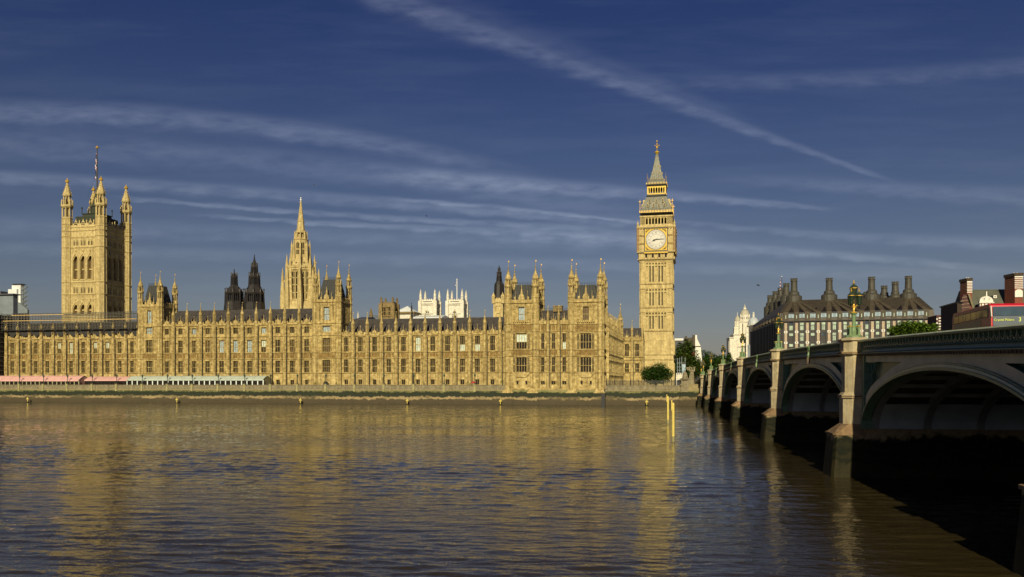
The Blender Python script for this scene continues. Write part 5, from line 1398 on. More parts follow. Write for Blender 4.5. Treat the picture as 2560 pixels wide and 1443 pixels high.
def mooring(label, px, pyb, pyt, w):
    Y = H*F/(pyb-HZ); x = (px-1280)*Y/F; z = H+(HZ-pyt)*Y/F; r = w*Y/F/2
    T = Thing('mooring_post', label, 'mooring post', WLD, x, Y, 0, group='yellow mooring posts standing in the river')
    b = MB(); b.lathe(x, Y, [(r, -2), (r, z-.25), (r*.7, z)], 12); o = b.part('post', ['yellow_paint'], T)
    b = MB(); b.lathe(x, Y, [(r*1.03, -1), (r*1.03, .55)], 12); b.part('weed_band', 'algae_pilaster', T, parent=None)
    b = MB(); b.box(x-r*1.6, x-r*.9, Y-r, Y+r*.4, z-.9, z+.3); b.part('bracket', 'yellow_paint', T)
mooring('thinner farther yellow mooring post in the river left of the nearer post', 1670, 1058, 991, 5)
mooring('thicker nearer yellow mooring post in the river left of the bridge', 1683, 1103, 1007, 6.6)

# scaffolding over the left wing
YS = -1.6
x0, x1 = PAL.x(4, YS), PAL.x(344, YS); g = lambda v: PAL.z(v, PAL.x(175, YS), YS)
T = Thing('scaffolding', 'dark tube scaffolding with planks along the roof of the left wing', 'scaffolding', PAL, (x0+x1)/2, YS, 18)
n = 46
tb = MB(); r = random.Random(9)
for i in range(n+1):
    x = x0+(x1-x0)*i/n
    for yy, zt in ((YS, 786 if i % 4 else 780), (YS+2.6, 780), (YS+6.5, 778)): tb.bar((x, yy, g(826)), (x, yy, g(zt)), .07, 4)
    for v in (798, 810, 824): tb.bar((x, YS, g(v)), (x, YS+2.6, g(v)), .04, 4)
    if i % 3 == 0 and i < n: tb.bar((x, YS, g(826)), (x+(x1-x0)/n*2, YS, g(800)), .045, 4)
for v in (786, 790, 794, 803, 807, 812, 816, 820): tb.bar((x0, YS, g(v)), (x1, YS, g(v)), .08 if v % 4 else .06, 4)
for v in (781, 785, 792, 797, 804, 811): tb.bar((x0, YS+2.6, g(v)), (x1, YS+2.6, g(v)), .05, 4)
for v in (779, 783): tb.bar((x0, YS+6.5, g(v)), (x1, YS+6.5, g(v)), .045, 4)
tb.part('tubes', 'tube_steel', T)
b = MB(); b.box(x0, x1, YS-.3, YS+1.3, g(824.5), g(823)); b.part('deck', 'net', T)
for v, a, c in ((800, 8, 342), (786, 30, 160)):
    b = MB(); b.box(PAL.x(a, YS), PAL.x(c, YS), YS-.25, YS-.15, g(v+.9), g(v-.5)); b.part('plank', 'plank', T)
for i in range(11):     # sagging dark debris netting below the deck
    xa_ = x0+(x1-x0)*(i+.15)/11+1.2; xb_ = x0+(x1-x0)*(i+.85)/11+1.2; b = MB(); k = 10; pts = []
    for j in range(k+1): pts.append((xa_+(xb_-xa_)*j/k, g(824.6)-(.8+1.6*sin(pi*j/k)+r.uniform(-.3, .3))))
    b.ext([(xa_, g(824.6)), (xb_, g(824.6))]+pts[::-1], YS+.9, YS+1.0); b.part('netting', 'net', T)
# darker scaffolded pavilion cut by the left edge
xb_ = PAL.x(13, 0)
T = Thing('wrapped_pavilion', 'dark netted scaffold round the pavilion cut off by the left edge', 'scaffolding', PAL, xb_-12, YP, 4)
b = MB(); gg = lambda v: PAL.z(v, xb_, YP); b.box(xb_-24, xb_-.4, YP+.5, 4, 4.6, gg(784)); b.part('net_wall', 'net', T)
b = MB()
for i in range(12):
    x = xb_-i*2
    b.bar((x, YP, 4.6), (x, YP, gg(776)), .07, 4)
for v in range(782, 955, 12): b.bar((xb_-24, YP, gg(v)), (xb_, YP, gg(v)), .07, 4); b.bar((xb_, YP, gg(v)), (xb_, 4, gg(v)), .07, 4)
b.part('tubes', 'tube_steel', T)
b = MB(); b.extx([(YP, -1), (YP, 4.6), (4, 4.6), (4, -1)], xb_-24, xb_); b.part('foot', 'river_wall_stone', T)
# pale buildings beyond it
y = 60.0
x = PAL.x(38, y); g = lambda v: PAL.z(v, x, y)
T = Thing('wrapped_tower', 'white sheeted tower with zigzag external stairs at far left', 'building', PAL, x, y, 4)
a, b_, c = PAL.x(29.5, y), PAL.x(51.5, y), PAL.x(61, y+8)
m = MB(); m.box(a, b_, y, y+2, 4, g(713)); m.box(PAL.x(24.5, y), PAL.x(46, y), y-1, y-.01, 4, g(723.5)); m.part('sheeting', 'sheet_white', T)
m = MB(); m.box(a+.5, b_+.6, y-.3, y+2.3, g(712.6), g(710)); m.part('roof', 'dark_iron', T)
m = MB(); xs = b_+.1; xe = PAL.x(64, y)
for i in range(6):
    v0 = 718+i*11; va = v0+9; x_ = (xs, xe) if i % 2 else (xe, xs)
    m.bar((xs-.5, y+1, g(v0+8)), (xe, y+1, g(v0)), .45, 4); m.bar((xs, y+1, g(v0)), (xe, y+1, g(v0)), .16, 4)
for xx in (xs, (xs+xe)/2, xe): m.bar((xx, y+1, 6), (xx, y+1, g(718 if xx < xe else 728)), .15, 4)
m.part('stairs', 'sheet_grey', T)
m = MB(); m.ext([(PAL.x(33, y), 4), (PAL.x(33, y), g(760)), (PAL.x(52, y), g(757)), (PAL.x(66, y), g(766)), (PAL.x(77, y), g(776)), (PAL.x(77, y), 4)], y-2, y-1); m.part('lower_sheeting', 'sheet_grey', T)
T = Thing('office_building', 'grey-blue flat building behind the scaffolding at the left edge', 'building', PAL, PAL.x(0, 40), 40, 4)
y = 40.0; m = MB(); x0 = PAL.x(-60, y); x1 = PAL.x(33, y)
m.box(x0, x1, y, y+2.5, 4, PAL.z(737, x1, y)); m.part('wall', 'sheet_grey', T)
m = MB(); m.extz([(x0, y-1), (x1+.9, y-1), (x1+.9, y+3.5), (x0, y+3.5)], PAL.z(737, x1, y)+.01, PAL.z(734.5, x1, y)); m.box(x0, PAL.x(6, y), y-.8, y+3, PAL.z(734.4, x1, y), PAL.z(728, x1, y)); m.part('roof', 'slate_blue', T)
# iron railings of the garden and dark basement hedge
xa, xb = PAL.x(1516, -2), PAL.x(1700, -2); T = Thing('railing', 'black iron railing along the garden at the foot of the clock tower', 'railing', PAL, (xa+xb)/2, -2, 4.4)
b = MB(); n = 150; zt = PAL.z(951.5, xa, -2)
for i in range(n+1): x = xa+(xb-xa)*i/n; b.box(x-.035, x+.035, -2.03, -1.97, 4.4, zt)
for v in (zt-.15, 4.9): b.box(xa, xb, -2.05, -1.95, v-.05, v+.05)
b.part('bars', 'dark_iron', T)
b = MB()
for i in range(10): x = xa+(xb-xa)*i/9; b.lathe(x, -2, [(.12, 4.4), (.12, zt+.1), (.18, zt+.15), (0, zt+.4)], 6)
b.part('posts', 'dark_iron', T)
# gate arch with white lattice, blue sign case right of the clock tower
y = 2.0; g = lambda v: PAL.z(v, PAL.x(1700, y), y)
T = Thing('gatehouse', 'low pale gate with battlements and dark arch right of the clock tower', 'gate', PAL, PAL.x(1699, y), y, 4.4)
b = MB(); a, c = PAL.x(1690, y), PAL.x(1708, y); b.wall(a, c, y, 4.4, g(937), [(a+.35, c-.3, 4.4, g(950))], 1.5)
for i in range(4): x = a+(c-a)*(i+.1)/4; b.box(x, x+(c-a)*.14, y, y+.5, g(937), g(933))
for i in range(8):
    x = a+(c-a)*(i+.5)/8; b.ext([(x, g(948)), (x+.12, g(945)), (x, g(942)), (x-.12, g(945))], y-.1, y)
b.part('wall', 'white_stone', T); b = MB(); b.box(a+.3, c-.2, y+1.5, y+1.7, 4.4, g(949)); b.part('gate', 'black', T)
for px, v in ((1693.5, 895), (1699, 894), (1704.5, 891), (1713, 893)):
    b = MB(); x = PAL.x(px, y+2); b.bar((x, y+2, 4.4), (x, y+2, g(v)), .12, 5); b.part('mast', 'sheet_grey', T)
b = MB()
for v in (908, 918, 926, 932): b.box(PAL.x(1692, y+2), PAL.x(1705, y+2), y+1.9, y+2.1, g(v), g(v-1.2))
b.part('frame', 'sheet_grey', T)
T = Thing('sign_case', 'pale blue upright panel on a dark stand near the gate', 'sign', PAL, PAL.x(1709.5, y), y, 4.4)
b = MB(); a, c = PAL.x(1705, y), PAL.x(1714, y); b.box(a, c, y, y+.6, g(932), g(911)); b.part('panel', 'sky_pale', T)
b = MB(); b.box(a+.1, c+.1, y+.1, y+.7, g(911), g(906)); b.box(a+.3, a+.6, y+.2, y+.4, 4.4, g(932)); b.box(c-.6, c-.3, y+.2, y+.4, 4.4, g(932)); b.part('stand', 'dark_iron', T)
# bronze chariot group on its stone plinth by the bridge end
y = -3.0; g = lambda v: PAL.z(v, PAL.x(1725, y), y); a, c = PAL.x(1721, y), PAL.x(1737, y); xm = (a+c)/2
T = Thing('statue', 'grey sculpture group on a stone plinth by the far bridge end', 'statue', PAL, xm, y, 4.4)
b = MB(); b.extz([(a-.6, y-1.2), (c, y-1.2), (c, y+2), (a-.6, y+2)], 4.4, g(929), 0, [(a+.6, y-.9), (c-.3, y-.9), (c-.3, y+1.6), (a+.6, y+1.6)]); b.box(a+.2, c, y-1.1, y+1.9, g(929), g(926)); b.part('plinth', 'grey_stone', T)
b = MB()
for sx, v in ((-1.0, 920), (-.5, 919), (.2, 918)):        # rearing horses and a standing figure
    b.bar((xm+sx, y, g(926)), (xm+sx-.3, y, g(v+1)), .25, 6, r2=.2); b.bar((xm+sx-.3, y, g(v+1)), (xm+sx-.75, y, g(v)), .2, 6, r2=.12); b.ball((xm+sx-.85, y, g(v)), .18)
    b.bar((xm+sx, y, g(924)), (xm+sx-.6, y, g(923)), .1, 5)
b.bar((xm+.8, y, g(926)), (xm+.75, y, g(919)), .3, 7, r2=.18); b.ball((xm+.75, y, g(918)), .17); b.bar((xm+.75, y, g(920.5)), (xm+1.2, y, g(917)), .09, 5); b.bar((xm+.75, y, g(920.5)), (xm+.3, y, g(918)), .09, 5)
b.part('figures', 'grey_stone', T)

# ---------------------------------------------------------------- bridge
plain('green_slate', (.14, .21, .13), .5, 0, .15, 1); plain('rust_brown', (.085, .055, .03), .7, 0, .3, 2); plain('bus_front_grey', (.075, .095, .12), .35, 0, .08)
CB = cos(BRI.a)
PU = [850, 663, 574, 526, 496.5, 477]
PL = [F*14.8/(u-348)/CB for u in PU]          # piers by distance, last one is the far abutment
P0 = PL[0]-35.5; PN = P0-31
zt_ = lambda l: 10.72-1.45e-4*(l*CB-140)**2    # top of the parapet
BW = 26.0
T = Thing('bridge', 'long green and buff iron arch bridge on granite piers crossing the river', 'bridge', BRI, 0, PL[0], 0)
PW = 1.6
def strip(mb, l0, l1, prof, n, m=0):
    """sweep a closed (x, dz) profile along the cambered bridge line"""
    rows = []
    for i in range(n+1):
        l = l0+(l1-l0)*i/n; z = zt_(l); rows.append([(x, l, z+dz) for x, dz in prof])
    k = len(prof); base = len(mb.v)
    for r in rows: mb.v += r
    for i in range(n):
        for j in range(k):
            a = base+i*k+j; b = base+i*k+(j+1) % k
            mb.f.append((a, a+k, b+k, b)); mb.m.append(m)
    mb.f.append(tuple(base+j for j in range(k))); mb.m.append(m); mb.f.append(tuple(base+n*k+j for j in reversed(range(k)))); mb.m.append(m)
LEND = PL[5]+60
for side in (0, 1):
    sx = (lambda x: x) if side == 0 else (lambda x: BW-x)
    ms = [PN]+[P0]+PL+[LEND]
    for a, b in zip(ms, ms[1:]):
        q = MB()
        strip(q, a, b, [(sx(-.28), 0), (sx(-.34), -.07), (sx(-.28), -.16), (sx(-.12), -.2), (sx(.18), -.2), (sx(.2), 0)], 12, 0)      # hand rail
        strip(q, a, b, [(sx(-.02), -.2), (sx(-.02), -.62), (sx(.1), -.62), (sx(.1), -.2)], 12, 1)                                      # frieze ground
        strip(q, a, b, [(sx(-.1), -.62), (sx(-.2), -.68), (sx(-.06), -.74), (sx(-.12), -.9), (sx(-.38), -.99), (sx(-.38), -1.03), (sx(.2), -1.03), (sx(.2), -.62)], 12, 2)
        strip(q, a, b, [(sx(-.3), -1.03), (sx(-.3), -1.08), (sx(.2), -1.08), (sx(.2), -1.03)], 12, 3)
        if side == 0:
            n = int((b-a)/.62) if a < 110 else int((b-a)/1.2)
            for i in range(n):
                l = a+(i+.5)*(b-a)/n; z = zt_(l); w = (b-a)/n
                for ring in range(1):      # quatrefoil rings of the frieze
                    r = .17 if a < 110 else .16
                    for k in range(6):
                        a0, a1 = 2*pi*k/6, 2*pi*(k+1)/6; q.bar((-.07, l+r*cos(a0), z-.41+r*sin(a0)), (-.07, l+r*cos(a1), z-.41+r*sin(a1)), .045, 3, 1)
                q.face([(-.024, l-.1, z-.41), (-.024, l, z-.51), (-.024, l+.1, z-.41), (-.024, l, z-.31)], 4)
                q.box(-.1, -.02, l-w/2-.04, l-w/2+.04, z-.62, z-.2, 1)
            n = int((b-a)/.42) if a < 110 else int((b-a)/1.0)
            for i in range(n):
                l = a+(i+.25)*(b-a)/n; z = zt_(l); q.box(-.3, .0, l, l+.5*(b-a)/n, z-1.2, z-1.08, 3)
            strip(q, a, b, [(-.06, -1.08), (-.06, -1.2), (.2, -1.2), (.2, -1.08)], 12, 4)
        q.part('parapet', ['green_pale', 'green_dark', 'green_slate', 'rust_brown', 'black'], T)
# deck
q = MB(); strip(q, PN, LEND, [(.2, -1.15), (.2, -1.5), (BW-.2, -1.5), (BW-.2, -1.15)], 60, 0)
q.part('roadway', 'asphalt', T)
q = MB(); strip(q, PN, LEND, [(.2, -1.0), (.2, -1.146), (3.8, -1.146), (3.8, -1.0)], 60); strip(q, PN, LEND, [(BW-3.8, -1.0), (BW-3.8, -1.146), (BW-.2, -1.146), (BW-.2, -1.0)], 60); q.part('pavement', 'pavement', T)
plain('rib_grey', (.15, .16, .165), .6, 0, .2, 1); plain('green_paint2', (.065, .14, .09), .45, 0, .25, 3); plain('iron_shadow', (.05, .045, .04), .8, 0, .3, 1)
ZS = 3.45
def arch(l0, l1):
    a = (l1-l0)/2; lm = (l0+l1)/2; crown = zt_(lm)-1.72; rise = crown-ZS
    zi = lambda l: ZS+rise*sqrt(max(0, 1-((l-lm)/a)**2))
    def ze(l, da, db):
        t = abs(l-lm)/(a-da) if a > da else 1
        return None
    n = 48
    ang = [pi-pi*i/n for i in range(n+1)]
    inn = [(lm+a*cos(t), ZS+rise*sin(t)) for t in ang]
    def off(dl, dz): return [(lm+(a+dl)*cos(t), ZS+(rise+dz)*sin(t)) for t in ang]
    for x0, xs, side in ((0, 1, 0), (BW, -1, 1)):
        fc = MB(); rim = MB(); n2 = 60
        # face: for each station along l, from outer edge of rim up to the ledge
        o1 = off(.0, .0)
        def zarch(l, da, dz):
            t = (l-lm)/(a+da)
            return ZS+(rise+dz)*sqrt(max(0, 1-t*t))
        L = [l0-.0+(l1-l0)*(0.5-0.5*cos(pi*i/n2)) for i in range(n2+1)]
        for u, v in zip(L, L[1:]):
            zu, zv = zarch(u, 0, 0), zarch(v, 0, 0); tu, tv = zt_(u)-1.2, zt_(v)-1.2
            eu, ev = zarch(u, -1.55, .62) if abs(u-lm) < a-1.55 else 0, zarch(v, -1.55, .62) if abs(v-lm) < a-1.55 else 0
            # pale band hugging the arch: measured along z
            bu = min(tu, max(zu+.62, zu+.30*(tu-zu)) if abs(u-lm) < a*.985 else zu+1.5); bv = min(tv, max(zv+.62, zv+.30*(tv-zv)) if abs(v-lm) < a*.985 else zv+1.5)
            cu, cv = tu-.42, tv-.42
            if cu-bu > .12 or cv-bv > .12:
                bu2, bv2 = min(bu, cu), min(bv, cv)
                fc.face([(x0, u, zu), (x0, u, bu2), (x0, v, bv2), (x0, v, zv)], 0)
                fc.face([(x0, u, cu), (x0, u, tu), (x0, v, tv), (x0, v, cv)], 0)
                fc.face([(x0+xs*.4, u, bu2), (x0+xs*.4, u, cu), (x0+xs*.4, v, cv), (x0+xs*.4, v, bv2)], 1)
                fc.face([(x0, u, bu2), (x0+xs*.4, u, bu2), (x0+xs*.4, v, bv2), (x0, v, bv2)], 2); fc.face([(x0, u, cu), (x0, v, cv), (x0+xs*.4, v, cv), (x0+xs*.4, u, cu)], 2)
            else: fc.face([(x0, u, zu), (x0, u, tu), (x0, v, tv), (x0, v, zv)], 0)
        # end posts beside the piers and tracery in the spandrels
        for e, sg in ((l0, 1), (l1, -1)):
            fc.box(x0-xs*.12, x0+xs*.5, e, e+sg*.5, ZS, zt_(e)-1.2, 2)
            tz = zt_(e)-1.62
            for k, (dl, dz, r) in enumerate(((.95, -.5, .36), (1.7, -.42, .3), (2.35, -.33, .22), (1.0, -1.25, .32), (.85, -1.95, .24), (1.5, -1.05, .2))):
                cl, cz = e+sg*dl, tz+dz
                for i in range(10):
                    p, q_ = 2*pi*i/10, 2*pi*(i+1)/10; fc.bar((x0+xs*.2, cl+r*cos(p), cz+r*sin(p)), (x0+xs*.2, cl+r*cos(q_), cz+r*sin(q_)), .06, 4, 2)
            for dl in (.62, 1.35, 2.05, 2.75): fc.bar((x0+xs*.22, e+sg*dl, tz), (x0+xs*.22, e+sg*(dl*.35+.4), tz-2.6), .05, 4, 2)
            fc.box(x0+xs*.05, x0+xs*.3, e+sg*.5, e+sg*3.2, tz-.1, tz-.02, 2)
        fc.part('spandrel', ['bridge_buff', 'green_dark', 'green_paint2'], T)
        for (d0, d1, xo, mt) in ((.0, .16, .30, 'green_dark'), (.16, .30, .22, 'green_pale'), (.30, .40, .13, 'green_dark')):
            i0, i1 = off(-.34+d0, -.34+d0), off(-.34+d1, -.34+d1); r_ = MB()
            for i in range(n):
                A, B, C, D = i0[i], i0[i+1], i1[i+1], i1[i]
                xa, xb = x0-xs*xo, x0+xs*.35
                r_.face([(xa, A[0], A[1]), (xa, D[0], D[1]), (xa, C[0], C[1]), (xa, B[0], B[1])]); r_.face([(xa, A[0], A[1]), (xa, B[0], B[1]), (xb, B[0], B[1]), (xb, A[0], A[1])]); r_.face([(xa, D[0], D[1]), (xb, D[0], D[1]), (xb, C[0], C[1]), (xa, C[0], C[1])])
            rim.add(r_) if mt == 'green_dark' else rim.add(type('o', (), {'v': r_.v, 'f': r_.f, 'm': [1]*len(r_.f)})())
        rim.part('arch_moulding', ['green_dark', 'green_pale'], T)
    # soffit: ribs, purlins, pale skirts near the springing
    nr = 8
    for k in range(nr):
        x = .7+(BW-1.4)*k/(nr-1); q = MB(); i0, i1 = off(-.30, -.30), off(.25, .25)
        for i in range(n):
            A, B, C, D = i0[i], i0[i+1], i1[i+1], i1[i]
            for X0 in (x-.25, x+.25): q.face([(X0, A[0], A[1]), (X0, B[0], B[1]), (X0, C[0], C[1]), (X0, D[0], D[1])])
            q.face([(x-.27, A[0], A[1]), (x-.27, B[0], B[1]), (x+.27, B[0], B[1]), (x+.27, A[0], A[1])])
        q.part('rib', 'rib_grey', T)
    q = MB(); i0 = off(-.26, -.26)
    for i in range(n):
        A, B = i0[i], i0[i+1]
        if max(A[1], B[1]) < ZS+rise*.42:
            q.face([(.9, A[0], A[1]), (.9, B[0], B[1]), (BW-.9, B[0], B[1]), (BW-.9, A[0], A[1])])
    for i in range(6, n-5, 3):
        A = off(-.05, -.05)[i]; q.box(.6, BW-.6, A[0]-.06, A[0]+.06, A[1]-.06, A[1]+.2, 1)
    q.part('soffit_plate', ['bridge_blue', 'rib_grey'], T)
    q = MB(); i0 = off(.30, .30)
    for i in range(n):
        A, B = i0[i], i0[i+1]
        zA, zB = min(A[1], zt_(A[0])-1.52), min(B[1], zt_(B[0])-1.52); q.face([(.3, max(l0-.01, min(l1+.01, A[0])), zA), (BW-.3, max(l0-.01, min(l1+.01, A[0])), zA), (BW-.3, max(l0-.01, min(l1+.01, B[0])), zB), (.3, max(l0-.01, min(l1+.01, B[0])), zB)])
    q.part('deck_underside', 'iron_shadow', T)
ends = [PN, P0]+PL
for a, b in zip(ends, ends[1:]): arch(a+PW, b-PW)
# piers
def pier(l, far=False):
    zt = zt_(l)+.16; p = MB()
    half = PW
    nose = lambda d, e: [(0, l-half-e), (-1.2-d, l-half-e), (-2.25-d, l-.7), (-2.25-d, l+.7), (-1.2-d, l+half+e), (0, l+half+e)]
    b = MB(); b.extz([(BW+2, l-half-.25), (BW+2, l+half+.25), (-.0, l+half+.25), (-.0, l-half-.25)][::-1], -2.5, ZS, 0, [(BW+2, l-half), (BW+2, l+half), (0, l+half), (0, l-half)][::-1])
    b.extz([(0, l-half-.3), (-2.3, l-half-.3), (-2.5, l-half), (-2.5, l+half), (-2.3, l+half+.3), (0, l+half+.3)], -2.5, 2.95, 0, [(0, l-half), (-1.85, l-half), (-2.0, l-half+.2), (-2.0, l+half-.2), (-1.85, l+half), (0, l+half)])
    b.part('pier_base', 'pier_base_stone', T)
    b = MB(); b.extz([(.1, l-half-.05), (-1.95, l-half-.05), (-2.12, l-half+.15), (-2.12, l+half-.15), (-1.95, l+half+.05), (.1, l+half+.05)], 2.951, 3.1); b.extz([(.1, l-half), (-1.85, l-half), (-2.0, l-half+.2), (-2.0, l+half-.2), (-1.85, l+half), (.1, l+half)], 3.1, 3.75, 0, [(.1, l-1.25), (-.95, l-1.25), (-1.3, l-.5), (-1.3, l+.5), (-.95, l+1.25), (.1, l+1.25)])
    b.part('cutwater_cap', 'cap_stone', T)
    def oc(w, d, c): return [(.35, l-w), (-(d-c), l-w), (-d, l-w+c), (-d, l+w-c), (-(d-c), l+w), (.35, l+w)]
    z = lambda t: 3.75+(zt-3.75)*t
    b = MB()
    b.extz(oc(1.2, 1.25, .55), 3.75, z(.30)); b.extz(oc(1.3, 1.35, .58), z(.30), z(.335)); b.extz(oc(1.2, 1.25, .5), z(.335), z(.37), 0, oc(1.08, 1.1, .5)); b.extz(oc(1.08, 1.1, .5), z(.37), z(.79))
    b.extz(oc(1.1, 1.12, .5), z(.79), z(.81), 0, oc(1.3, 1.35, .58)); b.extz(oc(1.3, 1.35, .58), z(.81), z(.835)); b.extz(oc(1.15, 1.2, .52), z(.835), z(.95))
    b.extz(oc(1.15, 1.2, .52), z(.95), z(.965), 0, oc(1.32, 1.38, .58)); b.extz(oc(1.32, 1.38, .58), z(.965), z(.98)); b.extz(oc(1.32, 1.38, .58), z(.98), z(1.0), 0, oc(1.0, 1.05, .45))
    o = b.part('turret', 'pier_stone', T)
    # cap bands: browner weathered ledges
    b = MB()
    for t in (.318, .822, .972): b.extz(oc(1.315, 1.365, .585), z(t)-.05, z(t)+.05)
    b.part('ledge', 'cap_stone', T, parent=o)
    b = MB(); b.extz([(BW-x, yy) for x, yy in oc(1.2, 1.25, .55)][::-1], 3.45, z(1.0)); b.part('turret', 'pier_stone', T)
    return z(1.0)
tops = [pier(l) for l in [P0]+PL]
# far abutment mass and approach
q = MB(); strip(q, PL[5], LEND+8, [(.22, -1.2), (BW-.22, -1.2), (BW-.22, -9.5), (.22, -9.5)], 6); q.part('abutment', 'grey_stone', T)
# round rubbish-free stone: near abutment behind the camera side
q = MB(); strip(q, PN-6, PN+1.4, [(.22, -1.5), (BW-.22, -1.5), (BW-.22, -11), (.22, -11)], 2); q.part('abutment', 'grey_stone', T)

# triple lanterns on the piers
def lamp_meshes():
    base = MB()
    base.lathe(0, 0, [(.62, 0), (.62, .12), (.5, .2)], 8)
    for k in range(4):
        a = pi/4+k*pi/2; cx, cy = .42*cos(a), .42*sin(a)
        base.lathe(cx, cy, [(.15, .1), (.15, .2), (.1, .25), (.1, .78), (.14, .8), (.14, .86), (.05, .95)], 8)
        base.lathe(cx, cy, [(.15, .80), (.165, .83), (.15, .86)], 8, m=1)
    base.lathe(0, 0, [(.2, .1), (.2, .5), (.15, .7), (.13, 1.7), (.2, 1.75), (.24, 1.82), (.17, 1.9)], 10)
    base.lathe(0, 0, [(.24, 1.82), (.26, 1.86), (.24, 1.9), (.12, 1.92)], 10, m=1)
    base.lathe(0, 0, [(.06, 1.9), (.08, 2.1), (.045, 2.25), (.06, 2.4), (.04, 2.5), (.04, 3.0)], 8, m=1)
    for k in range(3):
        a = pi/2+.35+k*2*pi/3
        base.bar((0, 0, 2.15), (.22*cos(a), .22*sin(a), 2.42), .045, 5, 1); base.bar((.22*cos(a), .22*sin(a), 2.42), (.36*cos(a), .36*sin(a), 2.38), .045, 5, 0)
    bm = base.mesh('column', ['green_lamp', 'gold'])
    def lan(s):
        l = MB(); l.lathe(0, 0, [(.08*s, 0), (.17*s, .04*s), (.24*s, .72*s)], 8, m=0)
        for k in range(8):
            a = pi/8+k*pi/4; l.bar((.2*s*cos(a), .2*s*sin(a), .04*s), (.275*s*cos(a), .275*s*sin(a), .72*s), .015*s, 4, 1)
        l.lathe(0, 0, [(.28*s, .735*s), (.32*s, .74*s), (.32*s, .775*s), (.3*s, .78*s)], 8, m=2)
        l.lathe(0, 0, [(.31*s, .8*s), (.24*s, .9*s), (.1*s, 1.02*s), (.05*s, 1.08*s)], 8, m=1)
        l.lathe(0, 0, [(.05*s, 1.08*s), (.09*s, 1.14*s), (.04*s, 1.2*s), (.05*s, 1.3*s), (0, 1.4*s)], 6, m=2)
        l.lathe(0, 0, [(0, -.1*s), (.08*s, -.04*s), (.1*s, 0)], 6, m=1)
        return l.mesh('lantern', ['lantern_glass', 'green_lamp_dark', 'gold'])
    return bm, lan(1.0), lan(.88)
plain('green_lamp', (.15, .23, .105), .4, 0, .15, 3); plain('green_lamp_dark', (.03, .045, .028), .4, 0, .2, 3); plain('lantern_glass', (.02, .035, .02), .15, 0, .4, 6)
bm_, l1_, l2_ = lamp_meshes()
wh = ['nearest the camera', 'second nearest the camera', 'third nearest, before the long office roof', 'fourth nearest, below the white domed tower', 'fifth nearest, against the trees', 'at the far end of the bridge']
for i, l in enumerate(PL):
    z = tops[i+1]; T2 = Thing('bridge_lamp', 'green and gold triple-lantern lamp on the bridge pier %s' % wh[i], 'street lamp', BRI, -.35, l, z, group='triple lamps along the bridge')
    inst('column', bm_, T2, -.35, l, z); inst('lantern', l1_, T2, -.35, l, z+2.9)
    for k in range(3):
        a = pi/2+.35+k*2*pi/3; inst('lantern', l2_, T2, -.35+.36*cos(a), l+.36*sin(a), z+2.42)
for i, (l, w_) in enumerate(((PL[5]+17, 'just beyond'), )):
    z = zt_(l)+.1; T2 = Thing('bridge_lamp', 'green lamp on the parapet just beyond the far end of the bridge', 'street lamp', BRI, 0, l, z, group='triple lamps along the bridge')
    inst('column', bm_, T2, 0, l, z); inst('lantern', l1_, T2, 0, l, z+2.9)
# navigation brackets at the crown of each arch
for i, (a, b) in enumerate(zip(PL, PL[1:])):
    l = (a+b)/2+ (0 if i else -1.0); z = zt_(l); T2 = Thing('arch_bracket', 'pale green ornament with hanging light at the crown of the %s visible small arch' % ORD[i], 'bracket', BRI, -.4, l, z-1.3, group='green brackets on the arch crowns')
    b_ = MB(); b_.lathe(-.42, l, [(.1, z-1.1), (.16, z-.9), (.08, z-.7), (.1, z-.3), (.26, z-.2), (.3, z-.12), (.12, z-.05), (0, z+.02)], 8)
    for s in (-1, 1): b_.bar((-.42, l, z-.15), (-.42, l+s*.3, z-.28), .06, 5); b_.bar((-.42, l+s*.3, z-.28), (-.42, l+s*.26, z-.45), .05, 5)
    b_.box(-.4, -.2, l-.1, l+.1, z-1.2, z-.6); b_.part('bracket', 'green_lamp', T2)
    b_ = MB(); b_.box(-.62, -.3, l-.2, l+.2, z-1.62, z-1.12); b_.lathe(-.5, l, [(.17, z-1.65), (.17, z-1.75), (0, z-1.8)], 8); b_.part('signal_lamp', 'rust_brown' if i % 2 == 0 else 'green_lamp', T2)

# ---------------------------------------------------------------- double-decker bus
BUS = Frame(34.3, 63.0, 11.5)
zd = zt_(64)-1.14; zT = 12.45
T = Thing('double_decker_bus', 'red double-decker bus with blue-grey front crossing the bridge', 'bus', BUS, 0, 0, zd)
Wd = 2.5; Lb = 9.6; hT = zT-zd; zu = 11.12      # upper floor line
b = MB()
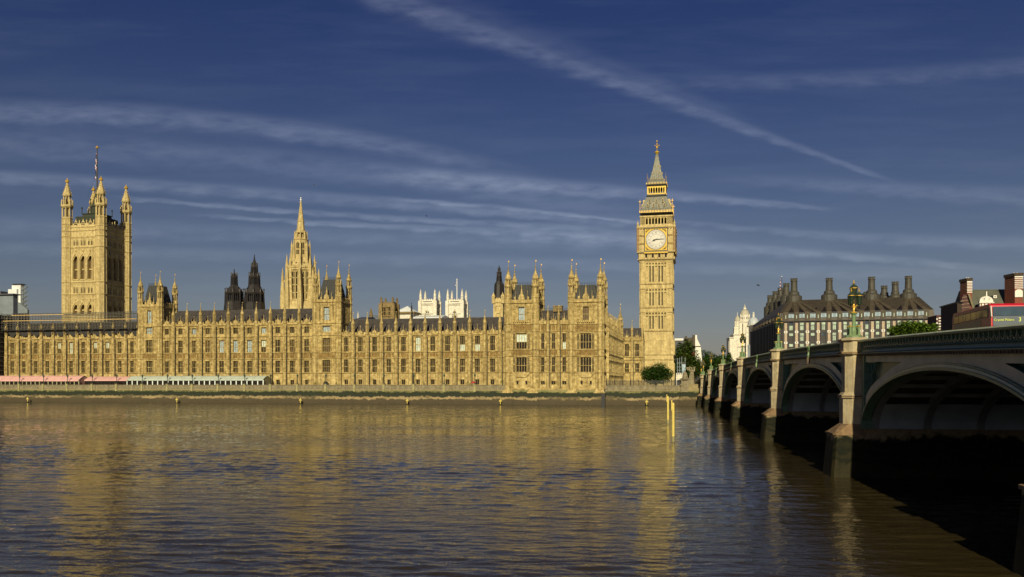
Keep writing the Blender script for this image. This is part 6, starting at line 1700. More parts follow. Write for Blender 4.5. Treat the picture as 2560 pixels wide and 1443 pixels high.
# body shell: profile in (y,z) with raked front, swept across the width, windows left open on the sides
b.extx([(.05, zd+.35), (.0, zd+1.0), (.02, zu-.2), (.06, zu+.3), (.30, zT-.15), (.55, zT), (Lb-.35, zT-.05), (Lb-.05, zT-.4), (Lb, zd+.35)], 0.05, Wd-.05)
body_m = 'bus_red'
b.part('body', body_m, T)
for x0, x1, sg in ((-.0, .049, -1), (Wd-.049, Wd, 1)):
    s = MB(); z0, z1 = zu+.42, zT-.38
    poly = [(.05, zd+.35), (.0, zd+1.0), (.03, zu+.3), (.30, zT-.18), (.55, zT-.04), (Lb-.35, zT-.09), (Lb-.06, zT-.42), (Lb, zd+.35)]
    s.extx([(y, z) for y, z in poly], x0, x1)
    o = s.part('side_panel', 'bus_side_red', T)
    xo0, xo1 = (x0-.012, x0-.002) if sg < 0 else (x1+.002, x1+.012)
    ys = [.75, 2.0, 3.35, 4.7, 5.95, 6.6, 7.8, 9.1]
    for a_, c_ in zip(ys, ys[1:]):
        w = MB(); w.box(xo0, xo1, a_+.05, c_-.05, z0, z1+.02); w.part('side_window', 'bus_glass', T, parent=o)
    fr = MB(); fr.box(xo0+.003, xo1-.003, .6, Lb-.4, z0-.06, z1+.08); fr.part('window_band', 'black', T, parent=o)
    ad = MB(); ad.box(xo0, xo1, 2.2, Lb-.5, zu-.35, zu+.3); ad.part('advert_panel', 'advert_brown', T, parent=o)
    lw = MB(); lw.box(xo0, xo1, 2.0, Lb-1.2, zd+1.2, zu-.5); lw.part('lower_window_band', 'bus_glass', T, parent=o)
    for yy in (1.9, Lb-2.6):
        wv = MB(); n = 16; xc0, xc1 = (x0-.03, x0+.25) if sg < 0 else (x1-.25, x1+.03)
        wv.extx([(yy+.48*cos(2*pi*k/n), zd+.48+.48*sin(2*pi*k/n)) for k in range(n)], xc0, xc1); wo = wv.part('wheel', 'rubber', T)
        hb = MB(); hb.extx([(yy+.25*cos(2*pi*k/n), zd+.48+.25*sin(2*pi*k/n)) for k in range(n)], xc0-.01, xc1+.01); hb.part('hub', 'sheet_grey', T, parent=wo)
# front: windscreen, blind with destination, lower screen
f = MB(); f.face([(.13, -.03, zu+.42), (Wd-.13, -.03, zu+.42), (Wd-.16, .21, zT-.24), (.16, .21, zT-.24)]); f.v = [(x, y-.02, z) for x, y, z in f.v]; f.part('upper_windscreen', 'bus_glass', T)
f = MB(); f.face([(.12, -.04, zu-.3), (Wd-.12, -.04, zu-.3), (Wd-.12, -.005, zu+.40), (.12, -.005, zu+.40)]); f.v = [(x, y-.02, z) for x, y, z in f.v]; o = f.part('blind_box', 'bus_front_grey', T)
for tx, sz, xx, zz in (('Crystal Palace', .235, .82, zu+.12), ('3', .42, 1.86, zu+.12)):
    t = text_mb(tx, sz, .006); m = MB(); m.v = [(xx+x, -.075+z*.5, zz+y) for x, y, z in t.v]; m.f = t.f; m.m = t.m; m.part('destination_text', 'sign_yellow', T, parent=o)
f = MB(); f.face([(.15, -.03, zd+1.0), (Wd-.15, -.03, zd+1.0), (Wd-.15, -.03, zu-.4), (.15, -.03, zu-.4)]); f.part('lower_windscreen', 'bus_glass', T)
for x in (.3, Wd-.3):
    f = MB(); f.lathe(0, 0, [(.12, 0), (.12, .04)], 12); f.v = [(x+a_, -.02-c_, zd+.7+b_) for a_, b_, c_ in f.v]; f.part('headlight', 'opal_glass', T)
f = MB(); f.bar((.02, -.06, zu+.35), (.06, .25, zT-.2), .05, 5); f.part('corner_trim', 'opal_glass', T)
# brown flat-topped vehicle behind it
Y = 84.0; x0, x1 = (2352-1280)*Y/F, (2393-1280)*Y/F
zt2 = H+(HZ-757)*Y/F
T = Thing('lorry', 'tall plain dark brown box-bodied vehicle on the bridge behind the red bus', 'lorry', WLD, x0, Y, zt_(84)-1.14)
zd2 = zt_(84)-1.14
b = MB(); xr_ = x0*(Y+5.5)/Y
b.extz([(xr_, Y+5.5), (x1, Y), (x1+.75, Y+.6), (xr_+1.6, Y+7.0)], zd2+.9, zt2); b.part('box_body', 'brick_brown', T)
b = MB(); b.extz([(xr_-.1, Y+5.6), (x1, Y-.1), (x1+.85, Y+.6), (xr_+1.6, Y+7.1)], zt2+.002, zt2+.12); b.part('top_edge', 'black', T)
for k, (xx, yy) in enumerate(((x1-.3, Y+.9), (xr_+.4, Y+5.0))):
    b = MB(); b.lathe(0, 0, [(.45, 0), (.45, .3)], 14); b.v = [(xx+p*.3+r_*.95, yy-p*.9+r_*.2, zd2+.45+q_) for p, q_, r_ in b.v]; b.part('wheel', 'rubber', T)

# ---------------------------------------------------------------- long office building with the chimney roof
def office():
    C = (672/F*310, 310.0); FR = Frame(C[0], C[1], 18.2)
    zx = lambda px: FR.x(px, 0); g = lambda v: FR.z(v, 0, 0)
    gg = lambda v, px=2120: FR.z(v, zx(px), 0)
    x1 = zx(2337); ze = g(805)
    T = Thing('office_building', 'large dark office block with brown fan-ribbed roof and a row of tall chimneys', 'office building', FR, x1/2, 0, 4.4)
    wc = [1978+27.05*k for k in range(13)]; cc = [w-13.5 for w in wc]+[wc[-1]+13.5]
    # the far-left back corner of the receding side
    Yb = 377.0; bx, by = 600/F*Yb, Yb
    dx, dy = bx-C[0], by-C[1]; lx = dx*FR.ex[0]+dy*FR.ex[1]; ly = dx*FR.ey[0]+dy*FR.ey[1]
    b = MB()
    pitch = zx(2031)-zx(2004); W = pitch*.54
    fl = []
    z = ze
    rows = [(3.7*k) for k in range(7)]
    ops = []
    for px in wc:
        x = zx(px)
        for k in range(6):
            zt = ze-.25-3.75*k
            if zt-2.9 > 5: ops.append((x-W/2, x+W/2, zt-2.75, zt))
    b.wall(-.6, x1, 0, 4.4, ze, ops, .35, 0)
    b.extz([(-.6, .36), (x1, .36), (x1-2, 40), (lx, ly)], 4.4, ze-.05, 0)
    b.part('wall', 'bronze_dark', T)
    for i, px in enumerate(wc):
        x = zx(px)
        for k in range(6):
            zt = ze-.25-3.75*k
            if zt-2.9 <= 5: continue
            w = MB(); w.box(x-W/2, x+W/2, .18, .3, zt-1.0, zt-.0, 0 if (i*3+k*5) % 7 else 1); w.box(x-W/2, x+W/2, .2, .3, zt-2.75, zt-1.15, 0 if (k == 0 or (i*2+k) % 3 == 0) else 2)
            w.box(x-W/2, x+W/2, .1, .3, zt-1.15, zt-1.0, 3)
            for q in (-.25, 0, .25): w.box(x+q*W-.03, x+q*W+.03, .12, .18, zt-2.75, zt-1.15, 3)
            w.part('window', ['blind_green', 'office_glass', 'bronze_dark', 'black'], T)
    for px in cc:
        x = zx(px); c = MB(); c.box(x-.43, x+.43, -.45, -.001, 4.4, ze-.5); c.box(x-1.15, x-.75, -.3, -.001, 4.4, ze-.2, 1); c.box(x+.75, x+1.15, -.3, -.001, 4.4, ze-.2, 1)
        for k in range(1, 6):
            zz = ze-3.75*k+.1; c.box(x-.55, x+.55, -.5, -.451, zz-.38, zz+.35, 2); c.lathe(x, 0, [(.2, 0), (.2, .06)], 8, m=3); n = 16
            c.v[-n:] = [(x+(p-x), -.51-r_, zz+q) for p, q, r_ in c.v[-n:]]
        c.part('column', ['concrete_pink', 'bronze_dark', 'render_white', 'black'], T)
    # eaves ledge, dormer row, fan roof
    b = MB(); b.extz([(-1.2, -.6), (x1+.5, -.6), (x1-1.5, 41), (lx-1, ly+.5)], ze, ze+.35); b.part('eaves', 'bronze_dark', T)
    zr = FR.z(746, zx(2130), 9); D = 10.0
    xl, xr = FR.x(1969, D), FR.x(2297, D)
    r = MB(); zb = ze+.35; zd_ = ze+3.1
    A = [(-.6, 0), (x1, 0), (x1-2, 40), (lx, ly)]; B = [(xl, D), (xr, D), (xr-1.5, 30), (lx+9, ly-6)]
    mid = [(-.6+.25, .5), (x1-.3, .5), (x1-2.2, 39.5), (lx+.4, ly-.4)]
    r.extz(A, zb, zd_, 0, mid); r.extz(mid, zd_, zr, 0, B)
    r.part('roof', 'bronze_roof_dark', T)  # base toned darker than the ribs, recess shade put into its colour
    # plane of the front slope
    def S(x, t): return (x, .5+(D-.5)*t-.02, zd_+(zr-zd_)*t)
    chx = [FR.x(v, D) for v in (1985, 2073, 2179, 2271)]
    rb = MB()
    wx = [zx(p) for p in wc]; cxs = [zx(p) for p in cc]
    own = [0, 0, 0, 0, 1, 1, 1, 2, 2, 2, 2, 3, 3, 3]
    own = [0, 0, 0, 0, 1, 1, 1, 1, 2, 2, 2, 3, 3, 3]
    for i, x in enumerate(cxs):      # ribs fan from each chimney foot to the piers between the dormers
        c = chx[own[i]]; k = own[i]
        off = (x-c)*.16
        p0 = S(x, 0); p1 = S(c+off, .96); w0, w1 = pitch*.23, pitch*.14
        d = .45
        q = [(p0[0]-w0, p0[1]-d, p0[2]), (p0[0]+w0, p0[1]-d, p0[2]), (p1[0]+w1, p1[1]-d, p1[2]), (p1[0]-w1, p1[1]-d, p1[2])]
        qi = [(a_, b_+d+.3, c_) for a_, b_, c_ in q]
        rb.face(q); rb.face([q[0], qi[0], qi[1], q[1]]); rb.face([q[1], qi[1], qi[2], q[2]]); rb.face([q[3], q[2], qi[2], qi[3]]); rb.face([q[0], q[3], qi[3], qi[0]])
        rb.box(x-w0, x+w0, -.25, .4, zb+.02, zd_+.25)
        rb.box(x-.12, x+.12, -.30, -.251, zb+.7, zb+1.9, 1)
    rb.part('roof_rib', ['bronze_roof', 'blind_green'], T)
    # dark sheets painting recess shade between the ribs, low on the slope
    for x in wx:
        m = MB(); p0 = S(x-pitch*.26, .02); p1 = S(x+pitch*.26, .02); p2 = S(x+(min(chx, key=lambda c: abs(c-x))-x)*.28, .40); p3 = S(x+(min(chx, key=lambda c: abs(c-x))-x)*.28-.2, .40)
        for p in (p0, p1, p2, p3): pass
        m.face([(a_, b_-.12, c_) for a_, b_, c_ in (p0, p1, p2, p3)]); m.part('roof_recess_shade', 'pane_dark', T)
        m = MB(); m.box(x-pitch*.25, x+pitch*.25, -.1, .25, zb+.9, zb+2.3, 0); m.box(x-pitch*.25, x+pitch*.25, -.14, .25, zb+2.32, zd_+.1, 1)
        for q in (-.17, 0, .17): m.box(x+q*pitch/2-.04, x+q*pitch/2+.04, -.15, -.1, zb+.9, zb+2.3, 1)
        m.part('dormer_window', ['sky_pale', 'black'], T)
    # horizontal tile courses
    t_ = MB()
    for k in range(1, 12):
        t = k/12; a_ = S(-.3+(xl+.3)*t, t); b_ = S(x1+(xr-x1)*t, t); t_.bar((a_[0], a_[1]-.01, a_[2]), (b_[0], b_[1]-.01, b_[2]), .05, 4)
    t_.part('roof_course', 'bronze_dark', T)
    # receding side: columns and glazing bands
    sx, sy = lx+.6, ly; L = sqrt(sx*sx+sy*sy); nb = 18; s = MB(); nx_, ny_ = -sy/L, sx/L
    P = lambda t, o, z: (-.6+sx*t+nx_*o, sy*t+ny_*o, z)
    for i in range(nb+1):
        t = i/nb; h_ = .5/L
        for za, zb_2 in ((4.4, ze),):
            q = [P(t-h_, .0, za), P(t-h_, .7, za), P(t+h_, .7, za), P(t+h_, .0, za)]; q2 = [(a_, b_, zb_2) for a_, b_, c_ in q]
            for j in range(4): s.face([q[j], q[(j+1) % 4], q2[(j+1) % 4], q2[j]], 0)
        for k in range(6):
            zz = ze-3.75*k
            if i < nb and zz-3 > 4.5:
                t0, t1 = t+.28/nb, t+.75/nb
                s.face([P(t0, .05, zz-2.8), P(t1, .05, zz-2.8), P(t1, .05, zz-.3), P(t0, .05, zz-.3)], 1 if (i*k+i) % 4 else 2)
                s.face([P(t0, .09, zz-1.25), P(t1, .09, zz-1.25), P(t1, .09, zz-1.05), P(t0, .09, zz-1.05)], 0)
    s.part('side_wall', ['bronze_dark', 'office_glass', 'sky_pale'], T)
    s = MB()
    for i in range(9):       # ribs and dormers on the side slope
        t = (i+.5)/9; a_ = P(t, .4, zb); b_ = (xl+(lx+9-xl)*t, D+(ly-6-D)*t, zr)
        s.bar((a_[0], a_[1], zb+.5), b_, .7, 4, r2=.45)
    s.part('side_roof_rib', 'bronze_roof', T)
    # chimneys
    def chim(px, y, ptop, pb, w, bw=39, name='front'):
        x = FR.x(px, y); s_ = F/FR.w(x, y)[1]; gz = lambda v: FR.z(v, x, y); r = w/s_/2; R2 = bw/s_/2
        c = MB()
        c.lathe(x, y, [(R2, zr-2.5), (R2, gz(pb)), (R2, gz(pb-1)), (R2*.70, gz(pb-5)), (R2*.66, gz(pb-5.5)), (R2*.66, gz(pb-11)), (R2*.55, gz(pb-12.5)), (r*1.1, gz(pb-15)), (r*.98, gz(ptop+6))], 16)
        for k in range(8): c.lathe(x, y, [(r, gz(pb-15)+(gz(ptop+6)-gz(pb-15))*k/8), (r*1.04, gz(pb-15)+(gz(ptop+6)-gz(pb-15))*k/8+.06), (r, gz(pb-15)+(gz(ptop+6)-gz(pb-15))*k/8+.12)], 16)
        c.lathe(x, y, [(r*.9, gz(ptop+6)), (r*.9, gz(ptop))], 12, m=1)
        for k in range(12): a_ = 2*pi*k/12; c.box(x+r*cos(a_)-.12, x+r*cos(a_)+.12, y+r*sin(a_)-.12, y+r*sin(a_)+.12, gz(ptop+6), gz(ptop))
        c.lathe(x, y, [(r*1.15, gz(ptop+6.5)), (r*1.15, gz(ptop+5.5)), (r, gz(ptop+5.5))], 16); c.lathe(x, y, [(r, gz(ptop+.8)), (r*1.15, gz(ptop+.6)), (r*1.15, gz(ptop-.4)), (r*.6, gz(ptop-.4))], 16)
        c.part('chimney', ['bronze_chimney', 'black'], T)
    for px, tp, pb in ((1985, 697, 743), (2073, 696, 740), (2179, 693, 739), (2271, 691, 737)): chim(px, D+1, tp, pb, 15.5)
    for px, tp, pb, y, w in ((1966, 709, 743, 28, 14.5), (1952, 720, 752, 42, 13.5), (1938.5, 729, 760, 54, 12.5), (1925, 739, 770, 66, 12)): chim(px, y, tp, pb, w, 30)
    for px, tp, pb, y, w in ((2210.5, 715, 744, 44, 14), (2238, 705, 742, 36, 15), (2165, 742, 746, 40, 10)): chim(px, y, tp, pb, w, 30)
    return FR
plain('bronze_roof_dark', (.06, .048, .032), .6, .2, .25, .6); plain('blind_green', (.36, .46, .36), .45, 0, .3, .8); plain('bronze_chimney', (.06, .056, .042), .6, .1, .3, 1)
OFR = office()
# flagpole in front of it
Y = 300.0; x = (1954.5-1280)*Y/F; z = lambda v: H+(HZ-v)*Y/F
T = Thing('flagpole', 'slim flagpole standing in front of the left corner of the office block', 'flagpole', WLD, x, Y, 4.4)
b = MB(); b.bar((x, Y, 4.4), (x, Y, z(692)), .14, 6, r2=.08); b.part('pole', 'dark_iron', T); b = MB(); b.ball((x, Y, z(691.5)), .2); b.part('ball', 'white_paint', T)
flag(WLD, x, Y, z(696), z(721), 1.0, 'small limp red, white and blue flag beside the office chimneys')

# ---------------------------------------------------------------- striped brick building behind the bus
def striped():
    Y = 240.0; W_ = Frame(0, Y, 10.0)
    X_ = lambda p, y=0: W_.x(p, y); g = lambda v, p=2480, y=0: W_.z(v, W_.x(p, y), y)
    T = Thing('brick_building', 'red brick building with striped chimneys, steep slate roof and white gable', 'building', W_, X_(2480), 0, 4.4)
    xl, xr = X_(2427), X_(2700)
    b = MB(); b.box(xl, xr, 0, 18, 4.4, g(790)); b.part('wall', 'brick_red', T)
    b = MB(); b.extx([(-.5, g(800)), (7, g(725, 2480, 7)), (9, g(725, 2480, 7)), (19, g(800))], xl, xr); b.box(X_(2431), xr, 6.8, 9.2, g(726, 2480, 7), g(724, 2480, 7)); b.part('roof', 'slate_green', T)
    # gable end: brick with pale bands
    b = MB(); xg0, xg1 = X_(2396), X_(2428)
    b.ext([(xg0, 4.4), (xg0, g(778)), (X_(2402), g(758)), (X_(2410), g(735)), (X_(2428), g(735)), (xl, 4.4)], .5, 1.5, 0)
    b.box(xg0, xl, 1.5, 17, 4.4, g(790))
    for k in range(5):
        v = 742+k*9; b.ext([(X_(2410-(v-735)*.45), g(v+1.5)), (X_(2410-(v-735)*.45), g(v)), (X_(2426), g(v-3)), (X_(2426), g(v-1.5))], .42, .499, 1)
    b.part('gable_wall', ['brick_dark', 'grey_stone'], T)
    b = MB(); b.ext([(X_(2419), g(735)), (X_(2424), g(735)), (X_(2434), g(768)), (X_(2430), g(768))], -.3, .41); b.part('gable_coping', 'grey_stone', T)
    def stack(pa, pm, pb, vt, vb, nband, big):
        y = 2.0 if not big else -1.0; x0, x1 = X_(pm, y), X_(pb, y); dd = (pm-pa)/F*Y*4.2
        b = MB(); b.extz([(x0, y), (x1, y), (x1-.3, y+dd), (x0-(pm-pa)/F*Y*.9, y+dd)], g(vb+70), g(vt+8), 0)
        b.extz([(x0-.15, y-.2), (x1+.15, y-.2), (x1, y+dd+.2), (x0-(pm-pa)/F*Y*.9-.2, y+dd+.2)], g(vt+8)+.001, g(vt+1), 2)
        for k in range(nband):
            v = vt+9+(vb-vt-9)*k/nband; hgt = 1.8 if k == 0 else 1.2
            b.box(x0-.05, x1+.05, y-.09, y-.001, g(v+hgt*1.6), g(v), 1)
            if big and k % 2: b.box(x0+.9, x1-.9, y-.12, y-.0901, g(v+hgt*1.6)-.02, g(v)+.02, 0)
            q = [(x0-.02, y, g(v+1.2)), (x0-(pm-pa)/F*Y*.9-.03, y+dd, g(v+1.2)), (x0-(pm-pa)/F*Y*.9-.03, y+dd, g(v+.4)), (x0-.02, y, g(v+.4))]; b.face([(a_-.05, c_, d_) for a_, c_, d_ in q], 3)
        b.part('chimney_stack', ['brick_red', 'render_white', 'brick_brown', 'grey_stone'], T)
        b = MB()
        for k in range(2): b.lathe(x0+(x1-x0)*(.3+.4*k), y+dd/2, [(.2, g(vt+1)), (.16, g(vt-2)), (0, g(vt-2.2))], 6)
        b.part('chimney_pots', 'render_white', T)
    stack(2411, 2418, 2430, 691, 731, 8, False); stack(2528, 2537, 2557, 684, 726, 7, True)
    # white arched panel under the large stack, small dormers, ornate gable
    b = MB(); y = -1.2; xa, xb = X_(2537.5, y), X_(2557, y); xm = (xa+xb)/2; r = (xb-xa)/2; zb_, zt_2 = g(745), g(732)
    b.ext([(xa, zb_), (xb, zb_)]+[(xm+r*cos(pi*k/10), zt_2+r*.7*sin(pi*k/10)) for k in range(11)], y, y+2.5); b.part('arched_panel', 'render_white', T)
    for p in (2486, 2531.5):
        b = MB(); x = X_(p, 1.5); b.box(x-.38, x+.38, 1.0, 5, g(744.5), g(737.5), 0); b.box(x-.13, x+.13, .95, .999, g(742), g(739.8), 1); b.part('dormer', ['render_white', 'pane_dark'], T)
    b = MB(); y = -.6; xm = X_(2466, y); r = (X_(2484, y)-X_(2448, y))/2
    b.ext([(xm-r, g(756)), (xm+r, g(756))]+[(xm+r*.95*cos(pi*k/12), g(756)+(g(741)-g(756))*sin(pi*k/12)**.8) for k in range(13) if abs(cos(pi*k/12)) > .25 or 1], y, y+1.0)
    for s in (-1, 1):
        for k in range(7): a0 = k*pi/4; b.bar((xm+s*(.62+.26*cos(a0)), y-.03, g(748)+.26*sin(a0)), (xm+s*(.62+.26*cos(a0+pi/4)), y-.03, g(748)+.26*sin(a0+pi/4)), .05, 4, 3)
    b.ext([(xm-.38, g(756)), (xm+.38, g(756)), (xm+.34, g(742)), (xm+.14, g(740)), (xm+.1, g(729)), (xm-.1, g(729)), (xm-.14, g(740)), (xm-.34, g(742))], y-.2, y-.001)
    b.box(xm-r*1.05, xm+r*1.05, y-.3, y-.201, g(758), g(756)); b.box(xm-r*.9, xm+r*.9, y, y+.9, g(790), g(758.01))
    for s in (-1.0, -.35, .35, 1.0): b.box(xm+s*.9*r*.8-.12, xm+s*.9*r*.8+.12, y-.12, y, g(790), g(758.5), 2)
    b.part('ornate_gable', ['render_white', 'black', 'brick_red', 'grey_stone'], T)
    b = MB()
    for p in (2502, 2524): b.box(X_(p-6 if p < 2510 else p-4, 12), X_(p+6 if p < 2510 else p+3, 12), 12, 14, g(730), g(716 if p < 2510 else 720))
    b.part('rear_chimney', 'brick_dark', T)
    # narrow striped pavilion at its left
    T2 = Thing('brick_building', 'narrow sliver of dark and white striped brick between tree and brown lorry', 'building', W_, X_(2346, 8), 8, 4.4)
    b = MB(); xa, xb = X_(2341, 8), X_(2352, 8); b.box(xa, xb, 8, 16, 4.4, W_.z(788, xa, 8))
    for k in range(7): b.box(xb-.55, xb+.02, 7.9, 7.999, W_.z(797+k*7, xa, 8), W_.z(794+k*7, xa, 8), 1); b.box(xa-.02, xa+.3, 7.9, 7.999, W_.z(800+k*10, xa, 8), W_.z(796+k*10, xa, 8), 1)
    b.part('wall', ['brick_dark', 'render_white'], T2)
plain('slate_green', (.085, .09, .065), .8, 0, .2, .6); plain('brick_dark', (.075, .03, .03), .85, 0, .3, 2)
striped()

# ---------------------------------------------------------------- white domed towers far behind the bridge
def domed():
    Y = 520.0; W_ = Frame(0, Y, 8.0); X_ = lambda p: W_.x(p, 0); g = lambda v: W_.z(v, X_(1860), 0); s_ = F/Y
    T = Thing('domed_building', 'white baroque building with stacked domed towers between trees and office block', 'building', W_, X_(1855), 0, 4.4)
    def tower(px, stages, m='white_stone', dome=None, lab='tower', dy=0):
        x = X_(px); b = MB()
        for kind, w0, w1, v0, v1 in stages:
            r0, r1 = w0/s_/2, w1/s_/2
            if kind == 'box':
                b.sq(x, 0, [(r0, g(v0)), (r1, g(v1))]); b.sq(x, 0, [(r1*1.1, g(v1+.6)), (r1*1.14, g(v1-.4)), (r1*.9, g(v1-1.2))])
                for k in range(4):
                    q = MB(); n = 3
                    for i in range(n+1): xx = -r0+2*r0*i/n; q.box(xx-.35, xx+.35, -r0-.4, -r0, g(v0-1), g(v1+1.5))
                    [q.box(t*r0-r0*.15, t*r0+r0*.15, -r0-.05, -r0+.1, g(v0-2), g(v1+4), 1) for t in (-.42, .42)]
                    b.add(q, x, 0, 0, k*pi/2)
            elif kind == 'drum':
                b.lathe(x, 0, [(r0, g(v0)), (r1, g(v1))], 16); b.lathe(x, 0, [(r1*1.12, g(v1+.5)), (r1*1.14, g(v1-.5)), (r1*.9, g(v1-.9))], 16)
                for k in range(8):
                    a = k*pi/4+pi/8; q = MB(); rr = (r0-.05)*cos(pi/16); q.lathe(0, 0, [(r0*.24, 0), (r0*.24, .2)], 10, m=1); q.v = [(p, -rr-r_, (g(v0)+g(v1))/2+q_) for p, q_, r_ in q.v]; b.add(q, x, 0, 0, a)
                    b.bar((x+r0*cos(a), r0*sin(a), g(v0)), (x+r0*cos(a), r0*sin(a), g(v1)), .35, 5)
            elif kind == 'dome':
                H_ = g(v1)-g(v0); b.lathe(x, 0, [(r0*cos(pi/2*t/8), g(v0)+H_*sin(pi/2*t/8)) for t in range(8)]+[(r1, g(v1))], 16, m=2)
            else: b.lathe(x, 0, [(r0, g(v0)), (r1, g(v1))], 8)
        b.v = [(p, q+dy, r) for p, q, r in b.v]; b.part(lab, [m, 'pane_dark', dome or 'white_stone'], T)
    plain('dome_stone', (.40, .37, .28), .8, 0, .15, .6)
    tower(1862, [('box', 36, 36, 957, 868), ('box', 30, 29, 868, 836), ('box', 26, 25, 836, 806), ('drum', 22, 21, 806, 786), ('dome', 22, 8, 786, 774), ('x', 8, 7, 774, 770), ('dome', 6, 1, 770, 764), ('x', 1.2, .5, 764, 760)], dome='dome_stone')
    tower(1843.5, [('box', 19, 18, 957, 842), ('box', 14, 13, 842, 816), ('drum', 12, 11, 816, 803), ('dome', 13, 3, 802, 790), ('x', 2, .5, 790, 780)], dome='dome_stone')
    tower(1828, [('box', 10, 9, 957, 845)], lab='tower')
    tower(1878.5, [('drum', 25, 25, 957, 815), ('dome', 27, 5, 815, 796), ('x', 5, 5, 796, 787), ('dome', 5.5, .5, 787, 783)], dome='dome_lead', lab='domed_tower', dy=-9)
    b = MB()
    for p0, p1, v in ((1822, 1832, 846), (1832, 1846, 838), (1870, 1890, 822)): b.box(X_(p0), X_(p1), -4, 12, 4.4, g(v)); b.box(X_(p0)-.3, X_(p1)+.3, -4.6, 12.4, g(v)+.001, g(v-2))
    for i in range(12): b.box(X_(1824)+i*1.1, X_(1824)+i*1.1+.45, -4.3, -4.001, 10, g(850))
    b.part('wall', 'white_stone', T)
plain('dome_lead', (.42, .46, .47), .5, 0, .15, .5)
domed()
# grey lower building with dark pitched roof in front of the dome
Y = 430.0; W2 = Frame(0, Y, 8); b = MB(); x0, x1 = W2.x(1869, 0), W2.x(1884, 0)
T = Thing('building', 'dark gabled roof and grey wall squeezed between dome and office block', 'building', W2, x0, 0, 4.4)
b.box(x0, x1+6, 0, 12, 4.4, W2.z(862, x0, 0)); b.part('wall', 'sheet_grey', T)
b = MB(); b.ext([(x0, W2.z(862, x0, 0)), (x0+.6, W2.z(815, x0, 0)), (x1, W2.z(812, x0, 0)), (x1+3, W2.z(862, x0, 0))], .5, 10); b.part('roof', 'bronze_dark', T)
b = MB(); b.box(x0-.7, x0+.5, .2, 1.4, 4.4, W2.z(818, x0, 0)); b.box(x1+.3, x1+1.3, .2, 1.4, 4.4, W2.z(826, x0, 0)); b.part('chimney', 'white_stone', T)
# buildings above the trees right of the clock tower
Y = 420.0; W3 = Frame(0, Y, 10); X_ = lambda p: W3.x(p, 0); g = lambda v: W3.z(v, X_(1720), 0)
T = Thing('building', 'white gable and brown slate roofs above the trees by the clock tower', 'building', W3, X_(1725), 0, 4.4)
b = MB(); b.ext([(X_(1738), 4.4), (X_(1738), g(838)), (X_(1742.5), g(838)), (X_(1743), g(848)), (X_(1752), g(866)), (X_(1753), g(880)), (X_(1755), g(900)), (X_(1755), 4.4)], 0, 10); b.box(X_(1737.5), X_(1752), -.2, -.001, g(867.5), g(865.5), 1); b.part('gable_wall', ['render_white', 'brick_brown'], T)
b = MB(); b.ext([(X_(1708), g(880)), (X_(1711), g(845)), (X_(1738), g(843)), (X_(1738), g(880))], 2, 12); b.box(X_(1731), X_(1738), 0, 2, g(865), g(838)); b.box(X_(1712), X_(1718), 1, 3, g(848), g(840)); b.part('roof', 'bronze_roof', T)
b = MB(); b.box(X_(1706), X_(1738), 2.5, 12, 4.4, g(880)); b.part('wall', 'brick_red', T)
T = Thing('building', 'low flat white-topped dark building just right of the clock tower shaft', 'building', W3, X_(1698), 12, 4.4)
b = MB(); b.box(X_(1688), X_(1709), 12, 24, 4.4, g(848.5)); b.part('wall', 'slate_blue', T); b = MB(); b.box(X_(1687), X_(1709.5), 11.5, 24.5, g(848.4), g(843)); b.part('roof', 'render_white', T)

# ---------------------------------------------------------------- trees
def tree(label, cat_y, px, pyt, pyb, wpx, mat, zb=4.4, seed=1, n=9000, name='tree', nb=16, leafs=1.0, squash=1.0, group=None, offx=0):
    Y = cat_y; s_ = F/Y; x = (px-1280)/s_; zt = H+(HZ-pyt)/s_; zl = H+(HZ-pyb)/s_; r = random.Random(seed)
    T = Thing(name, label, 'tree', WLD, x, Y, zb, group=group)
    R_ = wpx/s_/2; zc = (zt+zl)/2; hz = (zt-zl)/2
    blobs = []
    for i in range(nb):
        a = 2*pi*i*.381966*1.0; t = (i+.5)/nb; ph = math.acos(1-2*t); q = r.uniform(.48, .82)
        blobs.append((x+R_*q*sin(ph)*cos(a), Y+R_*q*sin(ph)*sin(a)*squash, zc+hz*q*1.02*cos(ph), r.uniform(.24, .50)))
    blobs.append((x, Y, zc, .6))
    m = MB(); ls = .0175*R_*leafs+.06
    for i in range(n):
        bx, by, bz, br = blobs[r.randrange(len(blobs))]
        u, v = r.uniform(0, 2*pi), math.acos(r.uniform(-1, 1)); q = r.uniform(.66, 1.16) if r.random() < .8 else r.uniform(.2, .8)
        cx = bx+R_*br*q*sin(v)*cos(u); cy = by+R_*br*q*sin(v)*sin(u)*squash; cz = bz+hz*br*q*cos(v)
        a1 = r.uniform(0, 2*pi); e1 = r.uniform(-.5, .9); s = ls*r.uniform(.7, 1.6)
        d1 = (s*cos(a1), s*sin(a1), s*e1*.5); a2 = a1+r.uniform(1.2, 2.0); d2 = (s*cos(a2), s*sin(a2), s*r.uniform(-.6, .8))
        m.face([(cx-d1[0], cy-d1[1], cz-d1[2]), (cx+d2[0], cy+d2[1], cz+d2[2]), (cx+d1[0], cy+d1[1], cz+d1[2]), (cx-d2[0], cy-d2[1], cz-d2[2])])
    m.part('crown', mat, T)
    t_ = MB(); tr = max(.15, R_*.06); t_.bar((x, Y, zb), (x, Y, zc-hz*.2), tr, 8, r2=tr*.6)
    for i in range(0, nb, 2):
        b = blobs[i]; t_.bar((x, Y, zc-hz*.5), (b[0], b[1], b[2]), tr*.5, 5, r2=tr*.12)
    t_.part('trunk', 'bark', T)
tree('round dark green tree at the foot of the clock tower', 305, 1640, 912, 960, 80, 'leaf_dark', seed=2, n=12000, leafs=1.2, nb=22)
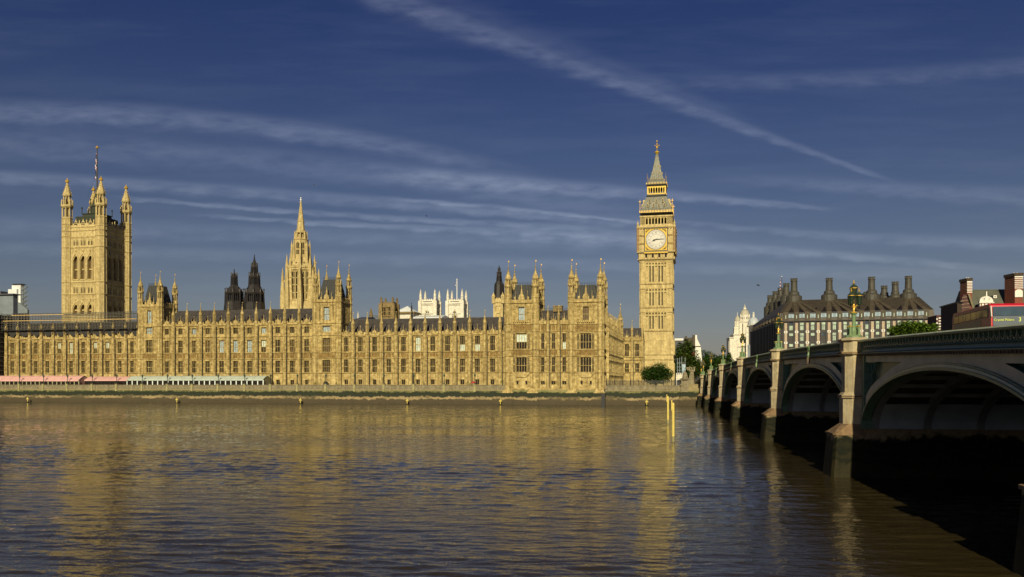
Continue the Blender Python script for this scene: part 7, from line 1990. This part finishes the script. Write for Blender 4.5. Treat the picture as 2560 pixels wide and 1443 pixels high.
tr = [(395, 1712, 850, 945, 66, 'leaf_mid', 'leafy green tree right beside the clock tower shaft'), (385, 1700, 905, 950, 40, 'leaf_dark', 'small dark tree low behind the gate by the clock tower'), (400, 1738, 893, 948, 46, 'leaf_mid', 'middle green tree behind the statue plinth'),
      (410, 1766, 876, 945, 56, 'leaf_dark', 'broad dark tree behind the fifth bridge lamp'), (420, 1792, 886, 945, 44, 'leaf_dark', 'dark tree just left of the tall bridge lamp'), (430, 1817, 882, 945, 42, 'leaf_dark', 'dark tree at the foot of the white domed building'), (440, 1838, 905, 950, 30, 'leaf_dark', 'low dark tree under the white domed building')]
for i, (Y, px, a, b, w, m, lab) in enumerate(tr): tree(lab, Y, px, a, b, w, m, seed=10+i, n=8000, leafs=2.1, group='trees beyond the far bridge end')
tree('bright green sunlit tree in front of the right end of the office block', 175, 2290, 799, 860, 116, 'leaf_bright', seed=31, n=11000, nb=22, leafs=1.1)
tree('smaller bright green tree left of the larger one by the office block', 180, 2243, 812, 850, 40, 'leaf_bright', seed=33, n=4000, leafs=1.1)

# ---------------------------------------------------------------- birds
for i, (px, py, Y, w, lab) in enumerate(((786, 463, 120, .5, 'tiny pale bird above the slender stone spire'), (1066, 540, 130, .45, 'tiny dark bird left of centre below the long cloud streaks'), (1895, 713, 90, .55, 'small dark bird gliding above the white domed building'))):
    x = (px-1280)*Y/F; z = H+(HZ-py)*Y/F; T = Thing('bird', lab, 'bird', WLD, x, Y, z)
    b = MB(); b.lathe(0, 0, [(0, -.18), (.05, -.1), (.06, .05), (.035, .13), (.045, .17), (0, .24)], 8); b.v = [(x+c_*.9+a_*.2, Y+a_, z-c_*.35+b_) for a_, b_, c_ in b.v]
    o = b.part('body', 'dark_iron' if i else 'sheet_grey', T)
    for s in (-1, 1):
        q = MB(); q.extz([(x-.07, Y), (x+.08, Y), (x+.03, Y+s*w*.5), (x-.02, Y+s*w), (x-.05, Y+s*w*.5)] if s > 0 else [(x-.07, Y), (x-.05, Y+s*w*.5), (x-.02, Y+s*w), (x+.03, Y+s*w*.5), (x+.08, Y)], z, z+.012, 0, [(x-.17+.1, Y), (x+.08, Y), (x+.03, Y+s*w*.5), (x-.02, Y+s*w), (x-.05, Y+s*w*.5)] if s > 0 else [(x-.07, Y), (x-.05, Y+s*w*.5), (x-.02, Y+s*w), (x+.03, Y+s*w*.5), (x+.08, Y)]); q.part('wing', 'dark_iron' if i else 'sheet_grey', T, parent=None)
